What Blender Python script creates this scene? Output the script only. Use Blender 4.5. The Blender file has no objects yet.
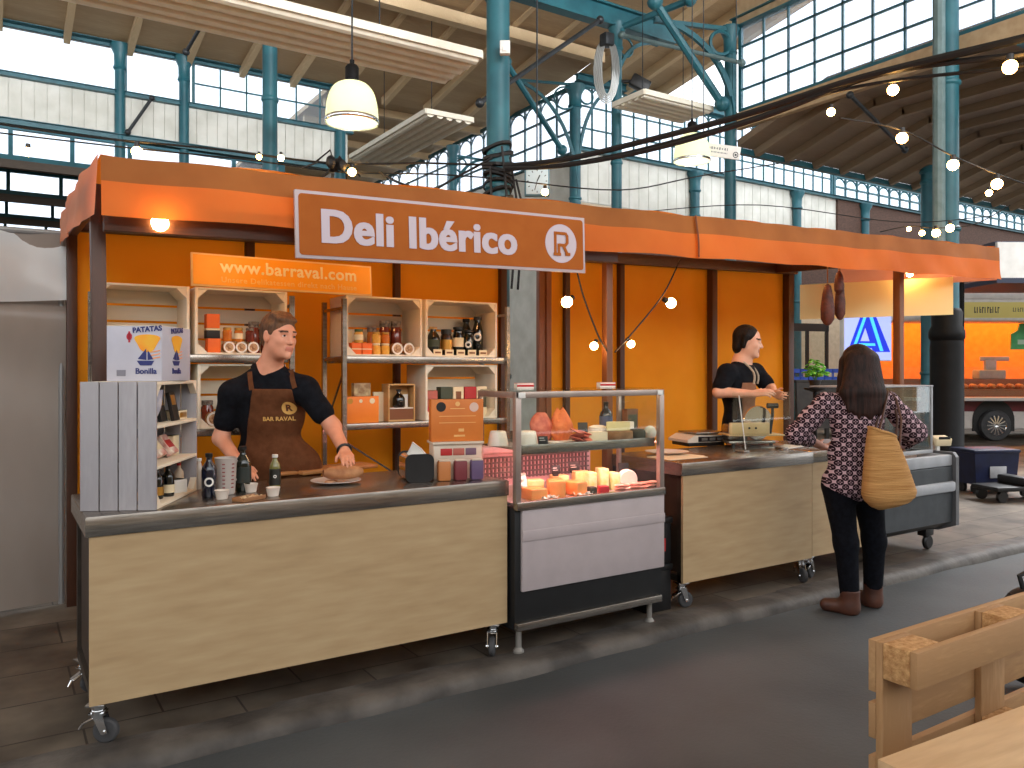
import bpy, bmesh, math, random
import numpy as np
from mathutils import Vector, Matrix, Euler
from mathutils.bvhtree import BVHTree
random.seed(7)
rnd = random.random
PI = math.pi
scene = bpy.context.scene
COL = scene.collection
V = Vector

# ---------------------------------------------------------------- camera geometry
FX, FY, RX, RY, FL, HZ, CH = 0.5427, 0.8399, 0.8399, -0.5427, 800.0, 370.0, 1.5
def PF(px, py, f):
    r = (px-512)/FL*f
    return V((FX*f+RX*r, FY*f+RY*r, CH+(HZ-py)/FL*f))
def PY(px, py, Y):
    k = (px-512)/FL
    X = Y*(FX+FY*k)/(FY-FX*k)
    f = FX*X+FY*Y
    return V((X, Y, CH+(HZ-py)/FL*f))
def PX(px, py, X):
    k = (px-512)/FL
    Y = X*(FY-FX*k)/(FX+FY*k)
    f = FX*X+FY*Y
    return V((X, Y, CH+(HZ-py)/FL*f))
def PZ(px, py, z):
    return PF(px, py, (CH-z)*FL/(py-HZ))

# ---------------------------------------------------------------- materials
def lin(c):
    out = []
    for v in c:
        v /= 255.0
        out.append(v/12.92 if v <= 0.04045 else ((v+0.055)/1.055)**2.4)
    return (out[0], out[1], out[2], 1.0)
MATS = {}
def N(nt, typ, **kw):
    n = nt.nodes.new(typ)
    for k, v in kw.items():
        if k in n.inputs: n.inputs[k].default_value = v
        else: setattr(n, k, v)
    return n
def mat(name, c1, c2=None, rough=0.6, metal=0.0, scale=8.0, stretch=(1, 1, 1), bump=0.0, bscale=None, detail=4.0,
        emit=None, estr=0.0, trans=0.0, lo=0.35, hi=0.65, coat=0.0, distort=0.0, rot=(0, 0, 0), spec=None):
    if name in MATS: return MATS[name]
    m = bpy.data.materials.new(name); m.use_nodes = True
    nt = m.node_tree; b = nt.nodes['Principled BSDF']; L = nt.links.new
    b.inputs['Roughness'].default_value = rough; b.inputs['Metallic'].default_value = metal
    if coat: b.inputs['Coat Weight'].default_value = coat
    if spec is not None: b.inputs['Specular IOR Level'].default_value = spec
    tc = N(nt, 'ShaderNodeTexCoord'); mp = N(nt, 'ShaderNodeMapping')
    mp.inputs['Scale'].default_value = stretch; mp.inputs['Rotation'].default_value = rot
    L(tc.outputs['Object'], mp.inputs['Vector'])
    col = None
    if c2 is not None:
        nz = N(nt, 'ShaderNodeTexNoise', Scale=scale, Detail=detail, Distortion=distort)
        L(mp.outputs['Vector'], nz.inputs['Vector'])
        cr = N(nt, 'ShaderNodeValToRGB')
        cr.color_ramp.elements[0].position = lo; cr.color_ramp.elements[1].position = hi
        cr.color_ramp.elements[0].color = lin(c1); cr.color_ramp.elements[1].color = lin(c2)
        L(nz.outputs['Fac'], cr.inputs['Fac']); L(cr.outputs['Color'], b.inputs['Base Color'])
        col = cr.outputs['Color']
    else:
        b.inputs['Base Color'].default_value = lin(c1)
    if bump:
        nb = N(nt, 'ShaderNodeTexNoise', Scale=bscale or scale*3, Detail=5.0)
        L(mp.outputs['Vector'], nb.inputs['Vector'])
        bp = N(nt, 'ShaderNodeBump', Strength=bump, Distance=0.02)
        L(nb.outputs['Fac'], bp.inputs['Height']); L(bp.outputs['Normal'], b.inputs['Normal'])
    if emit is not None:
        b.inputs['Emission Color'].default_value = lin(emit); b.inputs['Emission Strength'].default_value = estr
    if trans:
        out = nt.nodes['Material Output']
        t = N(nt, 'ShaderNodeBsdfTranslucent'); mx = N(nt, 'ShaderNodeMixShader', Fac=trans)
        if col is not None: L(col, t.inputs['Color'])
        else: t.inputs['Color'].default_value = lin(c1)
        L(b.outputs['BSDF'], mx.inputs[1]); L(t.outputs['BSDF'], mx.inputs[2]); L(mx.outputs['Shader'], out.inputs['Surface'])
    MATS[name] = m
    return m
def glassmat(name, tint=(255, 255, 255), gloss=0.06, rough=0.02, haze=0.0, hazecol=(235, 240, 245)):
    if name in MATS: return MATS[name]
    m = bpy.data.materials.new(name); m.use_nodes = True
    nt = m.node_tree; nt.nodes.clear(); L = nt.links.new
    out = N(nt, 'ShaderNodeOutputMaterial'); t = N(nt, 'ShaderNodeBsdfTransparent'); t.inputs['Color'].default_value = lin(tint)
    g = N(nt, 'ShaderNodeBsdfGlossy', Roughness=rough)
    lw = N(nt, 'ShaderNodeLayerWeight', Blend=0.5)
    pw = N(nt, 'ShaderNodeMath', operation='POWER'); pw.inputs[1].default_value = 4.0; L(lw.outputs['Facing'], pw.inputs[0])
    fr = N(nt, 'ShaderNodeMath', operation='MULTIPLY_ADD'); fr.inputs[1].default_value = 0.7; fr.inputs[2].default_value = gloss*0.6; L(pw.outputs[0], fr.inputs[0])
    mx = N(nt, 'ShaderNodeMixShader')
    L(fr.outputs[0], mx.inputs['Fac']); L(t.outputs['BSDF'], mx.inputs[1]); L(g.outputs['BSDF'], mx.inputs[2])
    sh = mx.outputs['Shader']
    if haze:
        d = N(nt, 'ShaderNodeBsdfTranslucent'); d.inputs['Color'].default_value = lin(hazecol)
        m2 = N(nt, 'ShaderNodeMixShader', Fac=haze)
        L(sh, m2.inputs[1]); L(d.outputs['BSDF'], m2.inputs[2]); sh = m2.outputs['Shader']
    L(sh, out.inputs['Surface'])
    MATS[name] = m
    return m
def woodmat(name, c1, c2, axis='X', rough=0.5, rings=3.0, scale=1.6, c3=None, coat=0.0):
    """long grained wood: stretched noise with a wave of darker figure; axis is the grain direction"""
    if name in MATS: return MATS[name]
    m = bpy.data.materials.new(name); m.use_nodes = True
    nt = m.node_tree; b = nt.nodes['Principled BSDF']; L = nt.links.new
    b.inputs['Roughness'].default_value = rough
    if coat: b.inputs['Coat Weight'].default_value = coat
    tc = N(nt, 'ShaderNodeTexCoord'); mp = N(nt, 'ShaderNodeMapping')
    st = {'X': (0.16, 1, 1), 'Y': (1, 0.16, 1), 'Z': (1, 1, 0.16)}[axis]
    mp.inputs['Scale'].default_value = st
    L(tc.outputs['Object'], mp.inputs['Vector'])
    nz = N(nt, 'ShaderNodeTexNoise', Scale=scale, Detail=6.0, Distortion=0.7); L(mp.outputs['Vector'], nz.inputs['Vector'])
    fine = N(nt, 'ShaderNodeTexNoise', Scale=scale*28, Detail=3.0); L(mp.outputs['Vector'], fine.inputs['Vector'])
    mm = N(nt, 'ShaderNodeMath', operation='MULTIPLY_ADD'); mm.inputs[1].default_value = rings; L(nz.outputs['Fac'], mm.inputs[0]); L(fine.outputs['Fac'], mm.inputs[2])
    fr = N(nt, 'ShaderNodeMath', operation='PINGPONG'); fr.inputs[1].default_value = 1.0; L(mm.outputs[0], fr.inputs[0])
    cr = N(nt, 'ShaderNodeValToRGB'); L(fr.outputs[0], cr.inputs['Fac'])
    cr.color_ramp.elements[0].position = 0.1; cr.color_ramp.elements[1].position = 0.9
    cr.color_ramp.elements[0].color = lin(c1); cr.color_ramp.elements[1].color = lin(c2)
    if c3:
        e = cr.color_ramp.elements.new(0.5); e.color = lin(c3)
    L(cr.outputs['Color'], b.inputs['Base Color'])
    bp = N(nt, 'ShaderNodeBump', Strength=0.12, Distance=0.01); L(fine.outputs['Fac'], bp.inputs['Height']); L(bp.outputs['Normal'], b.inputs['Normal'])
    MATS[name] = m
    return m

# ---------------------------------------------------------------- mesh builder
class MB:
    def __init__(s, M=None): s.bm = bmesh.new(); s.M = M; s.mi = 0
    def m(s, i): s.mi = i; return s
    def _add(s, vs, fs):
        M = s.M
        bv = [s.bm.verts.new(M @ V(v) if M is not None else V(v)) for v in vs]
        for f in fs:
            try:
                q = s.bm.faces.new([bv[i] for i in f]); q.material_index = s.mi
            except ValueError: pass
        return s
    def _bm(s, b, T):
        T = (s.M @ T) if s.M is not None else T
        mp = {}
        for v in b.verts: mp[v] = s.bm.verts.new(T @ v.co)
        for f in b.faces:
            q = s.bm.faces.new([mp[v] for v in f.verts]); q.material_index = s.mi
        b.free(); return s
    def box(s, c, size, rz=0.0, bev=0.0, R=None, seg=2):
        b = bmesh.new(); bmesh.ops.create_cube(b, size=1.0)
        bmesh.ops.scale(b, vec=V(size), verts=b.verts)
        if bev > 0:
            bev = min(bev, min(size)*0.45)
            bmesh.ops.bevel(b, geom=b.edges[:], offset=bev, segments=seg, profile=0.5, affect='EDGES')
        T = Matrix.Translation(V(c)) @ ((R.to_4x4() if R is not None else Matrix.Rotation(rz, 4, 'Z')))
        return s._bm(b, T)
    def bx(s, x0, x1, y0, y1, z0, z1, bev=0.0):
        return s.box(((x0+x1)/2, (y0+y1)/2, (z0+z1)/2), (abs(x1-x0), abs(y1-y0), abs(z1-z0)), bev=bev)
    def beam(s, p0, p1, w, h, up=(0, 0, 1), bev=0.0):
        """a bar of section w (sideways) by h (up) between two points"""
        p0, p1 = V(p0), V(p1); d = p1-p0; L = d.length; d.normalize()
        u = V(up)
        if abs(d.dot(u)) > 0.98: u = V((0, 1, 0))
        sd = d.cross(u).normalized(); u = sd.cross(d).normalized()
        R = Matrix((d, sd, u)).transposed()
        return s.box((p0+p1)/2, (L, w, h), bev=bev, R=R)
    def cyl(s, p0, p1, r0, r1=None, seg=16, caps=True):
        r1 = r0 if r1 is None else r1
        p0, p1 = V(p0), V(p1); d = (p1-p0).normalized()
        a = V((1, 0, 0)) if abs(d.x) < 0.9 else V((0, 1, 0))
        u = d.cross(a).normalized(); w = d.cross(u)
        vs = []
        for p, r in ((p0, r0), (p1, r1)):
            for i in range(seg):
                t = 2*PI*i/seg; vs.append(p+u*(r*math.cos(t))+w*(r*math.sin(t)))
        fs = [(i, (i+1) % seg, seg+(i+1) % seg, seg+i) for i in range(seg)]
        if caps: fs += [tuple(range(seg-1, -1, -1)), tuple(range(seg, 2*seg))]
        return s._add(vs, fs)
    def lathe(s, prof, c=(0, 0, 0), seg=24, R=None, caps=True):
        c = V(c); vs = []; n = len(prof)
        for r, z in prof:
            for i in range(seg):
                t = 2*PI*i/seg; p = V((max(r, 1e-5)*math.cos(t), max(r, 1e-5)*math.sin(t), z))
                vs.append(c+(R @ p if R is not None else p))
        fs = []
        for j in range(n-1):
            for i in range(seg):
                a = j*seg+i; b = j*seg+(i+1) % seg
                fs.append((a, b, b+seg, a+seg))
        if caps: fs.append(tuple(range(seg-1, -1, -1))); fs.append(tuple(range((n-1)*seg, n*seg)))
        return s._add(vs, fs)
    def tube(s, pts, r, seg=8, rs=None, closed=False):
        pts = [V(p) for p in pts]; n = len(pts); vs = []; u = None
        for j, p in enumerate(pts):
            d = (pts[min(j+1, n-1)]-pts[max(j-1, 0)]) if not closed else (pts[(j+1) % n]-pts[j-1])
            d.normalize()
            if u is None:
                a = V((0, 0, 1)) if abs(d.z) < 0.9 else V((1, 0, 0)); u = d.cross(a).normalized()
            else: u = (u-d*u.dot(d)).normalized()
            w = d.cross(u); rr = rs[j] if rs else r
            for i in range(seg):
                t = 2*PI*i/seg; vs.append(p+u*(rr*math.cos(t))+w*(rr*math.sin(t)))
        fs = []
        for j in range(n if closed else n-1):
            for i in range(seg):
                a = j*seg+i; b = j*seg+(i+1) % seg; k = ((j+1) % n)*seg
                fs.append((a, b, k+(i+1) % seg, k+i))
        if not closed: fs += [tuple(range(seg-1, -1, -1)), tuple(range((n-1)*seg, n*seg))]
        return s._add(vs, fs)
    def sph(s, c, r, seg=16, R=None):
        rr = V((r, r, r)) if not hasattr(r, '__len__') else V(r)
        b = bmesh.new(); bmesh.ops.create_uvsphere(b, u_segments=seg, v_segments=max(6, seg*2//3), radius=1.0)
        T = Matrix.Translation(V(c)) @ (R.to_4x4() if R is not None else Matrix.Identity(4)) @ Matrix.Diagonal((*rr, 1))
        return s._bm(b, T)
    def prism(s, poly, vec):
        """poly: 3-D points of one face; vec: extrusion"""
        n = len(poly); vec = V(vec); p = [V(q) for q in poly]
        vs = p+[q+vec for q in p]
        fs = [tuple(range(n-1, -1, -1)), tuple(range(n, 2*n))]+[(i, (i+1) % n, n+(i+1) % n, n+i) for i in range(n)]
        return s._add(vs, fs)
    def grid(s, f, nu, nv):
        vs = [f(i/nu, j/nv) for j in range(nv+1) for i in range(nu+1)]
        fs = [(j*(nu+1)+i, j*(nu+1)+i+1, (j+1)*(nu+1)+i+1, (j+1)*(nu+1)+i) for j in range(nv) for i in range(nu)]
        return s._add(vs, fs)
    def build(s, name, mats, parent=None, loc=(0, 0, 0), ang=35, world=False):
        """world: geometry was given in world coordinates, move it to the parent's (unrotated) frame / its own origin"""
        bmesh.ops.recalc_face_normals(s.bm, faces=s.bm.faces[:])
        me = bpy.data.meshes.new(name)
        off = V((0, 0, 0))
        if world:
            off = parent_loc(parent) if parent is not None else V(loc)
            if off.length: bmesh.ops.translate(s.bm, vec=-off, verts=s.bm.verts)
        s.bm.to_mesh(me); s.bm.free()
        for m in (mats if isinstance(mats, (list, tuple)) else [mats]): me.materials.append(m)
        me.polygons.foreach_set('use_smooth', [True]*len(me.polygons))
        me.set_sharp_from_angle(angle=math.radians(ang))
        o = bpy.data.objects.new(name, me); COL.objects.link(o)
        if parent is not None: o.parent = parent
        o.location = V((0, 0, 0)) if (world and parent is not None) else V(loc)
        return o
def parent_loc(o):
    p = V((0, 0, 0))
    while o is not None:
        p = p+o.location; o = o.parent
    return p
LABELS = {}
def tag(o, label, cat, group=None, kind=None):
    o['label'] = label; o['category'] = cat
    if group: o['group'] = group
    if kind: o['kind'] = kind
    return o
def thing(name, label, cat, loc=(0, 0, 0), rz=0.0, group=None):
    o = bpy.data.objects.new(name, None); COL.objects.link(o)
    o.empty_display_size = 0.1
    o.location = V(loc); o.rotation_euler = (0, 0, rz)
    return tag(o, label, cat, group)
def struct(o):
    o['kind'] = 'structure'; return o
def dup(o, loc=None, rz=None, label=None, group=None):
    c = o.copy(); COL.objects.link(c)
    for ch in [x for x in bpy.data.objects if x.parent == o]:
        d = ch.copy(); COL.objects.link(d); d.parent = c
        for g in [x for x in bpy.data.objects if x.parent == ch]:
            e = g.copy(); COL.objects.link(e); e.parent = d
    if loc is not None: c.location = V(loc)
    if rz is not None: c.rotation_euler = (0, 0, rz)
    if label: c['label'] = label
    if group: c['group'] = group
    return c
def text(name, s, size, M, parent, m, extrude=0.001, bold=0.0, align='CENTER', spacing=1.0, fat=0.0):
    cu = bpy.data.curves.new(name, 'FONT'); cu.body = s; cu.size = size; cu.extrude = extrude; cu.offset = bold
    cu.align_x = align; cu.align_y = 'CENTER'; cu.space_character = spacing; cu.resolution_u = 4
    tmp = bpy.data.objects.new(name, cu); COL.objects.link(tmp)
    dg = bpy.context.evaluated_depsgraph_get(); dg.update()
    me = bpy.data.meshes.new_from_object(tmp.evaluated_get(dg)); bpy.data.objects.remove(tmp); bpy.data.curves.remove(cu)
    me.name = name
    if fat:
        b_ = bmesh.new(); b_.from_mesh(me); g_ = b_.verts[:]+b_.edges[:]+b_.faces[:]
        for k_, dx_ in enumerate((-fat, fat)):
            r_ = bmesh.ops.duplicate(b_, geom=g_); bmesh.ops.translate(b_, vec=(dx_, 0, 0.0004*(k_+1)), verts=[v for v in r_['geom'] if isinstance(v, bmesh.types.BMVert)])
        b_.to_mesh(me); b_.free()
    me.transform(M); me.materials.clear(); me.materials.append(m)
    o = bpy.data.objects.new(name, me); COL.objects.link(o)
    if parent is not None: o.parent = parent
    return o
def frame_mat(origin, xdir, ydir):
    x = V(xdir).normalized(); z = x.cross(V(ydir)).normalized(); y = z.cross(x)
    M = Matrix((x, y, z)).transposed().to_4x4(); M.translation = V(origin); return M
def catenary(p0, p1, sag, n=14):
    p0, p1 = V(p0), V(p1)
    return [p0.lerp(p1, i/n)-V((0, 0, sag*4*(i/n)*(1-i/n))) for i in range(n+1)]

# common materials
STEEL = mat('brushed_steel', (140, 134, 126), (168, 160, 152), rough=0.27, metal=0.9, scale=6, stretch=(1, 14, 14), bump=0.02)
CHROME = mat('chrome', (215, 215, 215), rough=0.12, metal=1.0)
DARKSTEEL = mat('dark_steel', (62, 56, 50), (80, 72, 64), rough=0.5, metal=0.6)
BLACK = mat('black_plastic', (16, 16, 17), (24, 24, 26), rough=0.45)
RUBBER = mat('grey_rubber', (58, 58, 60), (74, 74, 76), rough=0.7)
TEAL = mat('teal_paint', (28, 84, 96), (40, 103, 115), rough=0.45, scale=3)
WHITE = mat('white_paint', (222, 220, 214), (236, 234, 229), rough=0.6, scale=5)
GLASS = glassmat('clear_glass', (251, 254, 252))
WGLASS = glassmat('window_glass', (245, 250, 255), haze=0.12)
CREAM = mat('cream_paint', (190, 168, 134), (212, 190, 154), rough=0.7, scale=3)
# ================================================================ the setting
ROADM = mat('asphalt', (53, 56, 58), (82, 86, 88), rough=0.62, scale=1.1, bump=0.12, bscale=60, detail=6, lo=0.25, hi=0.75)
# flagstone platform: brick pattern of worn stone
def flagmat():
    m = bpy.data.materials.new('worn_flagstones'); m.use_nodes = True; nt = m.node_tree; L = nt.links.new
    b = nt.nodes['Principled BSDF']; b.inputs['Roughness'].default_value = 0.65
    tc = N(nt, 'ShaderNodeTexCoord'); br = N(nt, 'ShaderNodeTexBrick'); br.offset = 0.5
    for k, v in {'Scale': 1.0, 'Mortar Size': 0.005, 'Brick Width': 0.62, 'Row Height': 0.42, 'Bias': 0.0}.items(): br.inputs[k].default_value = v
    br.inputs['Color1'].default_value = lin((104, 94, 84)); br.inputs['Color2'].default_value = lin((124, 116, 106)); br.inputs['Mortar'].default_value = lin((62, 54, 48))
    nz = N(nt, 'ShaderNodeTexNoise', Scale=2.3, Detail=8.0)
    cr = N(nt, 'ShaderNodeValToRGB'); cr.color_ramp.elements[0].color = lin((120, 108, 98)); cr.color_ramp.elements[1].color = lin((255, 250, 240))
    cr.color_ramp.elements[0].position = 0.3; cr.color_ramp.elements[1].position = 0.7
    mx = N(nt, 'ShaderNodeMix', data_type='RGBA', blend_type='MULTIPLY'); mx.inputs[0].default_value = 1.0
    L(tc.outputs['Object'], br.inputs['Vector']); L(tc.outputs['Object'], nz.inputs['Vector']); L(nz.outputs['Fac'], cr.inputs['Fac'])
    L(br.outputs['Color'], mx.inputs[6]); L(cr.outputs['Color'], mx.inputs[7]); L(mx.outputs[2], b.inputs['Base Color'])
    bp = N(nt, 'ShaderNodeBump', Strength=0.3, Distance=0.01); L(br.outputs['Fac'], bp.inputs['Height']); bp.invert = True
    L(bp.outputs['Normal'], b.inputs['Normal'])
    return m
FLAG = flagmat()
KERBM = mat('kerb_stone', (58, 53, 49), (96, 90, 84), rough=0.65, scale=4, bump=0.5, bscale=14)
ROAD = -0.06
g = MB(); g.bx(-12, 45, -9, 3.43, -0.30, ROAD); struct(g.build('floor', ROADM))
g = MB(); g.bx(-12, 45, 3.58, 46, -0.30, 0.0); struct(g.build('floor_platform', FLAG))
def kerb(u, v):
    x = -12+57*u
    prof = [(3.375, ROAD-0.02), (3.385, -0.035), (3.40, -0.012), (3.43, 0.004), (3.50, 0.006), (3.60, 0.003), (3.62, -0.2)]
    k = v*(len(prof)-1); i = min(int(k), len(prof)-2); t = k-i
    y = prof[i][0]*(1-t)+prof[i+1][0]*t; z = prof[i][1]*(1-t)+prof[i+1][1]*t
    return (x, y+0.012*math.sin(x*2.3)+0.008*math.sin(x*7.1+1), z+0.005*math.sin(x*3.7+v*2) if z > -0.1 else z)
g = MB(); g.grid(kerb, 420, 12); struct(g.build('trim_kerb', KERBM))

# ---- roof
BOARD = woodmat('roof_boards', (176, 150, 116), (198, 172, 136), axis='X', rough=0.7, scale=1.2)
RAFT = woodmat('rafter_wood', (206, 180, 142), (222, 198, 160), axis='Y', rough=0.7)
def roofz(y): return 7.75+0.17*(17-y)
def slab(b, x0, x1, y0, z0, y1, z1, t=0.12):
    b.prism([(x0, y0, z0), (x1, y0, z0), (x1, y1, z1), (x0, y1, z1)], (0, 0, t))
c = MB()
slab(c, -9, 10.9, -7, roofz(0)+0.05*7, 17.2, roofz(17.2))
CEIL = struct(c.build('ceiling', BOARD))
for i in range(14):
    x = -4.2+1.06*i+0.02
    r = MB(); r.beam((x, -2, roofz(-2)-0.09), (x, 17, roofz(17)-0.09), 0.11, 0.2); r.build('rafter', RAFT, CEIL)
for yy, nm in ((13.2, 'purlin'), (8.6, 'purlin')):
    r = MB(); r.beam((-6, yy, roofz(yy)-0.3), (10.8, yy, roofz(yy)-0.3), 0.2, 0.22); r.build('purlin', RAFT, CEIL)
# transept roof beyond the first bay, and the far nave
c = MB(); slab(c, 10.9, 13.4, 9.6, 8.75, 14.1, 8.0); C2 = struct(c.build('ceiling_transept', BOARD))
for i in range(3):
    x = 11.3+0.85*i; r = MB(); r.beam((x, 9.6, 8.66), (x, 14, 7.92), 0.12, 0.2); r.build('rafter', RAFT, C2)
c = MB(); slab(c, 6.4, 10.9, 17.2, 7.9, 44, 7.9); C3 = struct(c.build('ceiling_nave', BOARD))
for i in range(16):
    y = 18.2+1.5*i; r = MB(); r.beam((6.5, y, 7.8), (10.8, y, 7.8), 0.12, 0.18); r.build('rafter', RAFT, C3)
# aisle roof to the right of the clerestory: dark boards on rafters, sloping to the far side
DBOARD = woodmat('dark_roof_boards', (128, 110, 90), (146, 126, 104), axis='X', rough=0.75)
DRAFT = woodmat('dark_rafters', (132, 114, 92), (150, 130, 106), axis='Y', rough=0.75)
c = MB()
slab(c, 10.95, 40, -2, 5.98, 7.85, 5.98); slab(c, 10.95, 40, 7.85, 5.98, 9.65, 5.42)
C4 = struct(c.build('ceiling_aisle', DBOARD))
for i in range(18):
    x = 11.4+0.82*i
    r = MB(); r.beam((x, 1.5, 5.92), (x, 7.85, 5.92), 0.1, 0.16); r.beam((x, 7.82, 5.93), (x, 9.62, 5.37), 0.1, 0.14); r.build('rafter', DRAFT, C4)
r = MB(); r.beam((10.95, 9.68, 5.36), (40, 9.68, 5.36), 0.1, 0.1); r.build('eaves_beam', TEAL, C4)
r = MB(); r.beam((10.95, 5.0, 5.75), (40, 5.0, 5.75), 0.16, 0.22); r.build('cross_beam', TEAL, C4)

# ---- walls with board cladding
def boardwall(name, p, d, L, z0, z1, m, t=0.06, pitch=0.2, gap=0.012):
    b = MB(); p = V(p); d = V(d); n = V((0, 0, 1)).cross(d)
    b.beam(p+V((0, 0, (z0+z1)/2)), p+d*L+V((0, 0, (z0+z1)/2)), t, z1-z0)
    k = int(L/pitch)
    for i in range(k):
        q = p+d*(i+0.5)*pitch
        b.beam(q-n*0.045+V((0, 0, z0+0.02)), q-n*0.045+V((0, 0, z1-0.02)), 0.02, pitch-gap, up=d)
        b.beam(q+n*0.045+V((0, 0, z0+0.02)), q+n*0.045+V((0, 0, z1-0.02)), 0.02, pitch-gap, up=d)
    return struct(b.build(name, m))
WBOARD = mat('white_cladding', (206, 206, 196), (226, 226, 218), rough=0.65, scale=2.5)
boardwall('wall_back', (-4, 17, 0), (1, 0, 0), 10.6, 5.95, 6.78, WBOARD)
boardwall('wall_transept', (10.75, 14.05, 0), (1, 0, 0), 9.2, 5.2, 6.35, WBOARD, pitch=0.3)
b = MB(); b.bx(10.75, 36, 14.0, 14.2, 0, 3.4); b.bx(10.75, 36, 14.0, 14.2, 4.55, 5.2); struct(b.build('wall_shops', mat('cream_shop_wall', (196, 178, 150), (210, 192, 164), rough=0.7)))
b = MB(); b.bx(10.75, 36, 13.9, 14.25, 3.4, 4.6); b.bx(19.95, 36, 13.95, 14.2, 4.6, 6.33); struct(b.build('wall_brick', mat('dark_brick', (74, 54, 46), (96, 70, 58), rough=0.85, scale=14, stretch=(1, 1, 3))))
b = MB(); b.bx(35.6, 36, -2, 14, 0, 6); struct(b.build('wall_end', mat('dim_end_wall', (110, 98, 86), (128, 116, 102), rough=0.8)))
b = MB(); b.bx(10.72, 10.86, 14, 44, 0.0, 6.3); struct(b.build('wall_nave', WBOARD))
b = MB(); b.bx(-9, 10.9, 17.0, 17.15, 7.78, 8.4); struct(b.build('wall_upper', mat('beige_wall', (176, 150, 116), (190, 166, 132), rough=0.75)))
b = MB(); b.bx(10.86, 10.98, -5, 9.6, 7.5, 11.2); struct(b.build('wall_upper_side', MATS['beige_wall']))
b = MB(); b.bx(10.86, 10.98, -5, 9.62, 5.7, 5.98); struct(b.build('trim_sill', MATS['beige_wall']))

b = MB(); b.bx(-14, 30, -10.2, -10, -0.1, 4.5); struct(b.build('added_unseen_wall_front', MATS['beige_wall']))  # unseen hall wall behind the camera, added to block low outside light
b = MB(); b.bx(-12.2, -12, -10, 17, -0.1, 4.5); struct(b.build('added_unseen_wall_left', MATS['beige_wall']))  # unseen side wall, added likewise to cut low light from outside

# ---- windows: every band of glazing is a window with a frame and one pane
WN = [0]
def window(p, d, L, z0, z1, nx, nz, bar=0.03, tl=(), thick=0.06, arch=False):
    WN[0] += 1
    p = V(p); d = V(d).normalized(); n = V((0, 0, 1)).cross(d)
    o = bpy.data.objects.new('window_%d' % WN[0], None); COL.objects.link(o); o.location = p; struct(o)
    f = MB()
    for z in (z0, z1): f.beam(V((0, 0, z)), d*L+V((0, 0, z)), thick, thick*1.4)
    for i in range(nx+1):
        w = bar*1.8 if i in (0, nx) else bar
        f.beam(d*(L*i/nx)+V((0, 0, z0)), d*(L*i/nx)+V((0, 0, z1)), w, w)
        if arch and i < nx:
            c = d*(L*(i+0.5)/nx)+V((0, 0, z1-0.05)); a = L/nx/2
            f.tube([c+d*(a*math.cos(t))+V((0, 0, -a*0.9+a*0.9*math.sin(t))) for t in [PI*k/8 for k in range(9)]], bar*0.55, seg=4)
    for k in range(1, nz):
        z = z0+(z1-z0)*k/nz
        f.beam(V((0, 0, z)), d*L+V((0, 0, z)), bar, bar)
    fo = f.build('window_frame', TEAL, o); struct(fo)
    g = MB(); g.beam(n*0.02+V((0, 0, (z0+z1)/2)), d*L+n*0.02+V((0, 0, (z0+z1)/2)), 0.006, z1-z0-0.02)
    struct(g.build('pane', WGLASS, o))
    return o
# clerestory of the back wall
window((-4, 17, 0), (1, 0, 0), 6.0, 6.82, 7.72, 3, 1, bar=0.04)
window((2.1, 17, 0), (1, 0, 0), 1.15, 6.82, 7.72, 1, 1, bar=0.04)
window((3.35, 17, 0), (1, 0, 0), 3.15, 6.82, 7.72, 6, 2, bar=0.03)
# sawtooth roof lights beyond the back wall
SAW = woodmat('sawtooth_boards', (78, 66, 56), (96, 82, 70), axis='X')
SW = ((20.6, 6.12, 6.82), (24.3, 6.05, 6.66), (28.0, 6.05, 6.6), (31.8, 6.0, 6.5), (35.5, 6.0, 6.4))
for k in range(4):
    y, z0, z1 = SW[k]; y2, _, t2 = SW[k+1]
    window((-8, y, 0), (1, 0, 0), 14.2, z0, z1, 12, 1, bar=0.09, thick=0.1)
    b = MB(); slab(b, -8, 6.3, y+0.08, z0-0.08, y2-0.05, t2+0.12, 0.08); b.bx(-8, 6.3, y-0.08, y+0.08, z0-0.22, z0-0.04); b.bx(-8, 6.3, y-0.08, y+0.1, z1+0.04, z1+0.16)
    struct(b.build('ceiling_sawtooth', SAW))
b = MB(); b.bx(-9, 6.3, 35.5, 35.7, 0, 6.4); b.bx(6.3, 6.4, 17.2, 44, 0, 5.9); b.bx(6.3, 11, 44, 44.1, 0, 6.3); b.bx(-9, -8.9, 17, 36, 0, 6);  struct(b.build('wall_sawtooth', MATS['dim_end_wall']))
# transept wall glazing and nave glazing
window((10.8, 14.05, 0), (1, 0, 0), 9.0, 6.38, 7.85, 22, 3, bar=0.035, arch=True)
window((19.9, 14.05, 0), (1, 0, 0), 14.0, 6.38, 7.0, 26, 2, bar=0.05, arch=True)
window((10.75, 14.1, 0), (0, 1, 0), 26, 6.3, 7.78, 40, 3, bar=0.045, arch=True)
# tall clerestory over the aisle
window((10.92, 6.05, 0), (0, 1, 0), 3.5, 6.0, 7.5, 7, 4, bar=0.035)
window((10.92, -3, 0), (0, 1, 0), 8.9, 6.0, 7.5, 16, 4, bar=0.03)

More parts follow.
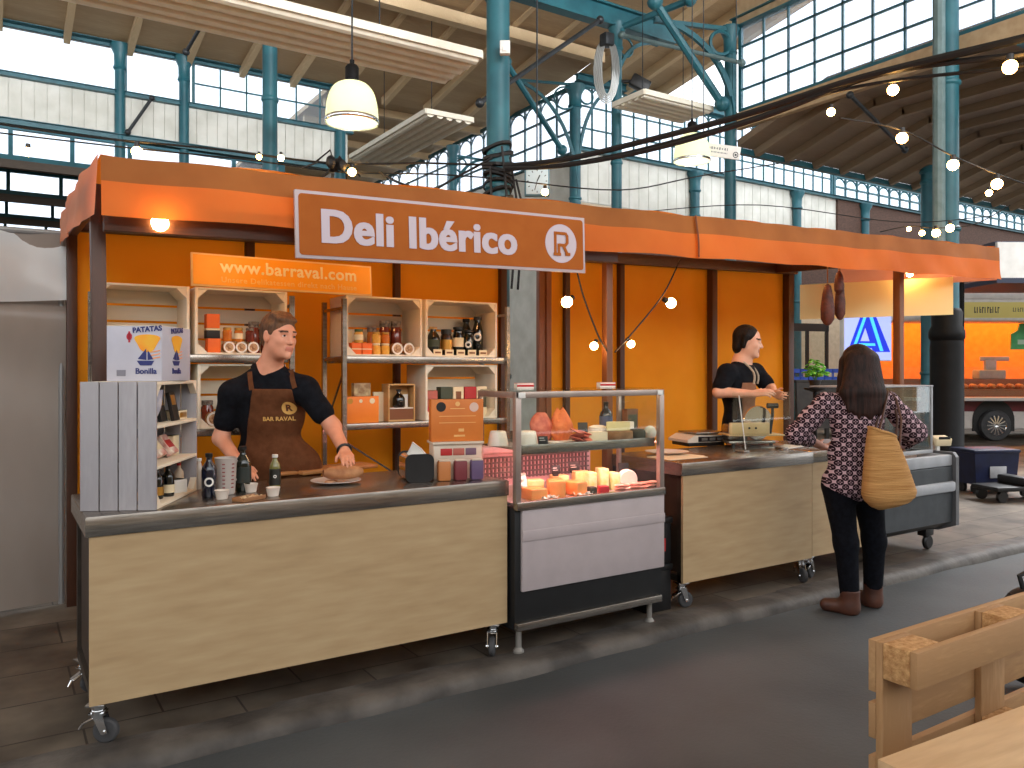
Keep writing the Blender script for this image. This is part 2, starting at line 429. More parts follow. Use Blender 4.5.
# ================================================================ camera, world, light
cam = bpy.data.cameras.new('camera'); co = bpy.data.objects.new('camera', cam); COL.objects.link(co)
cam.sensor_fit = 'HORIZONTAL'; cam.sensor_width = 36.0; cam.lens = FL/1024*36; cam.shift_y = -(384-HZ)/1024
cam.clip_start = 0.05; cam.clip_end = 200
co.location = (0, 0, CH); co.rotation_euler = (PI/2, 0, math.atan2(FY, FX)-PI/2)
scene.camera = co
w = bpy.data.worlds.new('world'); scene.world = w; w.use_nodes = True
nt = w.node_tree; bg = nt.nodes['Background']; bg.inputs['Color'].default_value = (0.92, 0.96, 1.0, 1); bg.inputs['Strength'].default_value = 2.4
vs = scene.view_settings; vs.view_transform = 'Standard'; vs.look = 'None'; vs.gamma = 1.0; vs.use_curve_mapping = False; vs.exposure = 0.0
def area(name, loc, target, sx, sy, power, col=(1, 1, 1), parent=None):
    l = bpy.data.lights.new(name, 'AREA'); l.shape = 'RECTANGLE'; l.size = sx; l.size_y = sy; l.energy = power; l.color = col
    o = bpy.data.objects.new(name, l); COL.objects.link(o); o.location = V(loc)
    d = V(target)-V(loc); o.rotation_euler = d.to_track_quat('-Z', 'Y').to_euler()
    return o
def point(name, loc, power, col, r=0.03, parent=None):
    l = bpy.data.lights.new(name, 'POINT'); l.energy = power; l.color = col; l.shadow_soft_size = r
    o = bpy.data.objects.new(name, l); COL.objects.link(o); o.location = V(loc)
    if parent is not None: o.parent = parent
    return o
# added fill lights standing in for daylight on upper hall, ceiling and aisle floor
o = area('high_daylight_fill', (3, -8.5, 8.3), (3, 17, 9.6), 30, 2.4, 760, (0.94, 0.97, 1.0)); o.data.spread = math.radians(48)
o = area('ceiling_uplight_fill', (3.5, -2.5, 4.6), (4.5, 11, 9.5), 12, 3.0, 270, (1.0, 0.95, 0.87)); o.data.spread = math.radians(110)
o = area('aisle_fill', (13.5, 3.4, 5.7), (11.0, 3.8, 0), 7, 4.0, 820, (0.97, 0.98, 1.0)); o.data.spread = math.radians(100)
WARM = (1.0, 0.62, 0.28)
# ================================================================ iron columns and roof steel
def column(name, label, x, y, r, z1, z0=0.0, base=None, cap=True, pipes=(), m=None):
    o = thing(name, label, 'column', (x, y, z0), group=None)
    s = MB(); s.lathe([(r, 0.0), (r, 0.4), (r*0.97, 0.42), (r*0.94, z1-z0)], seg=20)
    for z in (1.4, 3.3, 5.2):
        if z < z1-z0: s.lathe([(r*1.0, z), (r*1.12, z+0.02), (r*1.12, z+0.05), (r, z+0.07)], seg=20)
    s.build('shaft', m or TEAL, o)
    if base:
        b = MB(); h = base[1]; R = base[0]
        b.lathe([(R*1.15, 0), (R*1.15, 0.22), (R, 0.28), (R, h-0.5), (R*0.96, h-0.42), (R*1.08, h-0.38), (R*1.08, h-0.3), (R*0.9, h-0.22), (R*0.94, h-0.05), (R*0.8, h)], seg=24)
        b.build('pedestal', MATS['black_iron'], o)
    if cap:
        c = MB(); h = z1-z0
        c.lathe([(r, h-0.5), (r*1.25, h-0.46), (r*1.05, h-0.4), (r*1.1, h-0.2), (r*1.7, h-0.06), (r*1.7, h)], seg=16)
        c.build('capital', m or TEAL, o)
    for k, (dx, dy, pr, pz) in enumerate(pipes):
        p = MB(); p.cyl((dx, dy, pz), (dx, dy, z1-z0-0.02), pr, seg=10); p.build('downpipe', GREYTEAL, o)
    return o
mat('black_iron', (8, 8, 9), (15, 15, 16), rough=0.55, spec=0.2)
GREYTEAL = mat('grey_teal_paint', (92, 116, 118), (110, 132, 134), rough=0.5)
BOLTW = WHITE
cA = column('iron_column', 'slim teal iron column rising behind the awning beside the pendant lamp', 3.19, 11.1, 0.105, 8.7)
cB = column('iron_column', 'thick dark teal column directly behind the stall, bundled with black cables', 4.24, 6.82, 0.122, 9.4)
cC = column('iron_column', 'slender teal column carrying the chain hoist and floodlight under the cross beam', 9.42, 11.1, 0.10, 7.75)
cD = column('iron_column', 'teal column with grey downpipe standing on a black pedestal behind the chilled counter', 10.45, 5.7, 0.15, 9.6, base=(0.2, 2.3), pipes=((-0.22, -0.02, 0.075, 2.35),))
cG = column('iron_column', 'bracketed column at the far corner of the glazed nave walls', 10.62, 13.9, 0.13, 7.7)
cE = column('iron_column', 'column at the end of the tall clerestory with a ringed bracket', 10.82, 9.7, 0.105, 7.5)
p = PY(453, 150, 17.3); cH = column('iron_column', 'small teal column far down the nave behind the cable tangle', p.x, p.y, 0.1, 7.0)
for px, lb in ((120, 'teal wall column between the two widest bright windows at the back'), (184, 'teal wall column with a flared leafy capital on the back wall'), (340, 'teal wall column below the white pendant lamp')):
    p = PY(px, 100, 16.9); column('wall_column_post', lb, p.x, p.y, 0.10 if px < 300 else 0.13, 7.72)
for px, lb in ((695, 'thin teal column before the white cladding beside the hanging white sign'), (797, 'teal column on the transept wall over the middle of the awning'), (865, 'teal column on the transept wall nearest the grey downpipe column')):
    p = PY(px, 190, 13.9); column('wall_column_post', lb, p.x, p.y, 0.12, 6.3)
p = PY(927, 190, 8.9); column('iron_column', 'bright teal column just behind the column with the grey downpipe', p.x, p.y, 0.12, 5.9)
# flared wall capital brackets
def bracket(name, label, c, d, w, h, ring=0.17, t=0.05):
    """cast iron spandrel: curved arm with a ring in the crook; c is the top at the column, d the horizontal direction"""
    o = thing(name, label, 'bracket', c); d = V(d).normalized()
    a = MB(); pts = []
    for k in range(13):
        u = k/12; pts.append(d*(w*(1-math.cos(u*PI/2)))+V((0, 0, -h+h*math.sin(u*PI/2))))
    pts2 = [p for p in pts]
    for i in range(12): a.beam(pts2[i], pts2[i+1], t, t*1.3)
    a.beam((0, 0, -0.02), d*w+V((0, 0, -0.02)), t, t)
    a.beam((0, 0, -h), (0, 0, 0), t, t, up=d)
    a.build('curved_arm', TEAL, o)
    r = MB(); cc = d*(ring*1.25)+V((0, 0, -ring*1.35))
    r.tube([cc+d*(ring*math.cos(t_))+V((0, 0, ring*math.sin(t_))) for t_ in [2*PI*k/20 for k in range(20)]], t*0.45, seg=6, closed=True)
    r.build('ring', TEAL, o); return o
bracket('column_bracket', 'curved ringed iron bracket on the clerestory end column, toward the crossing', (10.82, 9.62, 7.45), (-0.75, 0.25, 0), 1.5, 1.6, ring=0.2, t=0.07)
bracket('column_bracket', 'curved iron bracket on the nave corner column reaching along the glazing toward the shops', (10.62, 13.8, 7.7), (1, -0.1, 0), 1.0, 2.0)
bracket('column_bracket', 'curved ringed iron bracket on the nave corner column reaching into the nave', (10.62, 13.8, 7.7), (-1, 0.35, 0), 1.6, 2.4, ring=0.24)
bracket('column_bracket', 'small curved bracket on the far nave column', (cH.location.x, cH.location.y, 6.8), (1, 0, 0), 1.0, 1.2)
bracket('column_bracket', 'curved bracket beneath the cross beam at the hoist column', (9.42, 11.1, 7.6), (1, 0.0, 0), 1.0, 1.0)
def girder(label, p0, p1, w, h, name='steel_beam', m=None):
    o = MB(); p0, p1 = V(p0), V(p1); o.beam((0, 0, 0), p1-p0, w*0.35, h); d = (p1-p0)
    for s_ in (-1, 1): o.beam((0, 0, s_*h/2), d+V((0, 0, s_*h/2)), w, h*0.12)
    return tag(o.build(name, m or TEAL, loc=p0), label, 'beam')
girder('deep teal roof beam running from the thick column toward the hoist column', (6.3, 11.1, 7.85), (10.8, 11.1, 7.85), 0.22, 0.34)
girder('teal eaves beam along the top of the back wall windows', (-4, 16.9, 7.8), (6.7, 16.9, 7.8), 0.16, 0.12)
girder('teal sill beam below the back wall windows', (-4, 16.9, 6.79), (6.7, 16.9, 6.79), 0.14, 0.08)
girder('teal ledge beam under the white cladding of the back wall', (-4, 16.85, 5.93), (6.7, 16.85, 5.93), 0.18, 0.1)
girder('teal eaves beam over the transept glazing', (10.7, 13.95, 7.92), (19, 13.95, 7.92), 0.18, 0.14)
girder('teal sill rail under the transept glazing', (10.7, 13.95, 6.36), (33, 13.95, 6.36), 0.16, 0.08)
girder('teal eaves beam over the tall clerestory', (10.9, -3, 7.55), (10.9, 9.7, 7.55), 0.2, 0.16)
def strut(label, p0, p1, r, m=None, name='tie_rod'):
    o = MB(); p0, p1 = V(p0), V(p1); o.cyl((0, 0, 0), p1-p0, r, seg=8)
    for q in (V((0, 0, 0)), p1-p0): o.sph(q, r*1.9, seg=8)
    return tag(o.build(name, m or TEAL, loc=p0), label, 'rod')
DKIRON = mat('dark_iron', (40, 44, 48), (54, 58, 62), rough=0.5, metal=0.4)
strut('dark diagonal roof strut from the thick column to the corner column', PF(480, 103, 11), PF(600, 20, 12.5), 0.035, DKIRON)
strut('dark iron rod dropping diagonally onto the leftmost wall column', PY(128, 132, 16.7), PY(152, 98, 16.5), 0.03, DKIRON)
strut('long thin tie rod crossing high over the crossing from the hoist column', PF(622, 35, 14.3), PF(742, 63, 13.6), 0.035, GREYTEAL)
strut('thin dark diagonal roof rod above the striped heater', PF(186, 52, 10.5), PF(215, 2, 10), 0.025, DKIRON)
strut('curved teal brace sloping from the roof down to the ringed bracket column', PF(655, 2, 13.2), PF(722, 104, 13.9), 0.07)
strut('teal diagonal brace meeting the hoist column under the ridge', PF(620, 28, 14.4), PF(690, 0, 13.5), 0.06)
strut('teal diagonal brace from the corner column into the nave roof', PF(506, 62, 15.5), PF(562, 150, 17), 0.06)
strut('dark wind brace under the dark aisle roof beside the tall clerestory', PF(850, 95, 12), PF(905, 150, 13), 0.03, DKIRON)

# ---- hall fittings
HEATM = mat('heater_enamel', (236, 230, 212), (244, 238, 222), rough=0.5)
def heater(label, p, L, wdt, ang, z, n=5, hang=1.6, tilt=0.0):
    o = thing('radiant_heater', label, 'heater', (p[0], p[1], z), ang)
    b = MB(); b.bx(0, L, 0, wdt, 0.06, 0.08); b.build('back_plate', mat('heater_back', (168, 152, 126), rough=0.6), o)
    b = MB(); b.bx(0, L, -0.02, 0.02, 0.0, 0.09); b.bx(0, L, wdt-0.02, wdt+0.02, 0.0, 0.09)
    b.bx(-0.02, 0.02, 0, wdt, 0.0, 0.09); b.bx(L-0.02, L+0.02, 0, wdt, 0.0, 0.09); b.build('panel', HEATM, o)
    for i in range(n):
        t = MB(); y = wdt*(i+0.5)/n; t.cyl((0.02, y, 0.03), (L-0.02, y, 0.03), wdt/n*0.40, seg=10); t.build('heating_tube', HEATM, o)
    for i in range(2):
        k = MB(); x = L*(0.2+0.6*i); k.tube([(x, wdt/2, 0.08), (x, wdt/2, hang)], 0.008, seg=5); k.build('hanger', DKIRON, o)
    return o
heater('long striped cream radiant heater hanging over the stall beside the pendant lamp', (-0.6, 8.0), 5.35, 0.95, 0.0, 5.12, hang=3.8)
heater('pale radiant heater far down the nave above the cable tangle', (7.3, 12.6), 3.6, 0.95, math.radians(90), 6.0, hang=2.2)
heater('white radiant heater hanging crosswise before the clerestory end column', (9.0, 9.9), 1.6, 0.8, math.radians(0), 6.05, hang=2.5)
def pendant(label, c, R, cord, glow):
    o = thing('pendant_lamp', label, 'lamp', c)
    sh = MB(); prof = []
    for k in range(13):
        t = k/12*PI/2; prof.append((R*0.26+R*0.74*math.sin(t)**0.8, R*1.42*math.cos(t)**0.85))
    prof = [(r, z) for r, z in prof]+[(R, -0.02)]
    ins = [(r-0.006, z-0.004) for r, z in reversed(prof)]
    sh.lathe(prof[::-1][::-1]+ins, seg=32)
    sh.build('lamp_shade', mat('opal_shade', (238, 242, 224), rough=0.25, trans=0.65), o)
    rim = MB(); rim.lathe([(R*1.0, -0.03), (R*1.03, -0.02), (R*1.03, 0.0), (R*1.0, 0.01), (R*0.985, -0.01), (R*1.0, -0.03)], seg=32, caps=False); rim.build('rim', CHROME, o)
    cp = MB(); cp.lathe([(R*0.3, R*1.36), (R*0.3, R*1.5), (R*0.26, R*1.52), (R*0.26, R*2.0), (R*0.2, R*2.1), (0.02, R*2.16), (0.02, R*2.3)], seg=20); cp.build('housing', MATS['black_iron'], o)
    bl = MB(); bl.sph((0, 0, R*0.55), R*0.28, seg=14); bl.build('bulb', mat('lamp_glow', (255, 250, 225), emit=(255, 246, 220), estr=glow), o)
    cd = MB(); cd.tube([(0, 0, R*2.25), (0.01, 0, cord)], 0.008, seg=6); cd.build('cord', DKIRON, o)
    return o
pendant('large opal bell pendant lamp with black housing hanging over the stall roof', PF(352, 120, 6.9), 0.225, 5.2, 70)
pendant('small opal bell pendant lamp hanging before the nave glazing beside the white sign', PF(692, 160, 12.0), 0.27, 3.6, 90)
# clock
p = PF(537, 182, 8.6)
ck = thing('wall_clock', 'square pale blue clock face hanging beside the cable-wrapped column', 'clock', p, math.atan2(RY, RX))
b = MB(); b.box((0, 0, 0), (0.27, 0.07, 0.31), bev=0.012); b.build('case', mat('clock_case', (92, 128, 140), rough=0.4), ck)
b = MB(); b.box((0, -0.038, 0), (0.235, 0.008, 0.275), bev=0.004); b.build('dial', mat('clock_dial', (196, 214, 220), rough=0.5), ck)
for nm, a, l, wd in (('hour_hand', 25, 0.07, 0.012), ('minute_hand', 195, 0.10, 0.008)):
    b = MB(); a = math.radians(a); b.beam((0, -0.045, 0), (l*math.sin(a), -0.045, l*math.cos(a)), 0.004, wd, up=(math.cos(a), 0, -math.sin(a))); b.build(nm, BLACK, ck)
for k in range(12):
    b = MB(); a = 2*PI*k/12; b.box((0.1*math.sin(a), -0.043, 0.115*math.cos(a)), (0.008, 0.003, 0.018), R=Matrix.Rotation(a, 3, 'Y')); b.build('hour_mark', BLACK, ck)
b = MB(); b.tube([(0, 0, 0.15), (0, 0, 2.6)], 0.01, seg=6); b.build('hanger', DKIRON, ck)
# small white box on the thick column, floodlight and chain hoist on the slender one
p = PF(505, 48, 7.8); b = MB(); b.box((0, 0, 0), (0.1, 0.07, 0.13), bev=0.01); b.box((0, -0.03, -0.02), (0.05, 0.03, 0.05), bev=0.006)
tag(b.build('junction_box', WHITE, loc=p), 'small white junction box fixed high on the thick column', 'box').rotation_euler = (0, 0, math.atan2(RY, RX))
fl = thing('floodlight', 'small black floodlight sticking out from the hoist column', 'lamp', PF(637, 84, 14.4), math.atan2(RY, RX))
b = MB(); b.box((0.05, 0, 0), (0.36, 0.2, 0.22), R=Matrix.Rotation(0.5, 3, 'Y'), bev=0.03); b.build('housing', BLACK, fl)
b = MB(); b.tube([(-0.28, 0.0, 0.05), (-0.1, 0, 0.05), (0.0, 0, 0.0)], 0.03); b.build('mount_arm', BLACK, fl)
ch = thing('chain_hoist', 'looped pale chain hoist hanging at the head of the slender column', 'hoist', PF(607, 40, 14.0))
b = MB()
for k in range(5):
    a = 0.10+0.03*k
    b.tube([V((RX, RY, 0))*(a*math.cos(t))+V((0, 0, -0.5+(0.46+0.03*k)*math.sin(t)))+V((FX, FY, 0))*(0.02*k) for t in [2*PI*i/16 for i in range(16)]], 0.016, seg=5, closed=True)
b.build('chain_loop', mat('galvanised', (168, 170, 168), rough=0.4, metal=0.7), ch)
b = MB(); b.box((0, 0, 0), (0.2, 0.2, 0.22), bev=0.03); b.build('hoist_body', DKIRON, ch)
# hanging white sign
p = PF(720, 151, 12.2); sg = thing('hanging_sign', 'long white hanging sign with dark lettering beside the small pendant lamp', 'sign', p, math.atan2(RY, RX))
b = MB(); b.box((0, 0, 0), (0.62, 0.03, 0.2), R=Matrix.Rotation(0.14, 3, 'Y'), bev=0.004); b.build('board', WHITE, sg)
b = MB(Matrix.Rotation(0.14, 4, 'Y'))
for k in range(16): b.box((-0.2+0.02*k+0.006*math.sin(k*3), -0.0165, 0.03), (0.011, 0.002, 0.03+0.012*math.sin(k*5.1)))
for k in range(20): b.box((-0.2+0.016*k+0.004*math.sin(k*2), -0.0165, -0.03), (0.009, 0.002, 0.018))
b.build('lettering', mat('faded_sign_print', (120, 124, 130), rough=0.6), sg)
b = MB(Matrix.Rotation(0.14, 4, 'Y')); b.tube([(0.24+0.036*math.cos(2*PI*q/16), -0.0165, -0.03+0.04*math.sin(2*PI*q/16)) for q in range(16)], 0.007, seg=5, closed=True); b.box((0.24, -0.0165, -0.03), (0.03, 0.003, 0.03)); b.build('emblem', DKIRON, sg)
for s_ in (-1, 1):
    b = MB(); b.tube([(0.25*s_, 0, 0.1-0.03*s_), (0.25*s_, 0, 3.2)], 0.008, seg=5); b.build('hanger', DKIRON, sg)

# ---- cables and festoon bulbs
CABLE = mat('black_cable', (14, 14, 15), (22, 21, 22), rough=0.6)
BULBM = mat('bulb_glow', (255, 225, 170), emit=(255, 190, 105), estr=60.0)
SOCK = BLACK
def cable(label, pts, r, name='cable', seg=7, sm=True):
    pts = [V(p) for p in pts]
    if sm:
        out = []
        for i in range(len(pts)-1):
            p0 = pts[max(i-1, 0)]; p1 = pts[i]; p2 = pts[i+1]; p3 = pts[min(i+2, len(pts)-1)]
            for k in range(6):
                t = k/6
                out.append(0.5*((2*p1)+(p2-p0)*t+(2*p0-5*p1+4*p2-p3)*t*t+(3*p1-p0-3*p2+p3)*t**3))
        out.append(pts[-1]); pts = out
    b = MB(); o = pts[0]; b.tube([q-o for q in pts], r, seg=seg)
    return tag(b.build(name, CABLE, loc=o), label, 'cable')
cable('thick black cable bundle sweeping up from the thick column across the hall', [PF(505, 166, 7.75), PF(560, 160, 7.5), PF(620, 147, 7.2), PF(740, 116, 6.5), PF(860, 78, 5.6), PF(1024, 38, 4.7), PF(1100, 18, 4.4)], 0.026)
cable('second thick black cable running just under the sweeping bundle', [PF(505, 168, 7.7), PF(560, 166, 7.5), PF(650, 150, 7.0), PF(760, 118, 6.3), PF(880, 74, 5.5), PF(1024, 54, 4.75), PF(1100, 40, 4.5)], 0.02)
cable('thinner black cable following the bundle and sagging lowest', [PF(505, 171, 7.72), PF(600, 158, 7.3), PF(720, 128, 6.6), PF(850, 88, 5.7), PF(1024, 66, 4.85), PF(1100, 55, 4.6)], 0.012)
cable('black festoon cable stretched over the back of the stall to the thick column', [PF(-40, 116, 7.2), PF(0, 124, 7.2), PF(100, 138, 7.4), PF(215, 149, 7.6), PF(330, 163, 7.8), PF(420, 163, 7.9), PF(492, 165, 7.75)], 0.011)
cable('thin black cable sagging below the back festoon cable', [PF(-40, 128, 7.3), PF(60, 140, 7.4), PF(150, 150, 7.6), PF(250, 160, 7.7), PF(340, 172, 7.85), PF(430, 174, 7.9), PF(492, 178, 7.75)], 0.008)
cable('black cable hanging in a slack loop beside the thick column', [PF(492, 158, 7.8), PF(455, 178, 7.9), PF(430, 190, 7.8), PF(400, 183, 7.7), PF(380, 172, 7.8)], 0.012)
cable('thin black wire crossing from the thick column over the right of the awning', [PF(510, 180, 7.7), PF(620, 190, 8.2), PF(700, 176, 8.8), PF(800, 160, 9.4)], 0.007)
cable('grey wire stretched between the far columns over the awning', [PF(640, 212, 10), PF(760, 205, 10), PF(900, 222, 10), PF(990, 216, 10)], 0.006)
for k, (px, py) in enumerate(((352, 172), (338, 165))):
    pass
wr = thing('cable_wrap', 'tangled coil of black cables wrapped around the thick column above the awning', 'cable', (4.24, 6.82, 2.3))
b = MB()
for k in range(16):
    z = 0.30+0.075*k
    b.tube([V(((0.135+0.012*math.sin(k*2.1+t*3))*math.cos(t), (0.135+0.012*math.sin(k*2.1+t*3))*math.sin(t), z+0.04*math.sin(t+k))) for t in [2*PI*i/14 for i in range(14)]], 0.022, seg=5, closed=True)
b.build('coil', CABLE, wr)
for k, (a, rr) in enumerate(((-1.9, 0.17), (-1.4, 0.18), (-2.6, 0.17), (-0.9, 0.19))):
    b = MB(); b.tube([(rr*math.cos(a), rr*math.sin(a), 1.4-0.1*k), (rr*1.35*math.cos(a+0.2), rr*1.35*math.sin(a+0.2), 0.8), (rr*1.1*math.cos(a), rr*1.1*math.sin(a), 0.0)], 0.012, seg=6); b.build('loose_cable', CABLE, wr)
jb = thing('cable_knot', 'black knot of connectors hanging on the festoon cable under the big pendant lamp', 'cable', PF(335, 164, 7.8))
b = MB()
for k in range(7):
    b.sph((0.06*math.sin(k*2.3), 0.05*math.cos(k*1.7), 0.05*math.sin(k*3.1)), (0.05, 0.045, 0.06), seg=8)
for k in range(6):
    a = k*1.05; b.tube([(0, 0, 0), (0.16*math.cos(a), 0.1*math.sin(a*2), 0.12*math.sin(a)), (0.3*math.cos(a), 0.1, 0.1*math.sin(a)-0.06)], 0.01, seg=5)
b.build('connectors', CABLE, jb)

def bulb(label, p, r=0.035, d=(0, 0, -1), group='festoon bulbs strung across the hall', m=None):
    o = thing('light_bulb', label, 'bulb', p, group=group); d = V(d).normalized()
    R = d.to_track_quat('Z', 'Y').to_matrix()
    s = MB(); s.lathe([(r*0.35, -r*1.9), (r*0.5, -r*1.85), (r*0.52, -r*0.9), (r*0.4, -r*0.85)], R=R, seg=12); s.build('socket', SOCK, o)
    g = MB(); g.lathe([(r*0.34, -r*0.95), (r*0.55, -r*0.75)]+[(r*math.sin(t), -r*math.cos(t)) for t in [0.75+(PI-0.75)*k/9 for k in range(10)]], R=R, seg=14); g.build('glass', m or BULBM, o)
    return o
BL = [((1010, 67), 4.75, 0.041, 'biggest glowing festoon bulb, hanging highest off the black bundle at the edge of view'),
      ((893, 90), 5.5, 0.037, 'glowing festoon bulb on the black bundle above the dark aisle roof'),
      ((831, 112), 5.9, 0.03, 'small glowing festoon bulb hanging below the bundle before the tall clerestory'),
      ((902, 138), 6.6, 0.045, 'glowing festoon bulb hanging alone beside the bright teal column'),
      ((953, 165), 6.8, 0.046, 'glowing festoon bulb in front of the grey downpipe column'),
      ((997, 184), 7.6, 0.05, 'upper of two glowing bulbs close together before the dark aisle roof'),
      ((989, 193), 9.0, 0.036, 'lower, smaller of two bulbs close together before the dark aisle roof'),
      ((950, 228), 9.2, 0.045, 'glowing bulb just above the awning against the downpipe column base'),
      ((936, 233), 9.2, 0.045, 'glowing bulb touching the top of the awning in front of the bright teal column'),
      ((922, 233), 9.3, 0.032, 'middle bulb of the low cluster over the awning'),
      ((909, 229), 9.4, 0.026, 'tiny bulb at the start of the low cluster over the awning'),
      ((137, 152), 7.4, 0.05, 'bright bulb above the corner of the awning by the first wall column'),
      ((28, 152), 7.3, 0.04, 'bulb dangling before the sawtooth roof lights'),
      ((259, 157), 7.5, 0.026, 'small bulb just before the slim teal column above the awning'),
      ((281, 158), 7.5, 0.03, 'small bulb just past the slim teal column above the awning'),
      ((352, 172), 7.8, 0.04, 'bulb under the cable knot above the awning'),
      ((408, 178), 7.8, 0.03, 'bulb low over the awning in the nave tangle'),
      ((545, 192), 7.9, 0.035, 'bulb above the sign beside the clock')]
for (px, py), f, r, lb in BL: bulb(lb, PF(px, py, f), r)
for i, (a, z) in enumerate((((893, 90), 82), ((831, 112), 98), ((1010, 67), 55))): pass
cable('thin festoon wire dropping through the lone bulb to the twin bulbs', [PF(840, 118, 6.2), PF(902, 130, 6.6), PF(953, 156, 6.8), PF(997, 174, 7.6), PF(1060, 196, 7.8)], 0.007)
cable('short festoon wire of the low cluster over the awning', [PF(880, 232, 9.5), PF(910, 226, 9.4), PF(936, 228, 9.2), PF(975, 224, 9.2), PF(1010, 205, 9.2)], 0.006)
# ================================================================ the stall
PLY = woodmat('birch_plywood', (158, 131, 97), (190, 164, 126), axis='X', rough=0.42, rings=1.7, scale=0.9, c3=(178, 150, 112))
DWOOD = woodmat('dark_stained_timber', (66, 36, 20), (104, 60, 32), axis='Z', rough=0.5, scale=2.5)
DWOODX = woodmat('dark_stained_beam', (66, 36, 20), (104, 60, 32), axis='X', rough=0.5, scale=2.5)
OWOOD = woodmat('brown_stained_post', (118, 66, 30), (158, 92, 44), axis='Z', rough=0.5, scale=2.5)
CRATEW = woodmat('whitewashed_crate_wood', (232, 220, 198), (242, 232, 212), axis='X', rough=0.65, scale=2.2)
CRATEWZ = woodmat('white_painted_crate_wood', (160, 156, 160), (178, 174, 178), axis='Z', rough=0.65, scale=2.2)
def tarp(name, c1, c2, trans, bump=0.25):
    return mat(name, c1, c2, rough=0.6, spec=0.15, scale=2.2, bump=bump, bscale=4, trans=trans, lo=0.3, hi=0.7)
TARPB = tarp('orange_tarpaulin', (238, 148, 24), (246, 160, 34), 0.25, 0.1)
TARPA = tarp('awning_tarpaulin', (206, 106, 44), (220, 122, 54), 0.3)
TARPSHADE = tarp('awning_shaded_tarpaulin', (142, 84, 40), (168, 104, 52), 0.15)  # same tarp as the valance, coloured darker where less light shines through

def caster(parent, x, y, h=0.165, rot=0.0, brake=True):
    R = Matrix.Translation((x, y, 0)) @ Matrix.Rotation(rot, 4, 'Z')
    f = MB(R)
    f.box((0, 0, h-0.006), (0.075, 0.075, 0.01), bev=0.002); f.cyl((0, 0, h-0.03), (0, 0, h-0.01), 0.026, seg=16); f.cyl((0, 0, h-0.045), (0, 0, h-0.03), 0.03, seg=16)
    for s_ in (-1, 1): f.prism([(-0.02, 0.022*s_, h-0.04), (0.024, 0.022*s_, h-0.04), (0.045, 0.022*s_, 0.045), (0.02, 0.022*s_, 0.04)], (0, 0.004*s_, 0))
    f.box((0.0, 0, h-0.042), (0.06, 0.05, 0.006))
    f.cyl((0.03, -0.032, 0.05), (0.03, 0.032, 0.05), 0.008, seg=8)
    if brake: f.beam((-0.01, 0.0, h-0.06), (-0.06, 0, h-0.085), 0.04, 0.008, bev=0.003); f.tube([(-0.06, 0.0, h-0.085), (-0.075, 0, h-0.11)], 0.006)
    fo = f.build('caster', CHROME, parent)
    w_ = MB(R); cx = V((0.03, 0, 0.05)); Ry = Matrix.Rotation(PI/2, 3, 'X')
    w_.lathe([(0.018, -0.016), (0.042, -0.016), (0.049, -0.01), (0.05, 0.0), (0.049, 0.01), (0.042, 0.016), (0.018, 0.016)], c=cx, R=Ry, seg=28)
    w_.build('wheel', RUBBER, fo)
def counter(name, label, X0, X1, Y0=3.55, D=0.7, casters=((0, 0), (1, 0), (0, 1), (1, 1)), side=True, seed=0, ztop=0.92):
    o = thing(name, label, 'counter', (X0, Y0, 0)); L = X1-X0
    t = MB(); t.bx(0, L, 0, D, ztop-0.05, ztop, bev=0.003)
    t.bx(-0.003, L+0.003, -0.003, 0.012, ztop-0.08, ztop-0.004, bev=0.002); t.bx(-0.002, 0.012, 0.013, D+0.002, ztop-0.08, ztop-0.004); t.bx(L-0.012, L+0.002, 0.013, D+0.002, ztop-0.08, ztop-0.004); t.build('worktop', STEEL, o)
    p = MB(); p.bx(0.012, L-0.004, 0.004, 0.022, 0.17, ztop-0.081); po = p.build('front_panel', PLY, o); 
    f = MB()
    for x in (0.02, L-0.06):
        for y in (0.024, D-0.05): f.bx(x, x+0.04, y, y+0.04, 0.168, ztop-0.05)
    f.bx(0.02, L-0.02, D-0.05, D-0.01, 0.17, 0.21); f.bx(0.02, L-0.02, 0.024, 0.064, 0.17, 0.21)
    for x in (0.02, L-0.06): f.bx(x, x+0.04, 0.03, D-0.02, 0.17, 0.21); f.bx(x, x+0.04, 0.03, D-0.02, ztop-0.1, ztop-0.055)
    f.build('frame', DARKSTEEL, o)
    if side:
        for xa in (0.036, L-0.046):
            s_ = MB(); s_.bx(xa, xa+0.01, 0.07, D-0.05, 0.22, ztop-0.1); s_.build('side_panel', mat('dark_brown_board', (46, 34, 26), (60, 44, 32), rough=0.6), o)
    lo = MB(); lo.bx(0.05, L-0.05, 0.05, D-0.03, 0.3, 0.32); lo.build('lower_shelf', STEEL, o)
    for i, (a, b_) in enumerate(casters):
        caster(o, 0.05 if a == 0 else L-0.06, 0.06 if b_ == 0 else D-0.06, rot=[-0.5, -2.2, 0.4, 2.0][i % 4]+seed)
    return o
C1X, C1Y = 0.30, 3.55
counter('serving_counter', 'long plywood-fronted serving counter with steel top and the aproned seller behind', 0.30, 2.27)
counter('serving_counter', 'plywood-fronted steel counter carrying the scale between display case and customer', 3.585, 4.86, 3.60, seed=0.3)
counter('serving_counter', 'narrow plywood counter section mostly hidden behind the standing customer', 4.875, 5.58, 3.62, casters=((0, 0), (1, 1)), seed=0.8)

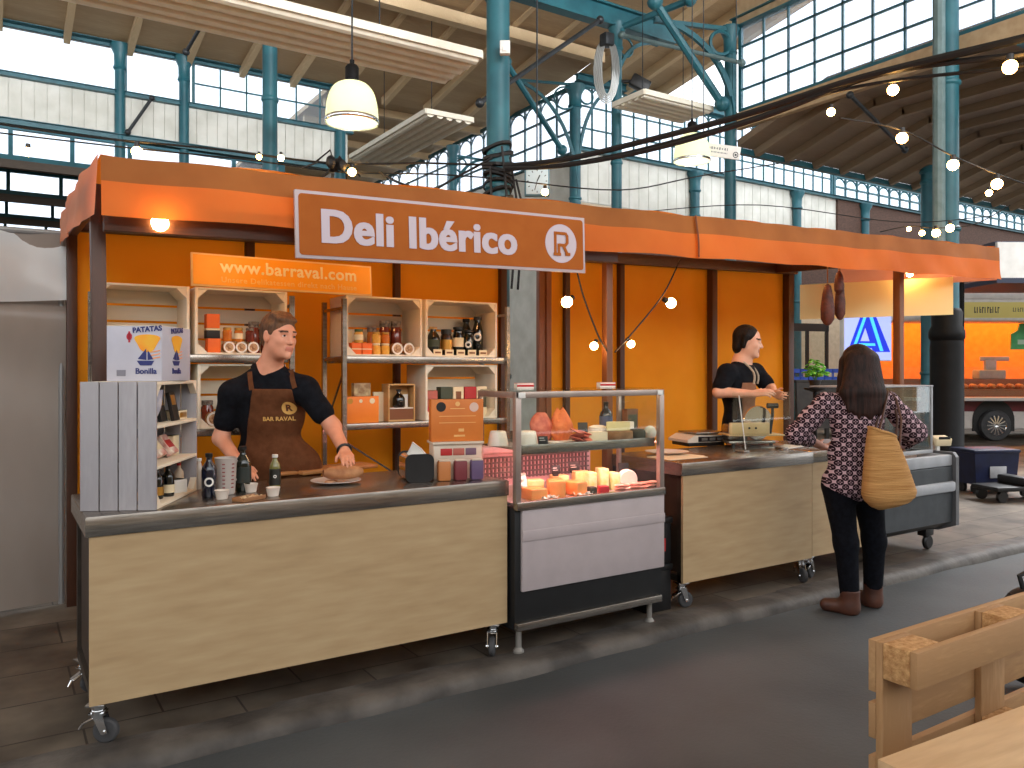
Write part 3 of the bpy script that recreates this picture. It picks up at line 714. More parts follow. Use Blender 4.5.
# ---- glass display case with two decks
DC = thing('display_case', 'refrigerated glass cheese display case with white front panel between the counters', 'display case', (2.285, 3.49, 0))
W_, DP = 1.04, 0.72
MATTEBLK = mat('matte_black_panel', (14, 15, 17), (20, 21, 23), rough=0.6)
b = MB(); b.bx(0.0, W_, 0.02, DP, 0.13, 0.78, bev=0.004); b.build('cabinet', MATTEBLK, DC)
b = MB(); b.bx(0.035, W_+0.005, 0.0, 0.02, 0.335, 0.765, bev=0.004); b.bx(0.035, W_+0.005, -0.006, 0.0, 0.60, 0.655, bev=0.002); b.build('front_panel', mat('white_lacquer', (176, 164, 165), (183, 171, 172), rough=0.35), DC)
b = MB(); b.bx(0.0, W_-0.02, -0.01, 0.03, 0.135, 0.175, bev=0.004); b.build('kick_strip', STEEL, DC)
b = MB(); b.bx(-0.004, W_+0.004, -0.012, 0.03, 0.765, 0.808, bev=0.004); b.build('front_rail', STEEL, DC)
for x, y in ((0.05, 0.06), (W_-0.06, 0.06), (0.05, DP-0.06), (W_-0.06, DP-0.06)):
    b = MB(); b.cyl((x, y, 0.0), (x, y, 0.14), 0.016, seg=12); b.lathe([(0.03, 0.0), (0.03, 0.012), (0.016, 0.03)], c=(x, y, 0), seg=14); b.build('foot', mat('worn_foot', (150, 146, 140), rough=0.5, metal=0.5), DC)
b = MB(); b.bx(0.03, W_-0.03, 0.05, DP-0.05, 0.78, 0.792); b.build('deck', mat('deck_steel', (198, 190, 188), (210, 204, 200), rough=0.4, metal=0.4), DC)
b = MB(); b.bx(0.02, W_-0.02, DP-0.05, DP-0.02, 0.79, 1.02, bev=0.003)
b.bx(0.02, W_-0.02, DP-0.16, DP-0.02, 1.0, 1.045, bev=0.008); b.build('back_panel', mat('case_lining', (222, 172, 176), (228, 182, 186), rough=0.4), DC)
b = MB()
for i in range(34): b.bx(0.05+0.028*i, 0.062+0.028*i, DP-0.058, DP-0.05, 0.83, 0.97)
for k in range(5): b.bx(0.04, W_-0.04, DP-0.06, DP-0.052, 0.835+0.031*k, 0.845+0.031*k)
b.build('grille', mat('grille_grey', (120, 96, 98), rough=0.5), DC)
b = MB()
for x in (0.012, W_-0.012): b.bx(x-0.017, x+0.017, 0.0, 0.034, 0.8, 1.385, bev=0.003)
b.bx(-0.005, W_+0.005, 0.0, 0.03, 1.352, 1.385, bev=0.003)
for x in (0.012, W_-0.012): b.bx(x-0.016, x+0.016, 0.02, 0.4, 1.352, 1.385, bev=0.003)
for x in (0.012, W_-0.012): b.bx(x-0.012, x+0.012, 0.38, 0.405, 0.8, 1.36, bev=0.003)
b.build('glass_frame', mat('satin_aluminium', (168, 152, 144), (184, 168, 158), rough=0.38, metal=0.7), DC)
b = MB(); b.bx(0.03, W_-0.03, 0.008, 0.014, 0.81, 1.35); b.build('front_glass', GLASS, DC)
for xa in (0.008, W_-0.014):
    b = MB(); b.bx(xa, xa+0.006, 0.03, 0.385, 0.81, 1.35); b.build('side_glass', GLASS, DC)
b = MB(); b.bx(0.0, W_, 0.0, 0.41, 1.386, 1.394); b.build('top_glass', GLASS, DC)
b = MB(); b.bx(0.03, W_-0.03, 0.05, 0.38, 1.075, 1.085); b.bx(0.03, W_-0.03, 0.044, 0.056, 1.048, 1.1, bev=0.002); b.build('glass_shelf', STEEL, DC)
b = MB(); b.bx(0.06, W_-0.06, 0.08, 0.12, 1.06, 1.074); b.build('lamp_strip', mat('case_lamp', (255, 220, 215), emit=(255, 170, 165), estr=46.0), DC)
b = MB(); b.bx(0.06, W_-0.06, 0.034, 0.05, 1.356, 1.38); b.build('lamp_strip', mat('case_lamp_upper', (255, 225, 200), emit=(255, 214, 180), estr=12.0), DC)
for x in (0.03, W_-0.03):
    b = MB(); b.bx(x-0.022, x+0.022, -0.006, 0.0, 1.352, 1.382, bev=0.002); b.build('corner_badge', WHITE, DC)

# ---- low chilled counter at the end
CC = thing('chilled_counter', 'low grey chilled counter with a glass sneeze guard at the end of the stall', 'counter', (5.6, 3.58, 0))
GREYP = mat('slate_grey_panel', (50, 53, 56), (60, 64, 68), rough=0.5)
LGREY = mat('light_grey_plastic', (150, 152, 156), (164, 166, 170), rough=0.45)
b = MB(); L = 1.05
prof = [(0.0, 0.25), (0.0, 0.70), (0.03, 0.72), (0.03, 0.80), (0.86, 0.80), (0.86, 0.25), (0.7, 0.18), (0.12, 0.18)]
b.prism([(0, y, z) for y, z in prof[:3]]+[(0, 0.03, 0.72)]+[(0, 0.86, 0.72), (0, 0.86, 0.25), (0, 0.7, 0.18), (0, 0.12, 0.18)], (L, 0, 0)); b.build('tub', GREYP, CC)
b = MB()
for (x0, x1, y0, y1) in ((0, L, 0.0, 0.06), (0, L, 0.80, 0.86), (0, 0.05, 0.05, 0.82), (L-0.05, L, 0.05, 0.82)): b.bx(x0, x1, y0, y1, 0.71, 0.80, bev=0.01)
b.build('rim', LGREY, CC)
b = MB(); b.bx(0, L, -0.035, 0.01, 0.50, 0.585, bev=0.02); b.build('bumper_rail', LGREY, CC)
b = MB(); b.prism([(L, -0.03, 0.22), (L, -0.03, 0.78), (L, 0.0, 0.82), (L, 0.88, 0.82), (L, 0.88, 0.24), (L, 0.72, 0.16), (L, 0.12, 0.16)], (0.045, 0, 0)); b.build('end_cheek', mat('end_cheek_grey', (88, 88, 90), (98, 98, 100), rough=0.5), CC)
b = MB(); b.bx(0.0, L+0.0, 0.16, 0.2, 0.8, 0.83, bev=0.005)
for x in (0.02, L): b.bx(x-0.012, x+0.012, 0.17, 0.19, 0.8, 1.37, bev=0.004)
b.bx(0, L+0.012, 0.165, 0.6, 1.36, 1.372, bev=0.003); b.build('glass_frame', LGREY, CC)
b = MB(); b.bx(0.03, L-0.01, 0.177, 0.183, 0.83, 1.36); b.bx(L-0.003, L+0.003, 0.19, 0.8, 0.82, 1.36); b.build('sneeze_guard', glassmat('guard_glass', (224, 230, 228), gloss=0.2), CC)
for x in (0.1, L-0.12):
    for y in (0.16, 0.72):
        k = MB(); k.box((x, y, 0.15), (0.12, 0.08, 0.06), bev=0.01); k.tube([(x, y, 0.12), (x+0.02, y, 0.06)], 0.02); ko = k.build('caster', BLACK, CC)
        k = MB(); k.lathe([(0.02, -0.02), (0.05, -0.02), (0.062, -0.008), (0.062, 0.008), (0.05, 0.02), (0.02, 0.02)], c=(x+0.03, y, 0.062), R=Matrix.Rotation(PI/2, 3, 'X'), seg=20); k.build('wheel', BLACK, ko)
b = MB(); b.bx(0.06, L-0.06, 0.07, 0.8, 0.722, 0.73); b.build('deck', WHITE, CC)

# ---- timber posts and beams of the stall
def ztop(x): return 2.473+0.030*(x-0.4)
def zbot(x): return 2.198+0.0243*(x-0.4)
def post(label, x, y, z1, w=0.06, lean=(0, 0), m=None, z0=0.0, d=None):
    b = MB(); d = d or w
    b.beam((lean[0], lean[1], z0), (0, 0, z1), w, d, up=(0, 1, 0), bev=0.004)
    o = b.build('stall_post', m or DWOOD, loc=(x, y, 0)); return tag(o, label, 'post')
YF, YB, YA = 4.3, 5.8, 4.05
post('dark timber post at the front corner behind the white crate', 0.41, YF, ztop(0.41)-0.09, 0.065, lean=(0.03, 0))
post('dark timber post at the rear corner beside the white sheet', 0.41, YB, 2.42, 0.06)
post('front middle timber post with clipped festoon wires above the display case', 3.565, YF, ztop(3.56)-0.09, 0.055, m=OWOOD)
post('rear timber post seen just behind the front middle post', 4.93, YB-0.05, 2.5, 0.055)
post('rear timber post left of the first festoon bulb', 4.295, YB-0.05, 2.48, 0.05)['label'] = 'thin rear timber post behind the upper festoon bulb over the display case'
post('rear timber post with a metal bracket behind the dark-haired vendor', 6.15, YB-0.05, 2.55, 0.075)
post('rear end timber post where the orange back tarp stops', 7.34, YB-0.05, 2.58, 0.085)
post('warm brown front timber post standing alone at the far end of the stall', 7.06, YF, ztop(7.06)-0.09, 0.07, m=OWOOD)
post('short rear timber post above the web address sign', 1.51, YB-0.05, 2.45, 0.06)
post('thin rear timber post above the crate of jars', 2.64, YB-0.05, 2.46, 0.05)
wp = MB(); wp.beam((0, 0, 0), (0, 0, 2.46), 0.13, 0.05, up=(0, 1, 0), bev=0.004); wp.beam((0.02, -0.03, 0), (0.02, -0.03, 2.46), 0.04, 0.02, up=(0, 1, 0)); tag(wp.build('stall_post', OWOOD, loc=(4.0, YB-0.12, 0)), 'broad brown timber board post beside the gap in the back tarp', 'post')
wp = MB(); wp.beam((0, 0, 0), (0, 0, 2.46), 0.06, 0.05, up=(0, 1, 0), bev=0.004); tag(wp.build('stall_post', DWOOD, loc=(3.62, YB-0.05, 0)), 'dark timber post at the crate-shelf side of the gap in the back tarp', 'post')
def beam_thing(label, p0, p1, w, h, m=None):
    b = MB(); p0 = V(p0); b.beam((0, 0, 0), V(p1)-p0, w, h, bev=0.004); return tag(b.build('stall_beam', m or DWOODX, loc=p0), label, 'beam')
beam_thing('dark timber front beam under the awning carrying the shop sign', (0.42, 4.14, zbot(0.42)+0.005), (3.5, 4.14, zbot(3.5)+0.005), 0.06, 0.12)
beam_thing('dark timber rear beam along the top of the orange back tarp', (0.42, YB-0.1, 2.42), (7.4, YB-0.1, 2.60), 0.06, 0.1)
for x, lb in ((0.41, 'short timber cross beam at the crate end of the stall'), (3.565, 'timber cross beam over the display case'), (7.06, 'timber cross beam at the far end of the stall')):
    beam_thing(lb, (x, YF, ztop(x)-0.13), (x, YB-0.1, ztop(x)-0.08), 0.05, 0.1)
# ---- awning: roof sheet with hanging valances
AW = thing('awning', 'long orange tarpaulin awning with shade painted into its upper band roofing the whole stall', 'awning', (0.4, YA, 0))
X1 = 8.33
def wob(x, v, a=0.008): return a*(math.sin(x*5.3+v*3)+0.6*math.sin(x*11.7+1.3-v*4)+0.5*math.sin(x*2.1+v*2.0))
SEAM = 4.15
def val(x0, x1, v0, v1, jog=0.0):
    def f(u, v):
        x = x0+(x1-x0)*u; t = v0+(v1-v0)*v
        zt, zb = ztop(x)+0.004*math.sin(x*9), zbot(x)+0.006*math.sin(x*7+1)
        return (x-0.4, -0.01-jog-0.03*t+wob(x, t)*(0.25+t), zt+(zb-zt)*t)
    return f
def shadecut(x): return 0.40
b = MB(); b.grid(val(0.40, SEAM, 0.0, 0.42), 110, 6); b.grid(val(SEAM-0.02, X1, 0.0, 0.42, 0.012), 120, 6); b.build('upper_shade_band', TARPSHADE, AW, ang=80)
b = MB(); b.grid(val(0.40, SEAM, 0.42, 1.0), 110, 8); b.build('valance', TARPA, AW, ang=80)
b = MB(); b.grid(val(SEAM-0.02, X1, 0.42, 1.0, 0.012), 120, 8); b.build('valance', TARPA, AW, ang=80)
def rf(u, v):
    x = 0.4+(X1-0.4)*u; y = v*(YB-YA+0.03)
    return (x-0.4, y, ztop(x)+0.03*v+0.018*math.sin(x*3.1)*math.sin(v*PI)+0.012*math.sin(x*7+v*5))
b = MB(); b.grid(rf, 90, 12); b.build('roof_sheet', tarp('awning_roof_sheet', (228, 128, 40), (240, 144, 52), 0.35), AW, ang=80)
def sidef(u, v):
    y = u*(YB-YA+0.02); zt = ztop(0.4)+0.03*u; zb = zbot(0.4)+0.1*u
    return (-0.012-0.03*min(1, u*3)+wob(y*1.7, v, 0.007)*min(1, u*6)-0.015*v, y-0.025*(1-u), zt+(zb-zt)*v)
b = MB(); b.grid(sidef, 24, 10); b.build('side_valance', tarp('awning_side_tarp', (206, 130, 96), (218, 146, 110), 0.4), AW, ang=80)
def sider(u, v):
    y = u*(YB-YA+0.02); zt = ztop(X1)+0.03*u; zb = zbot(X1)+0.06*u
    return (X1-0.4+0.006+wob(y*1.7, v, 0.01), y, zt+(zb-zt)*v)
b = MB(); b.grid(sider, 24, 10); b.build('side_valance', MATS['awning_side_tarp'], AW, ang=80)
# seam line where the two sheets overlap
b = MB(); b.tube([(SEAM-0.4-0.02, -0.035-0.03*t+wob(SEAM, t)*(0.25+t), ztop(SEAM)+(zbot(SEAM)-ztop(SEAM))*t) for t in [k/8 for k in range(9)]], 0.006, seg=5); b.build('seam', mat('seam_brown', (120, 62, 28), rough=0.6), AW)
# ---- back and side tarps
def backtarp(x0, x1, label, z0=0.05):
    b = MB()
    def f(u, v):
        x = x0+(x1-x0)*u
        return (x-x0, 0.012*math.sin(x*4.1+v*2)+0.008*math.sin(x*9+v*5), z0+(2.50+0.02*x-z0)*v)
    b.grid(f, int((x1-x0)*16), 24); o = b.build('back_tarp', TARPB, loc=(x0, YB, 0), ang=80); return tag(o, label, 'tarp')
backtarp(0.43, 3.60, 'orange back tarp behind the shelf of crates and the aproned seller')
backtarp(4.0, 7.36, 'orange back tarp behind the display case and the dark-haired vendor')
# hanging side banner at the far end
P0, P1 = V((8.28, 4.45, 0)), V((7.62, 5.82, 0))
b = MB(); b.grid(lambda u, v: tuple((P1-P0)*u+V((0.01*math.sin(u*14), 0, 2.07+0.39*v))), 30, 6)
tag(b.build('hanging_banner', tarp('pale_yellow_banner', (254, 232, 168), (254, 238, 180), 0.4, 0.05), loc=P0, ang=80), 'plain pale yellow cloth banner hanging at the far end under the awning', 'banner')

# ---- main sign
p0, p1 = PY(294, 224, 3.985), PY(583, 246, 3.985)
ang = math.atan2(p1.y-p0.y, p1.x-p0.x)
SL = p1.x-p0.x
SG = thing('shop_sign', 'long brown-orange Deli shop sign with white border hanging on the awning front', 'sign', ((p0.x+p1.x)/2, 3.975, (p0.z+p1.z)/2+0.0))
tilt = math.atan2(p1.z-p0.z, SL)
Ty = Matrix.Rotation(-tilt, 4, 'Y'); H_ = 0.345
b = MB(Ty); b.box((0, 0, 0), (SL, 0.02, H_), bev=0.003); b.build('border', mat('sign_white', (184, 168, 172), rough=0.5), SG)
b = MB(Ty)
def rrect(w, h, r, y, n=5):
    pts = []
    for cx, cz, a0 in ((w/2-r, h/2-r, 0), (-w/2+r, h/2-r, PI/2), (-w/2+r, -h/2+r, PI), (w/2-r, -h/2+r, 1.5*PI)):
        for k in range(n+1): a = a0+PI/2*k/n; pts.append((cx+r*math.cos(a), y, cz+r*math.sin(a)))
    return pts
b.prism(rrect(SL-0.035, H_-0.035, 0.018, -0.0105), (0, -0.003, 0)); b.build('board', mat('sign_orange', (160, 84, 26), (166, 90, 30), rough=0.6, spec=0.15), SG)
SWH = mat('sign_letter_white', (192, 178, 188), rough=0.5)
text('lettering', 'Deli Ibérico', 0.235, Ty @ frame_mat((-0.195, -0.0165, -0.012), (1, 0, 0), (0, 0, 1)), SG, SWH, bold=0.0065, spacing=1.06, fat=0.0042)
b = MB(Ty); cx = SL/2-0.19
b.prism([(cx+0.118*math.cos(2*PI*k/40), -0.0135, 0.118*math.sin(2*PI*k/40)) for k in range(40)], (0, -0.003, 0)); b.build('logo_disc', SWH, SG)
b = MB(Ty)  # squared R mark
BN = [0]
def bar(x0, z0, x1, z1, w=0.018):
    BN[0] += 1; y = -0.018-0.0004*BN[0]; b.beam((cx+x0, y, z0), (cx+x1, y, z1), w, 0.003, up=(0, 1, 0))
bar(-0.045, -0.075, -0.045, 0.07); bar(-0.054, 0.062, 0.03, 0.062); bar(0.03, 0.066, 0.047, 0.045); bar(0.045, 0.05, 0.045, 0.005); bar(0.048, 0.01, 0.028, -0.012); bar(0.034, -0.01, -0.02, -0.01); bar(-0.02, -0.002, -0.02, -0.066); bar(0.012, -0.01, 0.042, -0.062); bar(-0.06, -0.067, -0.006, -0.067); bar(0.028, -0.064, 0.064, -0.064)
b.build('logo', MATS['sign_orange'], SG)

# ---- shelf rack with wooden crates
YC = 4.95
RK = thing('shelf_rack', 'stainless steel shelf rack holding the wooden crates against the orange tarp', 'rack', (0.46, YC, 0))
RL = 3.14-0.46
GX0, GX1 = 1.07, 1.45   # open bay in the middle of the rack
b = MB(); b.bx(0, GX0, -0.03, 0.34, 1.545, 1.59, bev=0.003); b.build('shelf', STEEL, RK)
b = MB(); b.bx(GX1, RL, -0.03, 0.34, 1.545, 1.59, bev=0.003); b.build('shelf', STEEL, RK)
b = MB(); b.bx(0, GX0, -0.03, 0.34, 1.11, 1.15, bev=0.003); b.build('shelf', STEEL, RK)
b = MB(); b.bx(GX1, RL, -0.03, 0.34, 1.11, 1.15, bev=0.003); b.build('shelf', STEEL, RK)
for x in (0.012, GX0+0.02, GX1-0.02, RL):
    b = MB()
    for y in (-0.03, 0.34): b.bx(x-0.014, x+0.014, y-0.014, y+0.014, 0, 1.96)
    for z in (0.3, 0.62, 1.13, 1.57, 1.9): b.bx(x-0.01, x+0.01, -0.03, 0.34, z-0.01, z+0.01)
    b.build('upright', STEEL, RK)
for x0, x1 in ((GX0+0.02, 0.1), (GX1-0.02, RL-0.1)):
    b = MB(); b.beam((x0, 0.35, 0.35), (x1, 0.35, 1.1), 0.012, 0.012); b.beam((x0, 0.35, 1.1), (x1, 0.35, 0.35), 0.012, 0.012); b.build('cross_brace', STEEL, RK)
b = MB(); b.beam((GX1-0.02, -0.03, 1.5), (GX1+0.02, 0.34, 1.2), 0.01, 0.012); b.build('side_brace', STEEL, RK)
b = MB(); b.bx(0, RL, -0.03, 0.34, 0.28, 0.32); b.build('bottom_shelf', STEEL, RK)
def crate(label, loc, Wd, Hh, Dd, rz=0.0, m=None, group=None, shelves=0, vertical=False, face='-Y'):
    """open fruit crate lying on its side: mouth toward -Y, slatted bottom at the back, corner blocks"""
    o = thing('wooden_crate', label, 'crate', loc, rz, group=group); m = m or CRATEW; t = 0.012
    for nm, sx in (('end_board', 0), ('end_board', 1)):
        b = MB(); x0 = 0 if sx == 0 else Wd-0.016; b.bx(x0, x0+0.016, 0, Dd, 0, Hh, bev=0.002)
        for z0 in (0.0, Hh-0.05):   # corner fillets
            s_ = 1 if sx == 0 else -1; xx = 0.016 if sx == 0 else Wd-0.016
            zz = t if z0 == 0 else Hh-t; dz = 0.055 if z0 == 0 else -0.055
            b.prism([(xx, 0.006, zz), (xx+s_*0.055, 0.006, zz), (xx, 0.006, zz+dz)], (0, Dd-0.03, 0))
        b.build(nm, m, o)
    n = 3
    for z0, z1, nm in ((0, t, 'floor_slat'), (Hh-t, Hh, 'top_slat')):
        for k in range(n):
            w = Dd/n; b = MB(); b.bx(0.016, Wd-0.016, k*w+(0.004 if k else 0), (k+1)*w-0.008, z0, z1, bev=0.0015); b.build(nm, m, o)
    for k in range(4):
        w = Hh/4; b = MB(); b.bx(0, Wd, Dd-0.012, Dd, k*w+0.007, (k+1)*w-0.007, bev=0.0015); b.build('back_slat', m, o)
    return o
G_CR = 'whitewashed crates on the steel rack'
CA = crate('whitewashed crate at the end post, holding a crumpled paper bag', (0.47, YC, 1.592), 0.485, 0.395, 0.30, group=G_CR)
CB = crate('whitewashed crate behind the seller holding orange and black boxes and tins', (0.985, YC, 1.592), 0.545, 0.395, 0.30, group=G_CR)
CCr = crate('whitewashed crate with preserves in jars and small orange boxes', (1.915, YC, 1.592), 0.55, 0.395, 0.30, group=G_CR)
CDr = crate('whitewashed crate full of dark oil bottles', (2.49, YC, 1.592), 0.58, 0.395, 0.30, group=G_CR)
CE = crate('lower whitewashed crate beside the seller shoulder with a round tin', (1.0, YC, 1.152), 0.52, 0.385, 0.30, group=G_CR)
CF = crate('lower whitewashed crate with red, green and cream boxes', (2.49, YC, 1.152), 0.58, 0.385, 0.30, group=G_CR)
CG = crate('lower whitewashed crate behind the counter crate, beside the end post', (0.47, YC, 1.152), 0.485, 0.385, 0.30, group=G_CR)
# web address sign on top of the crates
q0, q1 = V((0.965, YC-0.01, 1.99)), V((2.09, YC-0.01, 1.99))
WS = thing('web_sign', 'bright orange web address board standing on top of the crates', 'sign', ((q0.x+q1.x)/2, YC-0.0, 1.99))
Tl = Matrix.Rotation(math.radians(-6), 4, 'X') @ Matrix.Rotation(math.radians(0.3), 4, 'Y')
b = MB(Tl); b.box((0, 0, 0.1), (1.13, 0.016, 0.2), bev=0.002); b.build('border', mat('web_sign_white', (250, 214, 150), rough=0.5), WS)
b = MB(Tl); b.box((0, -0.009, 0.1), (1.108, 0.004, 0.178)); b.build('board', mat('web_sign_orange', (255, 176, 34), (255, 182, 40), rough=0.5), WS)
text('lettering', 'www.barraval.com', 0.105, Tl @ frame_mat((0.03, -0.0125, 0.125), (1, 0, 0), (0, 0, 1)), WS, mat('web_letter', (255, 244, 200), rough=0.5), bold=0.0025, spacing=1.08)
text('lettering', 'Unsere Delikatessen direkt nach Hause', 0.048, Tl @ frame_mat((0.03, -0.0125, 0.045), (1, 0, 0), (0, 0, 1)), WS, mat('web_letter_faint', (255, 214, 130), rough=0.5), bold=0.0005, spacing=1.1)

# ---- festoon inside the stall
SB = mat('stall_bulb_glow', (255, 225, 170), emit=(255, 198, 125), estr=50.0)
G_SB = 'warm bulbs inside the stall'
SBL = [(PY(160, 223, 4.09), 0.04, (0.1, -0.2, -1), 'bright warm bulb under the awning above the white crate'),
       (PY(567, 302, 4.34), 0.038, (-0.8, -0.2, -0.5), 'upper warm bulb on the festoon near the shop sign corner'),
       (PY(594, 346, 4.30), 0.028, (-0.5, -0.2, -0.7), 'lower warm bulb on the festoon just before the middle post'),
       (PY(631, 344, 4.34), 0.028, (0.5, -0.2, -0.7), 'lower warm bulb on the festoon just past the middle post'),
       (PY(671, 303, 4.36), 0.038, (0.9, -0.2, -0.4), 'upper warm bulb on the festoon toward the dark-haired vendor'),
       (PY(910, 272, 4.40), 0.036, (0.2, -0.2, -0.9), 'warm bulb under the far end of the awning by the pale banner')]
for p, r, d, lb in SBL: bulb(lb, p, r, d, G_SB, SB)
cable('brown festoon wire from the sign corner down to the middle post', [PY(575, 262, 4.32), PY(583, 295, 4.34), PY(598, 335, 4.32), PY(607, 351, 4.26)], 0.006)
cable('brown festoon wire from the middle post up to the awning', [PY(615, 352, 4.26), PY(628, 338, 4.34), PY(662, 296, 4.36), PY(680, 260, 4.36)], 0.006)
# added bulbs tucked out of sight under the roof to brighten shelves and tarp
for x, y, z, pw in ((1.2, 4.45, 2.30, 22), (2.4, 4.45, 2.32, 22), (4.4, 4.55, 2.505, 16), (5.9, 4.6, 2.555, 18), (8.0, 4.75, 2.50, 18)):
    o = thing('light_bulb', {1.2: 'added unseen warm bulb behind the valance over the seller', 2.4: 'added unseen warm bulb behind the shop sign', 4.4: 'added unseen warm bulb under the roof over the display case', 5.9: 'added unseen warm bulb under the roof over the scale', 8.0: 'added unseen warm bulb under the roof by the pale banner'}[x], 'bulb', (x, y, z), group=G_SB)
    s_ = MB(); s_.lathe([(0.012, 0.06), (0.016, 0.058), (0.016, 0.028), (0.012, 0.026)], seg=12); s_.tube([(0, 0, 0.06), (0, 0, ztop(x)-z)], 0.005); s_.build('socket', BLACK, o)
    s_ = MB(); s_.sph((0, 0, 0), 0.03, seg=14); s_.build('glass', mat('added_bulb_glow', (255, 225, 170), emit=(255, 198, 125), estr=210.0), o)
# ================================================================ goods
def lathe_thing(name, label, cat, loc, parts, group=None, rz=0.0):
    """parts: [(part name, profile, material)] ; one part -> a single mesh"""
    o = thing(name, label, cat, loc, rz, group)
    for nm, prof, m in parts:
        b = MB(); b.lathe(prof, seg=20); b.build(nm, m, o)
    return o
DGLASS = mat('dark_bottle_glass', (12, 16, 14), (18, 22, 20), rough=0.12, coat=0.5)
NGLASS = mat('navy_bottle_glass', (14, 18, 34), (18, 24, 44), rough=0.14, coat=0.5)
GGLASS = mat('green_black_glass', (12, 22, 16), (18, 30, 22), rough=0.12, coat=0.5)
PAPER = mat('white_paper', (232, 228, 220), rough=0.7)
CREAMP = mat('cream_paper', (226, 208, 170), (232, 216, 182), rough=0.7)
ORANGEP = mat('orange_card', (228, 100, 26), (234, 110, 34), rough=0.6)
BLACKP = mat('black_card', (24, 22, 22), rough=0.6)
REDP = mat('red_card', (176, 34, 36), rough=0.6)
GREENP = mat('dark_green_card', (58, 66, 46), rough=0.6)
PINKP = mat('dusty_pink_card', (176, 92, 78), rough=0.6)
GOLD = mat('gold_tin', (190, 140, 62), rough=0.35, metal=0.7)
BROWNP = mat('brown_card', (120, 70, 36), rough=0.6)
AMBER = mat('amber_preserve', (190, 96, 26), (214, 128, 44), rough=0.15, scale=30, coat=0.5)
YELLOWJ = mat('yellow_preserve', (222, 160, 60), (238, 186, 90), rough=0.15, scale=30, coat=0.5)
REDJ = mat('dark_red_preserve', (96, 34, 22), (126, 50, 30), rough=0.15, scale=30, coat=0.5)
CLOTHL = mat('patterned_lid_cloth', (60, 50, 46), (150, 140, 130), rough=0.8, scale=60)
CORK = mat('cork', (176, 132, 84), (196, 154, 104), rough=0.8, scale=40)
def label_ring(r, z0, z1): return [(r, z0), (r+0.0012, z0), (r+0.0012, z1), (r, z1)]
def bottle(name, label, loc, h, r, glass, neck=0.32, lab=None, labz=(0.15, 0.5), cap=None, group=None, cat='bottle', shoulder=0.62, badge=None, bz=0.4, face=None):
    o = thing(name, label, cat, loc, group=group)
    hs = h*shoulder; nr = r*neck
    b = MB(); b.lathe([(r*0.9, 0), (r, 0.008), (r, hs), (r*0.85, hs+(h-hs)*0.22), (nr*1.2, hs+(h-hs)*0.5), (nr, hs+(h-hs)*0.62), (nr, h*0.93), (nr*1.15, h*0.935), (nr*1.15, h*0.95)], seg=22); b.build('body', glass, o)
    b = MB(); b.lathe([(nr*1.25, h*0.91), (nr*1.3, h*0.915), (nr*1.3, h*0.995), (nr*1.1, h)], seg=16); b.build('cap', cap or BLACK, o)
    if lab: b = MB(); b.lathe(label_ring(r*1.003, h*labz[0], h*labz[1]), seg=22); b.build('paper_label', lab, o)
    if badge:
        d = (face or (V((0, 0, 0))-V((loc[0], loc[1], 0)))); d = V((d[0], d[1], 0)).normalized(); s_ = V((-d.y, d.x, 0)); c = V((0, 0, h*bz))
        b = MB()
        def f(t, rr): x = rr*math.cos(t); return c+s_*(r*1.02*math.sin(x/r))+d*(r*1.02*math.cos(x/r)+0.001)+V((0, 0, rr*math.sin(t)))
        n = 24; R0, R1 = badge
        vs = [f(2*PI*k/n, R0) for k in range(n)]+[f(2*PI*k/n, R1) for k in range(n)]
        b._add(vs, [(k, (k+1) % n, n+(k+1) % n, n+k) for k in range(n)]); b.build('round_badge', PAPER, o)
    return o
def jar(label, loc, h, r, fill, lid, group=None, lab=None):
    o = thing('preserve_jar', label, 'jar', loc, group=group)
    b = MB(); b.lathe([(r*0.92, 0), (r, 0.006), (r, h*0.72), (r*0.82, h*0.8), (r*0.82, h*0.84)], seg=20); b.build('glass', fill, o)
    b = MB(); b.lathe([(r*0.9, h*0.82), (r*0.92, h*0.825), (r*0.92, h*0.985), (r*0.86, h)], seg=20); b.build('lid', lid, o)
    if lab: b = MB(); b.lathe(label_ring(r*1.004, h*0.2, h*0.6), seg=20); b.build('paper_label', lab, o)
    return o
def tin(label, loc, r, depth, m, group=None):
    """a flat round tin standing on its edge, lid toward the customer"""
    o = thing('round_tin', label, 'tin', (loc[0], loc[1], loc[2]+r), group=group); R = Matrix.Rotation(PI/2, 3, 'X')
    b = MB(); b.lathe([(r, -depth/2), (r, depth/2-0.006), (r*0.97, depth/2)], R=R, seg=28); b.build('can', m, o)
    b = MB(); b.lathe([(r*1.0, depth/2-0.004), (r*1.02, depth/2), (r*0.98, depth/2+0.003), (r*0.72, depth/2+0.002), (r*0.72, depth/2-0.001)], R=R, seg=28); b.build('lid_rim', PAPER, o)
    b = MB(); b.lathe([(r*0.7, depth/2-0.001), (r*0.7, depth/2+0.001), (r*0.0, depth/2+0.0012)], R=R, seg=24); b.build('lid_label', mat('lid_label_brown', (132, 84, 50), (206, 172, 128), rough=0.5, scale=70), o)
    return o
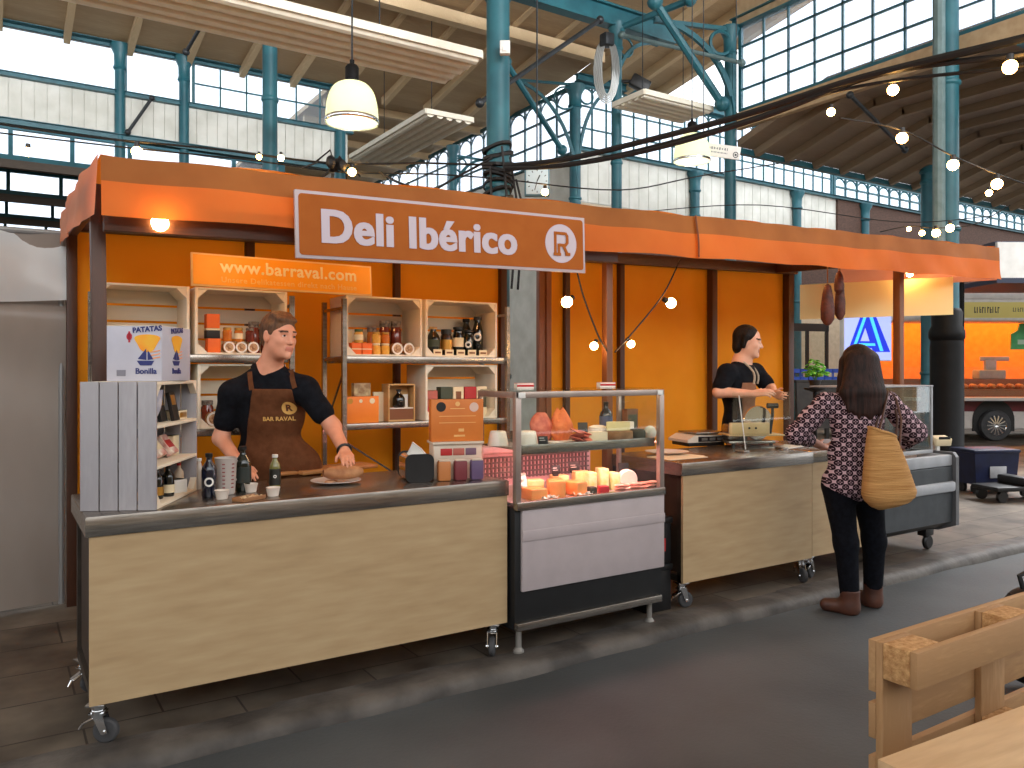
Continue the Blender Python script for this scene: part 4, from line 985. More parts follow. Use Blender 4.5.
def carton(label, loc, sx, sy, sz, m, rz=0.0, group=None, name='carton', cat='box', band=None, panel=None):
    """a closed box with a lid seam, and an optional band or printed front panel; loc = centre of its base"""
    o = thing(name, label, cat, loc, rz, group)
    b = MB(); b.box((0, 0, sz/2), (sx, sy, sz), bev=min(sx, sy, sz)*0.03); b.box((0, 0, sz*0.985), (sx*0.985, sy*0.985, sz*0.03), bev=0.001); b.build('body', m, o)
    if band: z0, z1, bm = band; b = MB(); b.bx(-sx/2-0.001, sx/2+0.001, -sy/2-0.001, sy/2+0.001, sz*z0, sz*z1); b.build('band', bm, o)
    if panel: x0, x1, z0, z1, pm = panel; b = MB(); b.bx(sx*(x0-0.5), sx*(x1-0.5), -sy/2-0.0016, -sy/2+0.002, sz*z0, sz*z1, bev=0.0005); b.build('front_label', pm, o)
    return o

# ---- the white crate on the counter end with its shelves
TZ = 0.921
KC = V((0.292, 3.715, TZ)); KA = math.radians(-28)
ka, kb = V((math.cos(KA), math.sin(KA), 0)), V((-math.sin(KA), math.cos(KA), 0))
KW, KD, KH = 0.302, 0.56, 0.53
CKW = thing('display_crate', 'white slatted crate stood on end on the steel counter with three shelves of goods', 'crate', KC, KA)
for k in range(4):
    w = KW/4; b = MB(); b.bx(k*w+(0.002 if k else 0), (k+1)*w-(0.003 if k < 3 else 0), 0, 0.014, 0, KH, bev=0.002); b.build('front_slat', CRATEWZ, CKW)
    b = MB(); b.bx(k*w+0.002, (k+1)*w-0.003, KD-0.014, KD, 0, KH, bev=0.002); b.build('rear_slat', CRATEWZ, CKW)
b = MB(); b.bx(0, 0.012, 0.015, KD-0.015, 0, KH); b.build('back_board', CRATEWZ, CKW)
for z0, nm in ((0, 'floor_board'), (0.165, 'shelf'), (0.335, 'shelf'), (KH-0.014, 'top_board')):
    b = MB(); b.bx(0.013, KW, 0.015, KD-0.015, z0, z0+0.014, bev=0.002)
    b.build(nm, CRATEW, CKW)
for y0, s_ in ((0.015, 1), (KD-0.015, -1)):
    for z0, d in ((0.014, 0.05), (KH-0.014, -0.05)):
        b = MB(); b.prism([(KW-0.03, y0, z0), (KW-0.03, y0+s_*0.05, z0), (KW-0.03, y0, z0+d)], (0.029, 0, 0)); b.build('corner_block', CRATEW, CKW)
def kp(x, y, z): return KC+ka*x+kb*y+V((0, 0, z+0.0005))
# top shelf
pk = MB(); pk.grid(lambda u, v: (0.10*(u-0.5)*(1-0.2*abs(v-0.5)), 0.02*math.sin(u*PI)*math.sin(v*PI)+0.004*math.sin(u*19+v*7), 0.15*v), 12, 12)
pk.grid(lambda u, v: (0.10*(u-0.5)*(1-0.2*abs(v-0.5)), -0.02*math.sin(u*PI)*math.sin(v*PI), 0.15*v), 12, 12)
o = pk.build('snack_bag', mat('silver_blue_packet', (206, 206, 214), (120, 130, 170), rough=0.3, scale=14), loc=kp(0.25, 0.09, 0.349)); o.rotation_euler = (0.25, 0, KA+PI/2); tag(o, 'crinkled white and blue snack bag on the crate top shelf', 'bag')
for k in range(3):
    o = carton('%s slim packet leaning on the top shelf of the white crate' % ('dark first', 'dark second', 'dark third')[k], kp(0.21+0.03*k, 0.19+0.075*k, 0.349), 0.075, 0.016, 0.13, BLACKP, KA+PI/2, 'dark packets on the crate top shelf', 'packet', 'packet', panel=(0.15, 0.85, 0.55, 0.9, GOLD)); o.rotation_euler = (-0.2, 0, KA+PI/2)
o = carton('tan open carton of bars at the inner end of the crate top shelf', kp(0.22, 0.46, 0.349), 0.12, 0.09, 0.04, CREAMP, KA+PI/2, panel=(0.1, 0.9, 0.2, 0.8, GOLD))
o = carton('pale flat packet lying on the crate top shelf', kp(0.10, 0.40, 0.349), 0.10, 0.07, 0.025, PAPER, KA+1.1)
# middle shelf
MIDP = mat('printed_packet', (236, 226, 210), (196, 120, 110), rough=0.5, scale=26)
for k in range(4):
    o = carton('%s printed packet tilted on the crate middle shelf' % ('first pink', 'second pink', 'third pink', 'fourth pink')[k], kp(0.19+0.018*k, 0.09+0.1*k, 0.192), 0.09, 0.03, 0.10, MIDP, KA+PI/2, 'tilted packets on the crate middle shelf', 'packet', 'packet', panel=(0.1, 0.9, 0.3, 0.7, REDP if k % 2 else CREAMP)); o.rotation_euler = (-0.65, 0, KA+PI/2)
o = carton('upright black packet behind the tilted packets on the crate middle shelf', kp(0.10, 0.2, 0.179), 0.07, 0.03, 0.12, BLACKP, KA+PI/2, panel=(0.2, 0.8, 0.4, 0.8, PAPER))
o = carton('second upright black packet deep on the crate middle shelf', kp(0.10, 0.36, 0.179), 0.06, 0.03, 0.13, BLACKP, KA+PI/2, panel=(0.2, 0.8, 0.3, 0.6, CREAMP))
o = carton('cream standing card at the inner end of the crate middle shelf', kp(0.2, 0.49, 0.179), 0.08, 0.05, 0.09, CREAMP, KA+PI/2)
# bottom shelf
for k in range(4):
    bottle('oil_bottle', '%s dark little bottle on the crate bottom shelf' % ('frontmost', 'second', 'third', 'fourth')[k], kp(0.19+0.022*k, 0.06+0.075*k, 0.014), 0.14, 0.026, DGLASS, lab=(CREAMP if k % 2 else GOLD), labz=(0.12, 0.38), group='little bottles on the crate bottom shelf')
carton('small white card box among the bottles on the crate bottom shelf', kp(0.255, 0.40, 0.014), 0.07, 0.06, 0.06, PAPER, KA+0.9)
bottle('spray_bottle', 'tall pale bottle at the inner end of the crate bottom shelf', kp(0.24, 0.48, 0.014), 0.125, 0.022, mat('milky_plastic', (210, 186, 160), rough=0.4), cap=REDP)
# ---- crisps carton with boat print on top of the crate
BX = thing('crisp_carton', 'white carton printed with an orange blob and blue sailing boat on top of the crate', 'box', KC+ka*0.19+kb*0.25+V((0, 0, KH+0.001)), math.radians(-33))
bw, bd, bh = 0.235, 0.30, 0.235
b = MB(); b.box((0, 0, bh/2), (bw, bd, bh), bev=0.003); b.build('box', mat('lavender_white_card', (184, 182, 194), (192, 190, 202), rough=0.6), BX)
b = MB()
for s_ in (-1, 1): b.box((s_*bw*0.25, 0, bh+0.001), (bw*0.495, bd, 0.002))
b.build('lid_flap', CRATEW, BX)
NAVY = mat('navy_print', (40, 48, 110), rough=0.6); SUNY = mat('yellow_print', (240, 178, 50), (246, 150, 30), rough=0.6, scale=12); REDPR = mat('red_print', (190, 40, 60), rough=0.6); GREYPR = mat('grey_print', (120, 118, 130), rough=0.6)
def boxprint(M, w, full):
    b = MB(M)
    b.prism([(0.052*math.cos(t)*(1+0.15*math.sin(3*t)), 0, 0.038*math.sin(t)+0.05+0.006*math.cos(2*t)) for t in [2*PI*k/24 for k in range(24)]], (0, -0.0012, 0)); b.build('yellow_print', SUNY, BX)
    b = MB(M)
    b.prism([(-0.045, 0, -0.03), (0.03, 0, -0.03), (0.018, 0, -0.05), (-0.03, 0, -0.05)], (0, -0.0014, 0)); b.prism([(-0.004, 0, -0.027), (-0.004, 0, 0.022), (-0.04, 0, -0.022)], (0, -0.0014, 0)); b.prism([(0.002, 0, -0.027), (0.002, 0, 0.016), (0.026, 0, -0.024)], (0, -0.0014, 0))
    b.build('boat_print', NAVY, BX)
    b = MB(M)
    for k in range(3): b.prism([(0.012, 0, 0.008-0.014*k), (0.055, 0, 0.016-0.014*k), (0.055, 0, 0.011-0.014*k), (0.012, 0, 0.003-0.014*k)], (0, -0.001, 0))
    b.build('wave_print', mat('orange_print', (236, 160, 110), rough=0.6), BX)
    text('lettering', 'PATATAS', 0.03, M @ frame_mat((0.0, -0.0014, 0.103), (1, 0, 0.08), (0, 0, 1)), BX, NAVY, extrude=0.0006, bold=0.0012)
    text('lettering', 'Bonilla', 0.034, M @ frame_mat((-0.005, -0.0014, -0.075), (1, 0, 0), (0, 0, 1)), BX, NAVY, extrude=0.0006, bold=0.0008)
Mf = frame_mat((bw*0.24, -bd/2-0.001, bh*0.5), (1, 0, 0), (0, 1, 0)); Mf = Matrix.Translation((bw*0.24, -bd/2-0.0008, bh*0.5))
boxprint(Mf, bw, True)
boxprint(Matrix.Translation((bw/2+0.0008, 0.0, bh*0.5)) @ Matrix.Rotation(PI/2, 4, 'Z'), bd, False)
b = MB(); b.box((-0.055, -bd/2-0.001, 0.035), (0.038, 0.001, 0.026)); b.build('barcode_print', GREYPR, BX)
b = MB(); b.prism([(-0.02+0.012*math.cos(2*PI*k/16), -bd/2-0.0012, 0.19+0.016*math.sin(2*PI*k/16)) for k in range(16)], (0, -0.0008, 0)); b.prism([(-0.024, -bd/2-0.0012, 0.212), (-0.016, -bd/2-0.0012, 0.212), (-0.016, -bd/2-0.0012, 0.165), (-0.024, -bd/2-0.0012, 0.165)], (0, -0.0008, 0)); b.build('crest_print', REDPR, BX)

# ---- counter top goods (z of steel top)
def ct(px, py): return PZ(px, py, TZ)
bottle('beer_bottle', 'navy bottle with round white badge beside the measuring jug', ct(209, 497), 0.20, 0.033, NGLASS, neck=0.38, badge=(0.013, 0.021), bz=0.36)
bottle('sauce_bottle', 'small clear squeeze bottle with white cap behind the navy bottle', ct(199, 489), 0.15, 0.019, mat('frosted_plastic', (190, 176, 160), rough=0.3), cap=WHITE, neck=0.5)
bottle('wine_bottle', 'dark green glass bottle just behind the measuring jug', ct(243, 491), 0.215, 0.037, GGLASS, neck=0.36, lab=mat('faint_label', (36, 44, 40), rough=0.5), labz=(0.2, 0.55))
jg = thing('measuring_jug', 'translucent plastic measuring jug with red graduation marks', 'jug', ct(226, 494), 0.3)
b = MB(); b.lathe([(0.036, 0), (0.040, 0.004), (0.050, 0.165), (0.053, 0.17), (0.050, 0.171), (0.047, 0.166), (0.037, 0.008), (0.0, 0.007)], seg=28); b.build('cup', mat('milky_jug', (214, 206, 200), rough=0.3, trans=0.35), jg)
b = MB(); b.tube([(0.045, 0.02, 0.15), (0.085, 0.02, 0.145), (0.088, 0.02, 0.07), (0.043, 0.02, 0.05)], 0.006); b.build('handle', MATS['milky_jug'], jg)
for c in (-0.5, 0.5):
    b = MB()
    for k in range(7):
        z = 0.035+0.018*k; r = 0.0405+0.010*z/0.17+0.001
        a = -PI/2-0.3+c*0.9
        b.box((r*math.cos(a), r*math.sin(a), z), (0.012, 0.002, 0.005), rz=a+PI/2)
    b.build('graduation_mark', mat('faded_red_print', (150, 60, 60), rough=0.6), jg)
bottle('oil_bottle', 'clear square-shouldered oil bottle with black label and white cap', ct(275, 488), 0.165, 0.026, mat('olive_oil_glass', (112, 108, 58), (130, 124, 70), rough=0.1, coat=0.5), neck=0.42, lab=mat('oil_label_black', (28, 30, 24), rough=0.5), labz=(0.1, 0.58), cap=WHITE, shoulder=0.64, badge=(0.004, 0.008), bz=0.36)
for px, py, lb in ((222, 499, 'white paper sauce cup in front of the navy bottle'), (251, 492, 'white paper sauce cup behind the tasting tray'), (273, 496, 'white paper sauce cup in front of the clear oil bottle')):
    o = thing('sauce_cup', lb, 'cup', ct(px, py), group='white sauce cups on the counter')
    b = MB(); b.lathe([(0.022, 0), (0.024, 0.001), (0.031, 0.038), (0.033, 0.04), (0.031, 0.041), (0.029, 0.038), (0.022, 0.006), (0, 0.005)], seg=24); b.build('cup', mat('white_card_cup', (224, 212, 200), rough=0.6), o)
    b = MB(); b.lathe([(0.027, 0.026), (0.02, 0.031), (0, 0.033)], seg=16); b.build('sauce', mat('pale_sauce', (206, 180, 130), rough=0.4), o)
ty = thing('tasting_tray', 'small wooden tasting tray scattered with nut pieces at the counter edge', 'tray', ct(249, 500), 0.55)
b = MB(); b.box((0, 0, 0.006), (0.135, 0.07, 0.012), bev=0.003)
for s_ in (-1, 1): b.box((0, s_*0.033, 0.012), (0.135, 0.005, 0.012), bev=0.001)
b.build('board', woodmat('tray_wood', (150, 104, 66), (182, 136, 92), axis='X', scale=4), ty)
b = MB()
for k in range(22): b.sph((random.uniform(-0.055, 0.055), random.uniform(-0.024, 0.024), 0.016), (0.007, 0.005, 0.004), seg=6)
o = b.build('nut_pieces', mat('pale_nuts', (214, 186, 148), (190, 150, 104), rough=0.7, scale=50), ty); o['kind'] = 'stuff'
pl = thing('plate', 'white oval-looking round plate with a lone morsel on the counter', 'plate', ct(336, 483))
b = MB(); b.lathe([(0.05, 0), (0.055, 0.001), (0.115, 0.013), (0.128, 0.016), (0.128, 0.018), (0.112, 0.0165), (0.06, 0.006), (0, 0.005)], seg=40); b.build('dish', mat('white_porcelain', (226, 218, 214), rough=0.2), pl)
o = MB(); o.sph((0, 0, 0.006), (0.03, 0.016, 0.009), seg=12); o.sph((0.025, 0.008, 0.005), (0.018, 0.012, 0.007), seg=10)
tag(o.build('cracker', mat('toasted_bread', (196, 140, 100), (214, 166, 124), rough=0.8, scale=30), loc=ct(330, 484)+V((0, 0, 0.006))), 'single toasted morsel lying on the white plate', 'food')
cb = thing('cutting_board', 'long wooden cutting board in front of the seller under the cured loaf', 'board', PZ(333, 470, TZ), math.radians(12))
b = MB(); b.box((0, 0, 0.011), (0.50, 0.19, 0.022), bev=0.006); b.build('board', woodmat('board_wood', (176, 116, 62), (206, 150, 90), axis='X', scale=3), cb)
b = MB(); b.box((-0.3, -0.02, 0.011), (0.12, 0.05, 0.02), bev=0.008); b.build('handle', MATS['board_wood'], cb)
hm = MB()
hm.grid(lambda u, v: ((0.10*(u-0.5)*2), 0.045*math.cos(v*2*PI)*math.sin(max(0.12, math.sin(u*PI))**0.5*PI/2)*(1+0.1*math.sin(u*9)), 0.035+0.035*math.sin(v*2*PI)*math.sin(max(0.12, math.sin(u*PI))**0.5*PI/2)), 18, 18)
LOAFP = PF(343, 464, 4.08); LOAFP.z = TZ+0.0225
o = hm.build('cured_loaf', mat('cured_meat_rind', (150, 96, 60), (190, 136, 92), rough=0.7, scale=14, bump=0.2), loc=LOAFP); o.rotation_euler = (0, 0, math.radians(-8)); tag(o, 'pale brown cured loaf held under the seller hand on the board', 'food')
# napkin dispenser
nd = thing('napkin_dispenser', 'chrome napkin dispenser with black end and white napkin sticking out', 'dispenser', PZ(416, 480, TZ), math.radians(-14))
def rr2(w, h, r, y, n=6):
    pts = []
    for cx, cz, a0 in ((w/2-r, h-r, 0), (-w/2+r, h-r, PI/2), (-w/2+r, r, PI), (w/2-r, r, 1.5*PI)):
        for k in range(n+1): a = a0+PI/2*k/n; pts.append((cx+r*math.cos(a), y, cz+r*math.sin(a)))
    return pts
b = MB(); b.prism(rr2(0.15, 0.145, 0.035, -0.085), (0, -0.012, 0)); b.build('end_plate', BLACK, nd)
b = MB(); b.prism(rr2(0.145, 0.14, 0.033, -0.085), (0, 0.19, 0)); b.build('case', CHROME, nd)
b = MB(); b.prism(rr2(0.15, 0.145, 0.035, 0.105), (0, 0.012, 0)); b.build('end_plate', BLACK, nd)
b = MB(); b.prism([(-0.045, -0.02, 0.138), (0.045, -0.03, 0.138), (0.015, -0.045, 0.17), (-0.03, -0.05, 0.205)], (0.006, 0.012, 0)); b.prism([(-0.05, 0.0, 0.138), (0.035, 0.0, 0.138), (-0.025, -0.03, 0.2)], (0.004, 0.006, 0)); b.build('napkin', PAPER, nd)
# tiered display of honey boxes at the counter end
sp = PZ(462, 480, TZ)
DSZ = math.radians(-16)
ds = thing('display_stand', 'white stepped card stand with three windows carrying the orange gift box', 'stand', sp+V((0.02, 0.10, 0)), DSZ)
b = MB(); b.bx(-0.13, 0.13, -0.05, 0.09, 0.0, 0.10, bev=0.003); b.bx(-0.13, 0.13, -0.045, 0.09, 0.10, 0.185, bev=0.003); b.bx(-0.14, 0.14, -0.06, 0.10, 0.185, 0.197, bev=0.002); b.build('body', mat('stand_white', (206, 190, 170), (216, 200, 182), rough=0.6), ds)
for k, m_ in enumerate((REDP, PINKP, mat('mauve_card', (112, 84, 104), rough=0.6))):
    b = MB(); b.bx(-0.095+0.068*k, -0.032+0.066*k, -0.0485, -0.04, 0.125, 0.162, bev=0.002); b.build('window', m_, ds)
cs, sn = math.cos(DSZ), math.sin(DSZ)
def dsl(x, y, z): return ds.location+V((cs*x-sn*y, sn*x+cs*y, z))
ob = carton('orange gift box with two round seals standing on the white stand', dsl(0, 0.0, 0.198), 0.285, 0.07, 0.225, mat('honey_orange_card', (204, 112, 40), (212, 120, 46), rough=0.55), DSZ, name='gift_box')
b = MB()
for x, m_ in ((-0.09, BLACKP),): b.prism([(x+0.026*math.cos(2*PI*k/24), -0.0355, 0.185+0.026*math.sin(2*PI*k/24)) for k in range(24)], (0, -0.0012, 0))
b.build('black_seal', BLACKP, ob)
b = MB(); b.prism([(0.09+0.025*math.cos(2*PI*k/24), -0.0355, 0.182+0.025*math.sin(2*PI*k/24)) for k in range(24)], (0, -0.0012, 0)); b.build('pale_seal', mat('pale_seal_card', (220, 186, 170), rough=0.5), ob)
b = MB(); b.prism([(0.0+0.013*math.cos(2*PI*k/16), -0.0355, 0.2+0.013*math.sin(2*PI*k/16)) for k in range(16)], (0, -0.0012, 0)); b.box((0, -0.0358, 0.175), (0.08, 0.001, 0.004)); b.box((0, -0.0358, 0.135), (0.2, 0.001, 0.003)); b.box((0, -0.0358, 0.1), (0.2, 0.001, 0.003)); b.box((0.02, -0.0358, 0.06), (0.03, 0.001, 0.016)); b.box((0.01, -0.0358, 0.03), (0.06, 0.001, 0.01)); b.build('print', mat('cream_print', (232, 176, 106), rough=0.6), ob)
for k, (m_, lb) in enumerate(((mat('honey_box_tan', (186, 116, 62), rough=0.55), 'tan upright small box in front of the white stand'), (mat('honey_box_maroon', (118, 46, 52), rough=0.55), 'maroon upright small box in front of the white stand'), (mat('honey_box_violet', (96, 76, 110), rough=0.55), 'violet upright small box in front of the white stand'))):
    o = thing('tea_box', lb, 'box', dsl(-0.088+0.088*k, -0.10, 0), DSZ, 'small boxes in front of the white stand')
    b = MB(); b.box((0, 0, 0.052), (0.068, 0.05, 0.104), bev=0.01); b.build('body', m_, o)
    b = MB(); b.box((0, 0, 0.106), (0.058, 0.044, 0.008), bev=0.003); b.build('lid', MATS['stand_white'], o)

# ---- contents of the rack crates (crate floors at z = crate z + .012)
Z1, Z2 = 1.592+0.0125, 1.152+0.0125
Y1 = YC
pb = MB()
pb.grid(lambda u, v: ((0.15+0.03*math.sin(v*9+u*4))*math.cos(u*2*PI)*(1-0.35*v*v), (0.07+0.015*math.sin(v*7+u*13))*math.sin(u*2*PI)*(1-0.3*v*v), (0.12+0.02*math.sin(u*17))*v), 26, 8)
pb.grid(lambda u, v: (0.1*(u-0.5)*2, 0.05*(v-0.5)*2, 0.09+0.03*math.sin(u*8)*math.cos(v*6)), 8, 6)
tag(pb.build('paper_bag', mat('crumpled_kraft', (226, 196, 128), (240, 214, 150), rough=0.7, scale=9, bump=0.5), loc=(0.70, Y1+0.12, Z1)), 'crumpled pale yellow paper bag in the end crate above the printed carton', 'bag')
gB = 'stacked boxes in the crate behind the seller'
carton('bottom orange box of the stack in the crate behind the seller', (1.105, Y1+0.09, Z1), 0.075, 0.075, 0.085, ORANGEP, group=gB)
carton('black box in the middle of the stack in the crate behind the seller', (1.10, Y1+0.09, Z1+0.086), 0.078, 0.075, 0.06, BLACKP, group=gB, band=(0.8, 0.99, CREAMP))
carton('top orange box of the stack in the crate behind the seller', (1.10, Y1+0.09, Z1+0.147), 0.075, 0.075, 0.085, ORANGEP, group=gB)
for k in range(3):
    tin('%s round tin standing on edge in the crate behind the seller' % ('first', 'second', 'third')[k], (1.19+0.072*k, Y1+0.07, Z1), 0.034, 0.06, GOLD, 'round tins in the crate behind the seller')
    jar('%s amber jar on top of the round tins behind the seller' % ('first', 'second', 'third')[k], (1.185+0.068*k, Y1+0.075, Z1+0.0685), 0.085, 0.027, AMBER if k < 2 else REDJ, GOLD if k < 2 else CLOTHL, 'amber jars in the crate behind the seller', lab=CREAMP if k == 1 else None)
jar('tall dark jar with patterned lid next to the amber jars behind the seller', (1.375, Y1+0.19, Z1), 0.2, 0.036, REDJ, CLOTHL)
jar('second tall dark jar closest to the seller head in the crate', (1.455, Y1+0.19, Z1), 0.2, 0.036, REDJ, CLOTHL)
# crate of preserves
for k in range(2): carton('%s small orange box at the start of the preserves crate' % ('first', 'second')[k], (2.005+0.074*k, Y1+0.07, Z1), 0.068, 0.06, 0.075, ORANGEP, group='small orange boxes in the preserves crate', band=(0.42, 0.5, CREAMP))
carton('pale card standing behind the small orange boxes in the preserves crate', (1.985, Y1+0.2, Z1), 0.09, 0.03, 0.16, CREAMP)
jar('lone jar with green lid perched on the small orange boxes', (2.03, Y1+0.07, Z1+0.0765), 0.09, 0.03, YELLOWJ, mat('green_lid', (70, 96, 60), rough=0.4), lab=CREAMP)
for k in range(2):
    jar('%s lower honey jar in the middle of the preserves crate' % ('first', 'second')[k], (2.155+0.066*k, Y1+0.07, Z1), 0.075, 0.03, YELLOWJ, CREAMP, 'honey jars in the preserves crate')
    jar('%s upper honey jar stacked in the middle of the preserves crate' % ('first', 'second')[k], (2.155+0.066*k, Y1+0.07, Z1+0.0755), 0.075, 0.03, AMBER if k else YELLOWJ, GOLD, 'honey jars in the preserves crate')
    tin('%s round tin standing on edge in the preserves crate' % ('first', 'second')[k], (2.295+0.086*k, Y1+0.06, Z1), 0.04, 0.05, GOLD, 'round tins in the preserves crate')
    jar('%s tall dark red jar with patterned lid in the preserves crate' % ('first', 'second')[k], (2.26+0.085*k, Y1+0.17, Z1), 0.235, 0.039, REDJ, CLOTHL, 'tall dark jars in the preserves crate')
jar('small jar with patterned lid behind the honey jars in the preserves crate', (2.17, Y1+0.18, Z1), 0.19, 0.035, AMBER, CLOTHL)
# crate of oil bottles
bottle('oil_bottle', 'round-bellied dark bottle with wide stopper in the oil crate', (2.60, Y1+0.10, Z1), 0.20, 0.048, GGLASS, neck=0.45, cap=CORK, shoulder=0.6, lab=GREENP, labz=(0.3, 0.55))
jar('wide dark jar with flat black lid in the oil crate', (2.705, Y1+0.10, Z1), 0.185, 0.042, mat('dark_brown_preserve', (50, 34, 22), rough=0.2), BLACK, lab=GOLD)
bottle('oil_bottle', 'square dark bottle with broad black cap in the oil crate', (2.80, Y1+0.10, Z1), 0.205, 0.04, DGLASS, neck=0.7, shoulder=0.7, lab=CREAMP, labz=(0.3, 0.62))
bottle('oil_bottle', 'green-black bottle with white drop badge in the oil crate', (2.885, Y1+0.10, Z1), 0.185, 0.038, GGLASS, neck=0.7, shoulder=0.75, badge=(0.012, 0.024), bz=0.42)
bottle('oil_bottle', 'tallest dark bottle with oval white badge in the oil crate', (2.975, Y1+0.12, Z1), 0.285, 0.042, DGLASS, neck=0.55, shoulder=0.6, badge=(0.016, 0.03), bz=0.48)
bottle('oil_bottle', 'second tall dark bottle at the back of the oil crate', (2.93, Y1+0.21, Z1), 0.275, 0.04, DGLASS, neck=0.5)
for k in range(5): carton('%s pale price label card leaning in front of the oil bottles' % ('first', 'second', 'third', 'fourth', 'fifth')[k], (2.60+0.092*k, Y1+0.03, Z1), 0.066, 0.004, 0.04, CREAMP, group='label cards before the oil bottles', name='label_card', cat='card', panel=(0.15, 0.85, 0.3, 0.6, BROWNP))
# lower shelf
tin('round tin standing on edge in the lower crate beside the seller arm', (1.10, Y1+0.06, Z2), 0.042, 0.05, GOLD)
jar('dark jar behind the round tin in the lower crate beside the seller', (1.09, Y1+0.17, Z2), 0.15, 0.036, REDJ, CLOTHL)
jar('second dark jar in the lower crate beside the seller', (1.2, Y1+0.17, Z2), 0.15, 0.036, REDJ, CLOTHL)
bg_ = 'cartons lined up in the lower crate'
for k, (x, w, h, m_, lb, pn) in enumerate(((2.575, 0.085, 0.19, PINKP, 'dusty pink carton at the start of the lower crate', (0, 1, 0.0, 0.42, REDP)), (2.69, 0.095, 0.215, GREENP, 'dark green carton in the lower crate', None), (2.785, 0.085, 0.215, CREAMP, 'cream carton with brown window in the lower crate', (0.25, 0.75, 0.3, 0.85, BROWNP)), (2.885, 0.095, 0.215, REDP, 'bright red carton in the lower crate', None), (2.98, 0.085, 0.215, CREAMP, 'cream and green carton at the end of the lower crate', (0.3, 0.95, 0.3, 0.9, GREENP)))):
    carton(lb, (x, Y1+0.10, Z2), w, 0.07, h, m_, group=bg_, panel=pn)
SZ = 1.1505
ob2 = carton('flat orange gift box with a pale seal standing on the rack by the seller', (2.035, Y1+0.055, SZ), 0.235, 0.07, 0.175, mat('orange_gift_card', (236, 124, 30), (240, 132, 36), rough=0.55), name='gift_box')
for x, m_, nm in ((-0.085, GOLD, 'gold_seal'), (0.07, CREAMP, 'pale_seal'), (-0.01, CREAMP, 'pale_seal')):
    b = MB(); r = 0.02 if x else 0.01; r = 0.012 if abs(x) < 0.02 else 0.019
    b.prism([(x+r*math.cos(2*PI*k/20), -0.0355, 0.145+r*math.sin(2*PI*k/20)) for k in range(20)], (0, -0.0012, 0)); b.build(nm, m_, ob2)
carton('cream booklet standing behind the flat orange gift box', (2.2, Y1+0.14, SZ), 0.075, 0.02, 0.2, CREAMP)
carton('patterned cream card box at the back of the lower rack shelf', (2.1, Y1+0.2, SZ), 0.12, 0.05, 0.26, mat('printed_cream_card', (224, 200, 150), (160, 120, 80), rough=0.6, scale=24))
gf = thing('gift_box', 'open wooden gift box standing upright with a dark flask inside', 'box', (2.335, Y1+0.10, SZ))
b = MB(); b.bx(-0.10, 0.10, 0.05, 0.06, 0, 0.255)
for x in (-0.1, 0.09): b.bx(x, x+0.01, -0.05, 0.05, 0, 0.255, bev=0.001)
b.bx(-0.09, 0.09, -0.05, 0.05, 0, 0.01); b.bx(-0.09, 0.09, -0.05, 0.05, 0.245, 0.255); b.build('box', woodmat('pale_box_wood', (196, 150, 92), (216, 174, 116), axis='X', scale=3), gf)
b = MB(); b.bx(-0.088, 0.088, -0.045, 0.045, 0.011, 0.085); b.build('plinth', BROWNP, gf)
b = MB(); b.bx(-0.088, 0.088, -0.048, 0.045, 0.085, 0.091); b.build('tray', PAPER, gf)
bottle('flask', 'squat black flask standing in the open wooden gift box', (2.335, Y1+0.10, SZ+0.0915), 0.125, 0.042, DGLASS, neck=0.35, shoulder=0.5)
carton('white leaflet leaning beside the black flask', (2.39, Y1+0.112, SZ+0.0915), 0.036, 0.004, 0.09, PAPER)

# ---- inside the display case
dx, dy = 2.285, 3.49
def shp(px, y): # point on upper shelf by pixel column at depth offset y
    p = PY(px, 400, dy+y); return V((p.x, dy+y, 1.0855))
def dkp(px, y):
    p = PY(px, 400, dy+y); return V((p.x, dy+y, 0.7925))
CHEESE = mat('pale_cheese', (232, 214, 180), (240, 224, 194), rough=0.5, scale=10); RIND = mat('brown_rind', (120, 86, 56), (150, 112, 76), rough=0.8, scale=20); WHITEC = mat('white_cheese', (232, 222, 208), (240, 232, 220), rough=0.6, scale=12)
ORCH = mat('orange_cheese', (222, 140, 72), (232, 160, 92), rough=0.4, scale=10); HAM = mat('cured_ham', (176, 66, 52), (214, 120, 96), rough=0.5, scale=22); CHRZ = mat('dried_ham_side', (206, 96, 44), (226, 124, 62), rough=0.6, scale=20, bump=0.3)
def lump(name, label, cat, loc, parts, m, group=None, rz=0.0):
    b = MB(Matrix.Rotation(rz, 4, 'Z'))
    parts(b)
    return tag(b.build(name, m, loc=loc, ang=50), label, cat, group)
gC = 'cheeses on the glass shelf'
for px, lb in ((498, 'white truncated cheese at the end of the glass shelf, beyond the case corner post'), (528, 'white truncated cheese on the glass shelf just inside the corner post')):
    lump('cheese', lb, 'cheese', shp(px, 0.15 if px > 510 else 0.24), lambda b: b.lathe([(0.056, 0), (0.058, 0.004), (0.044, 0.075), (0.040, 0.08), (0.0, 0.081)], seg=28), WHITEC, gC)
def wedge(r, a0, a1, h, n=14):
    def f(b):
        poly = [(0, 0, 0)]+[(r*math.cos(a0+(a1-a0)*k/n), r*math.sin(a0+(a1-a0)*k/n), 0) for k in range(n+1)]
        b.prism(poly, (0, 0, h))
    return f
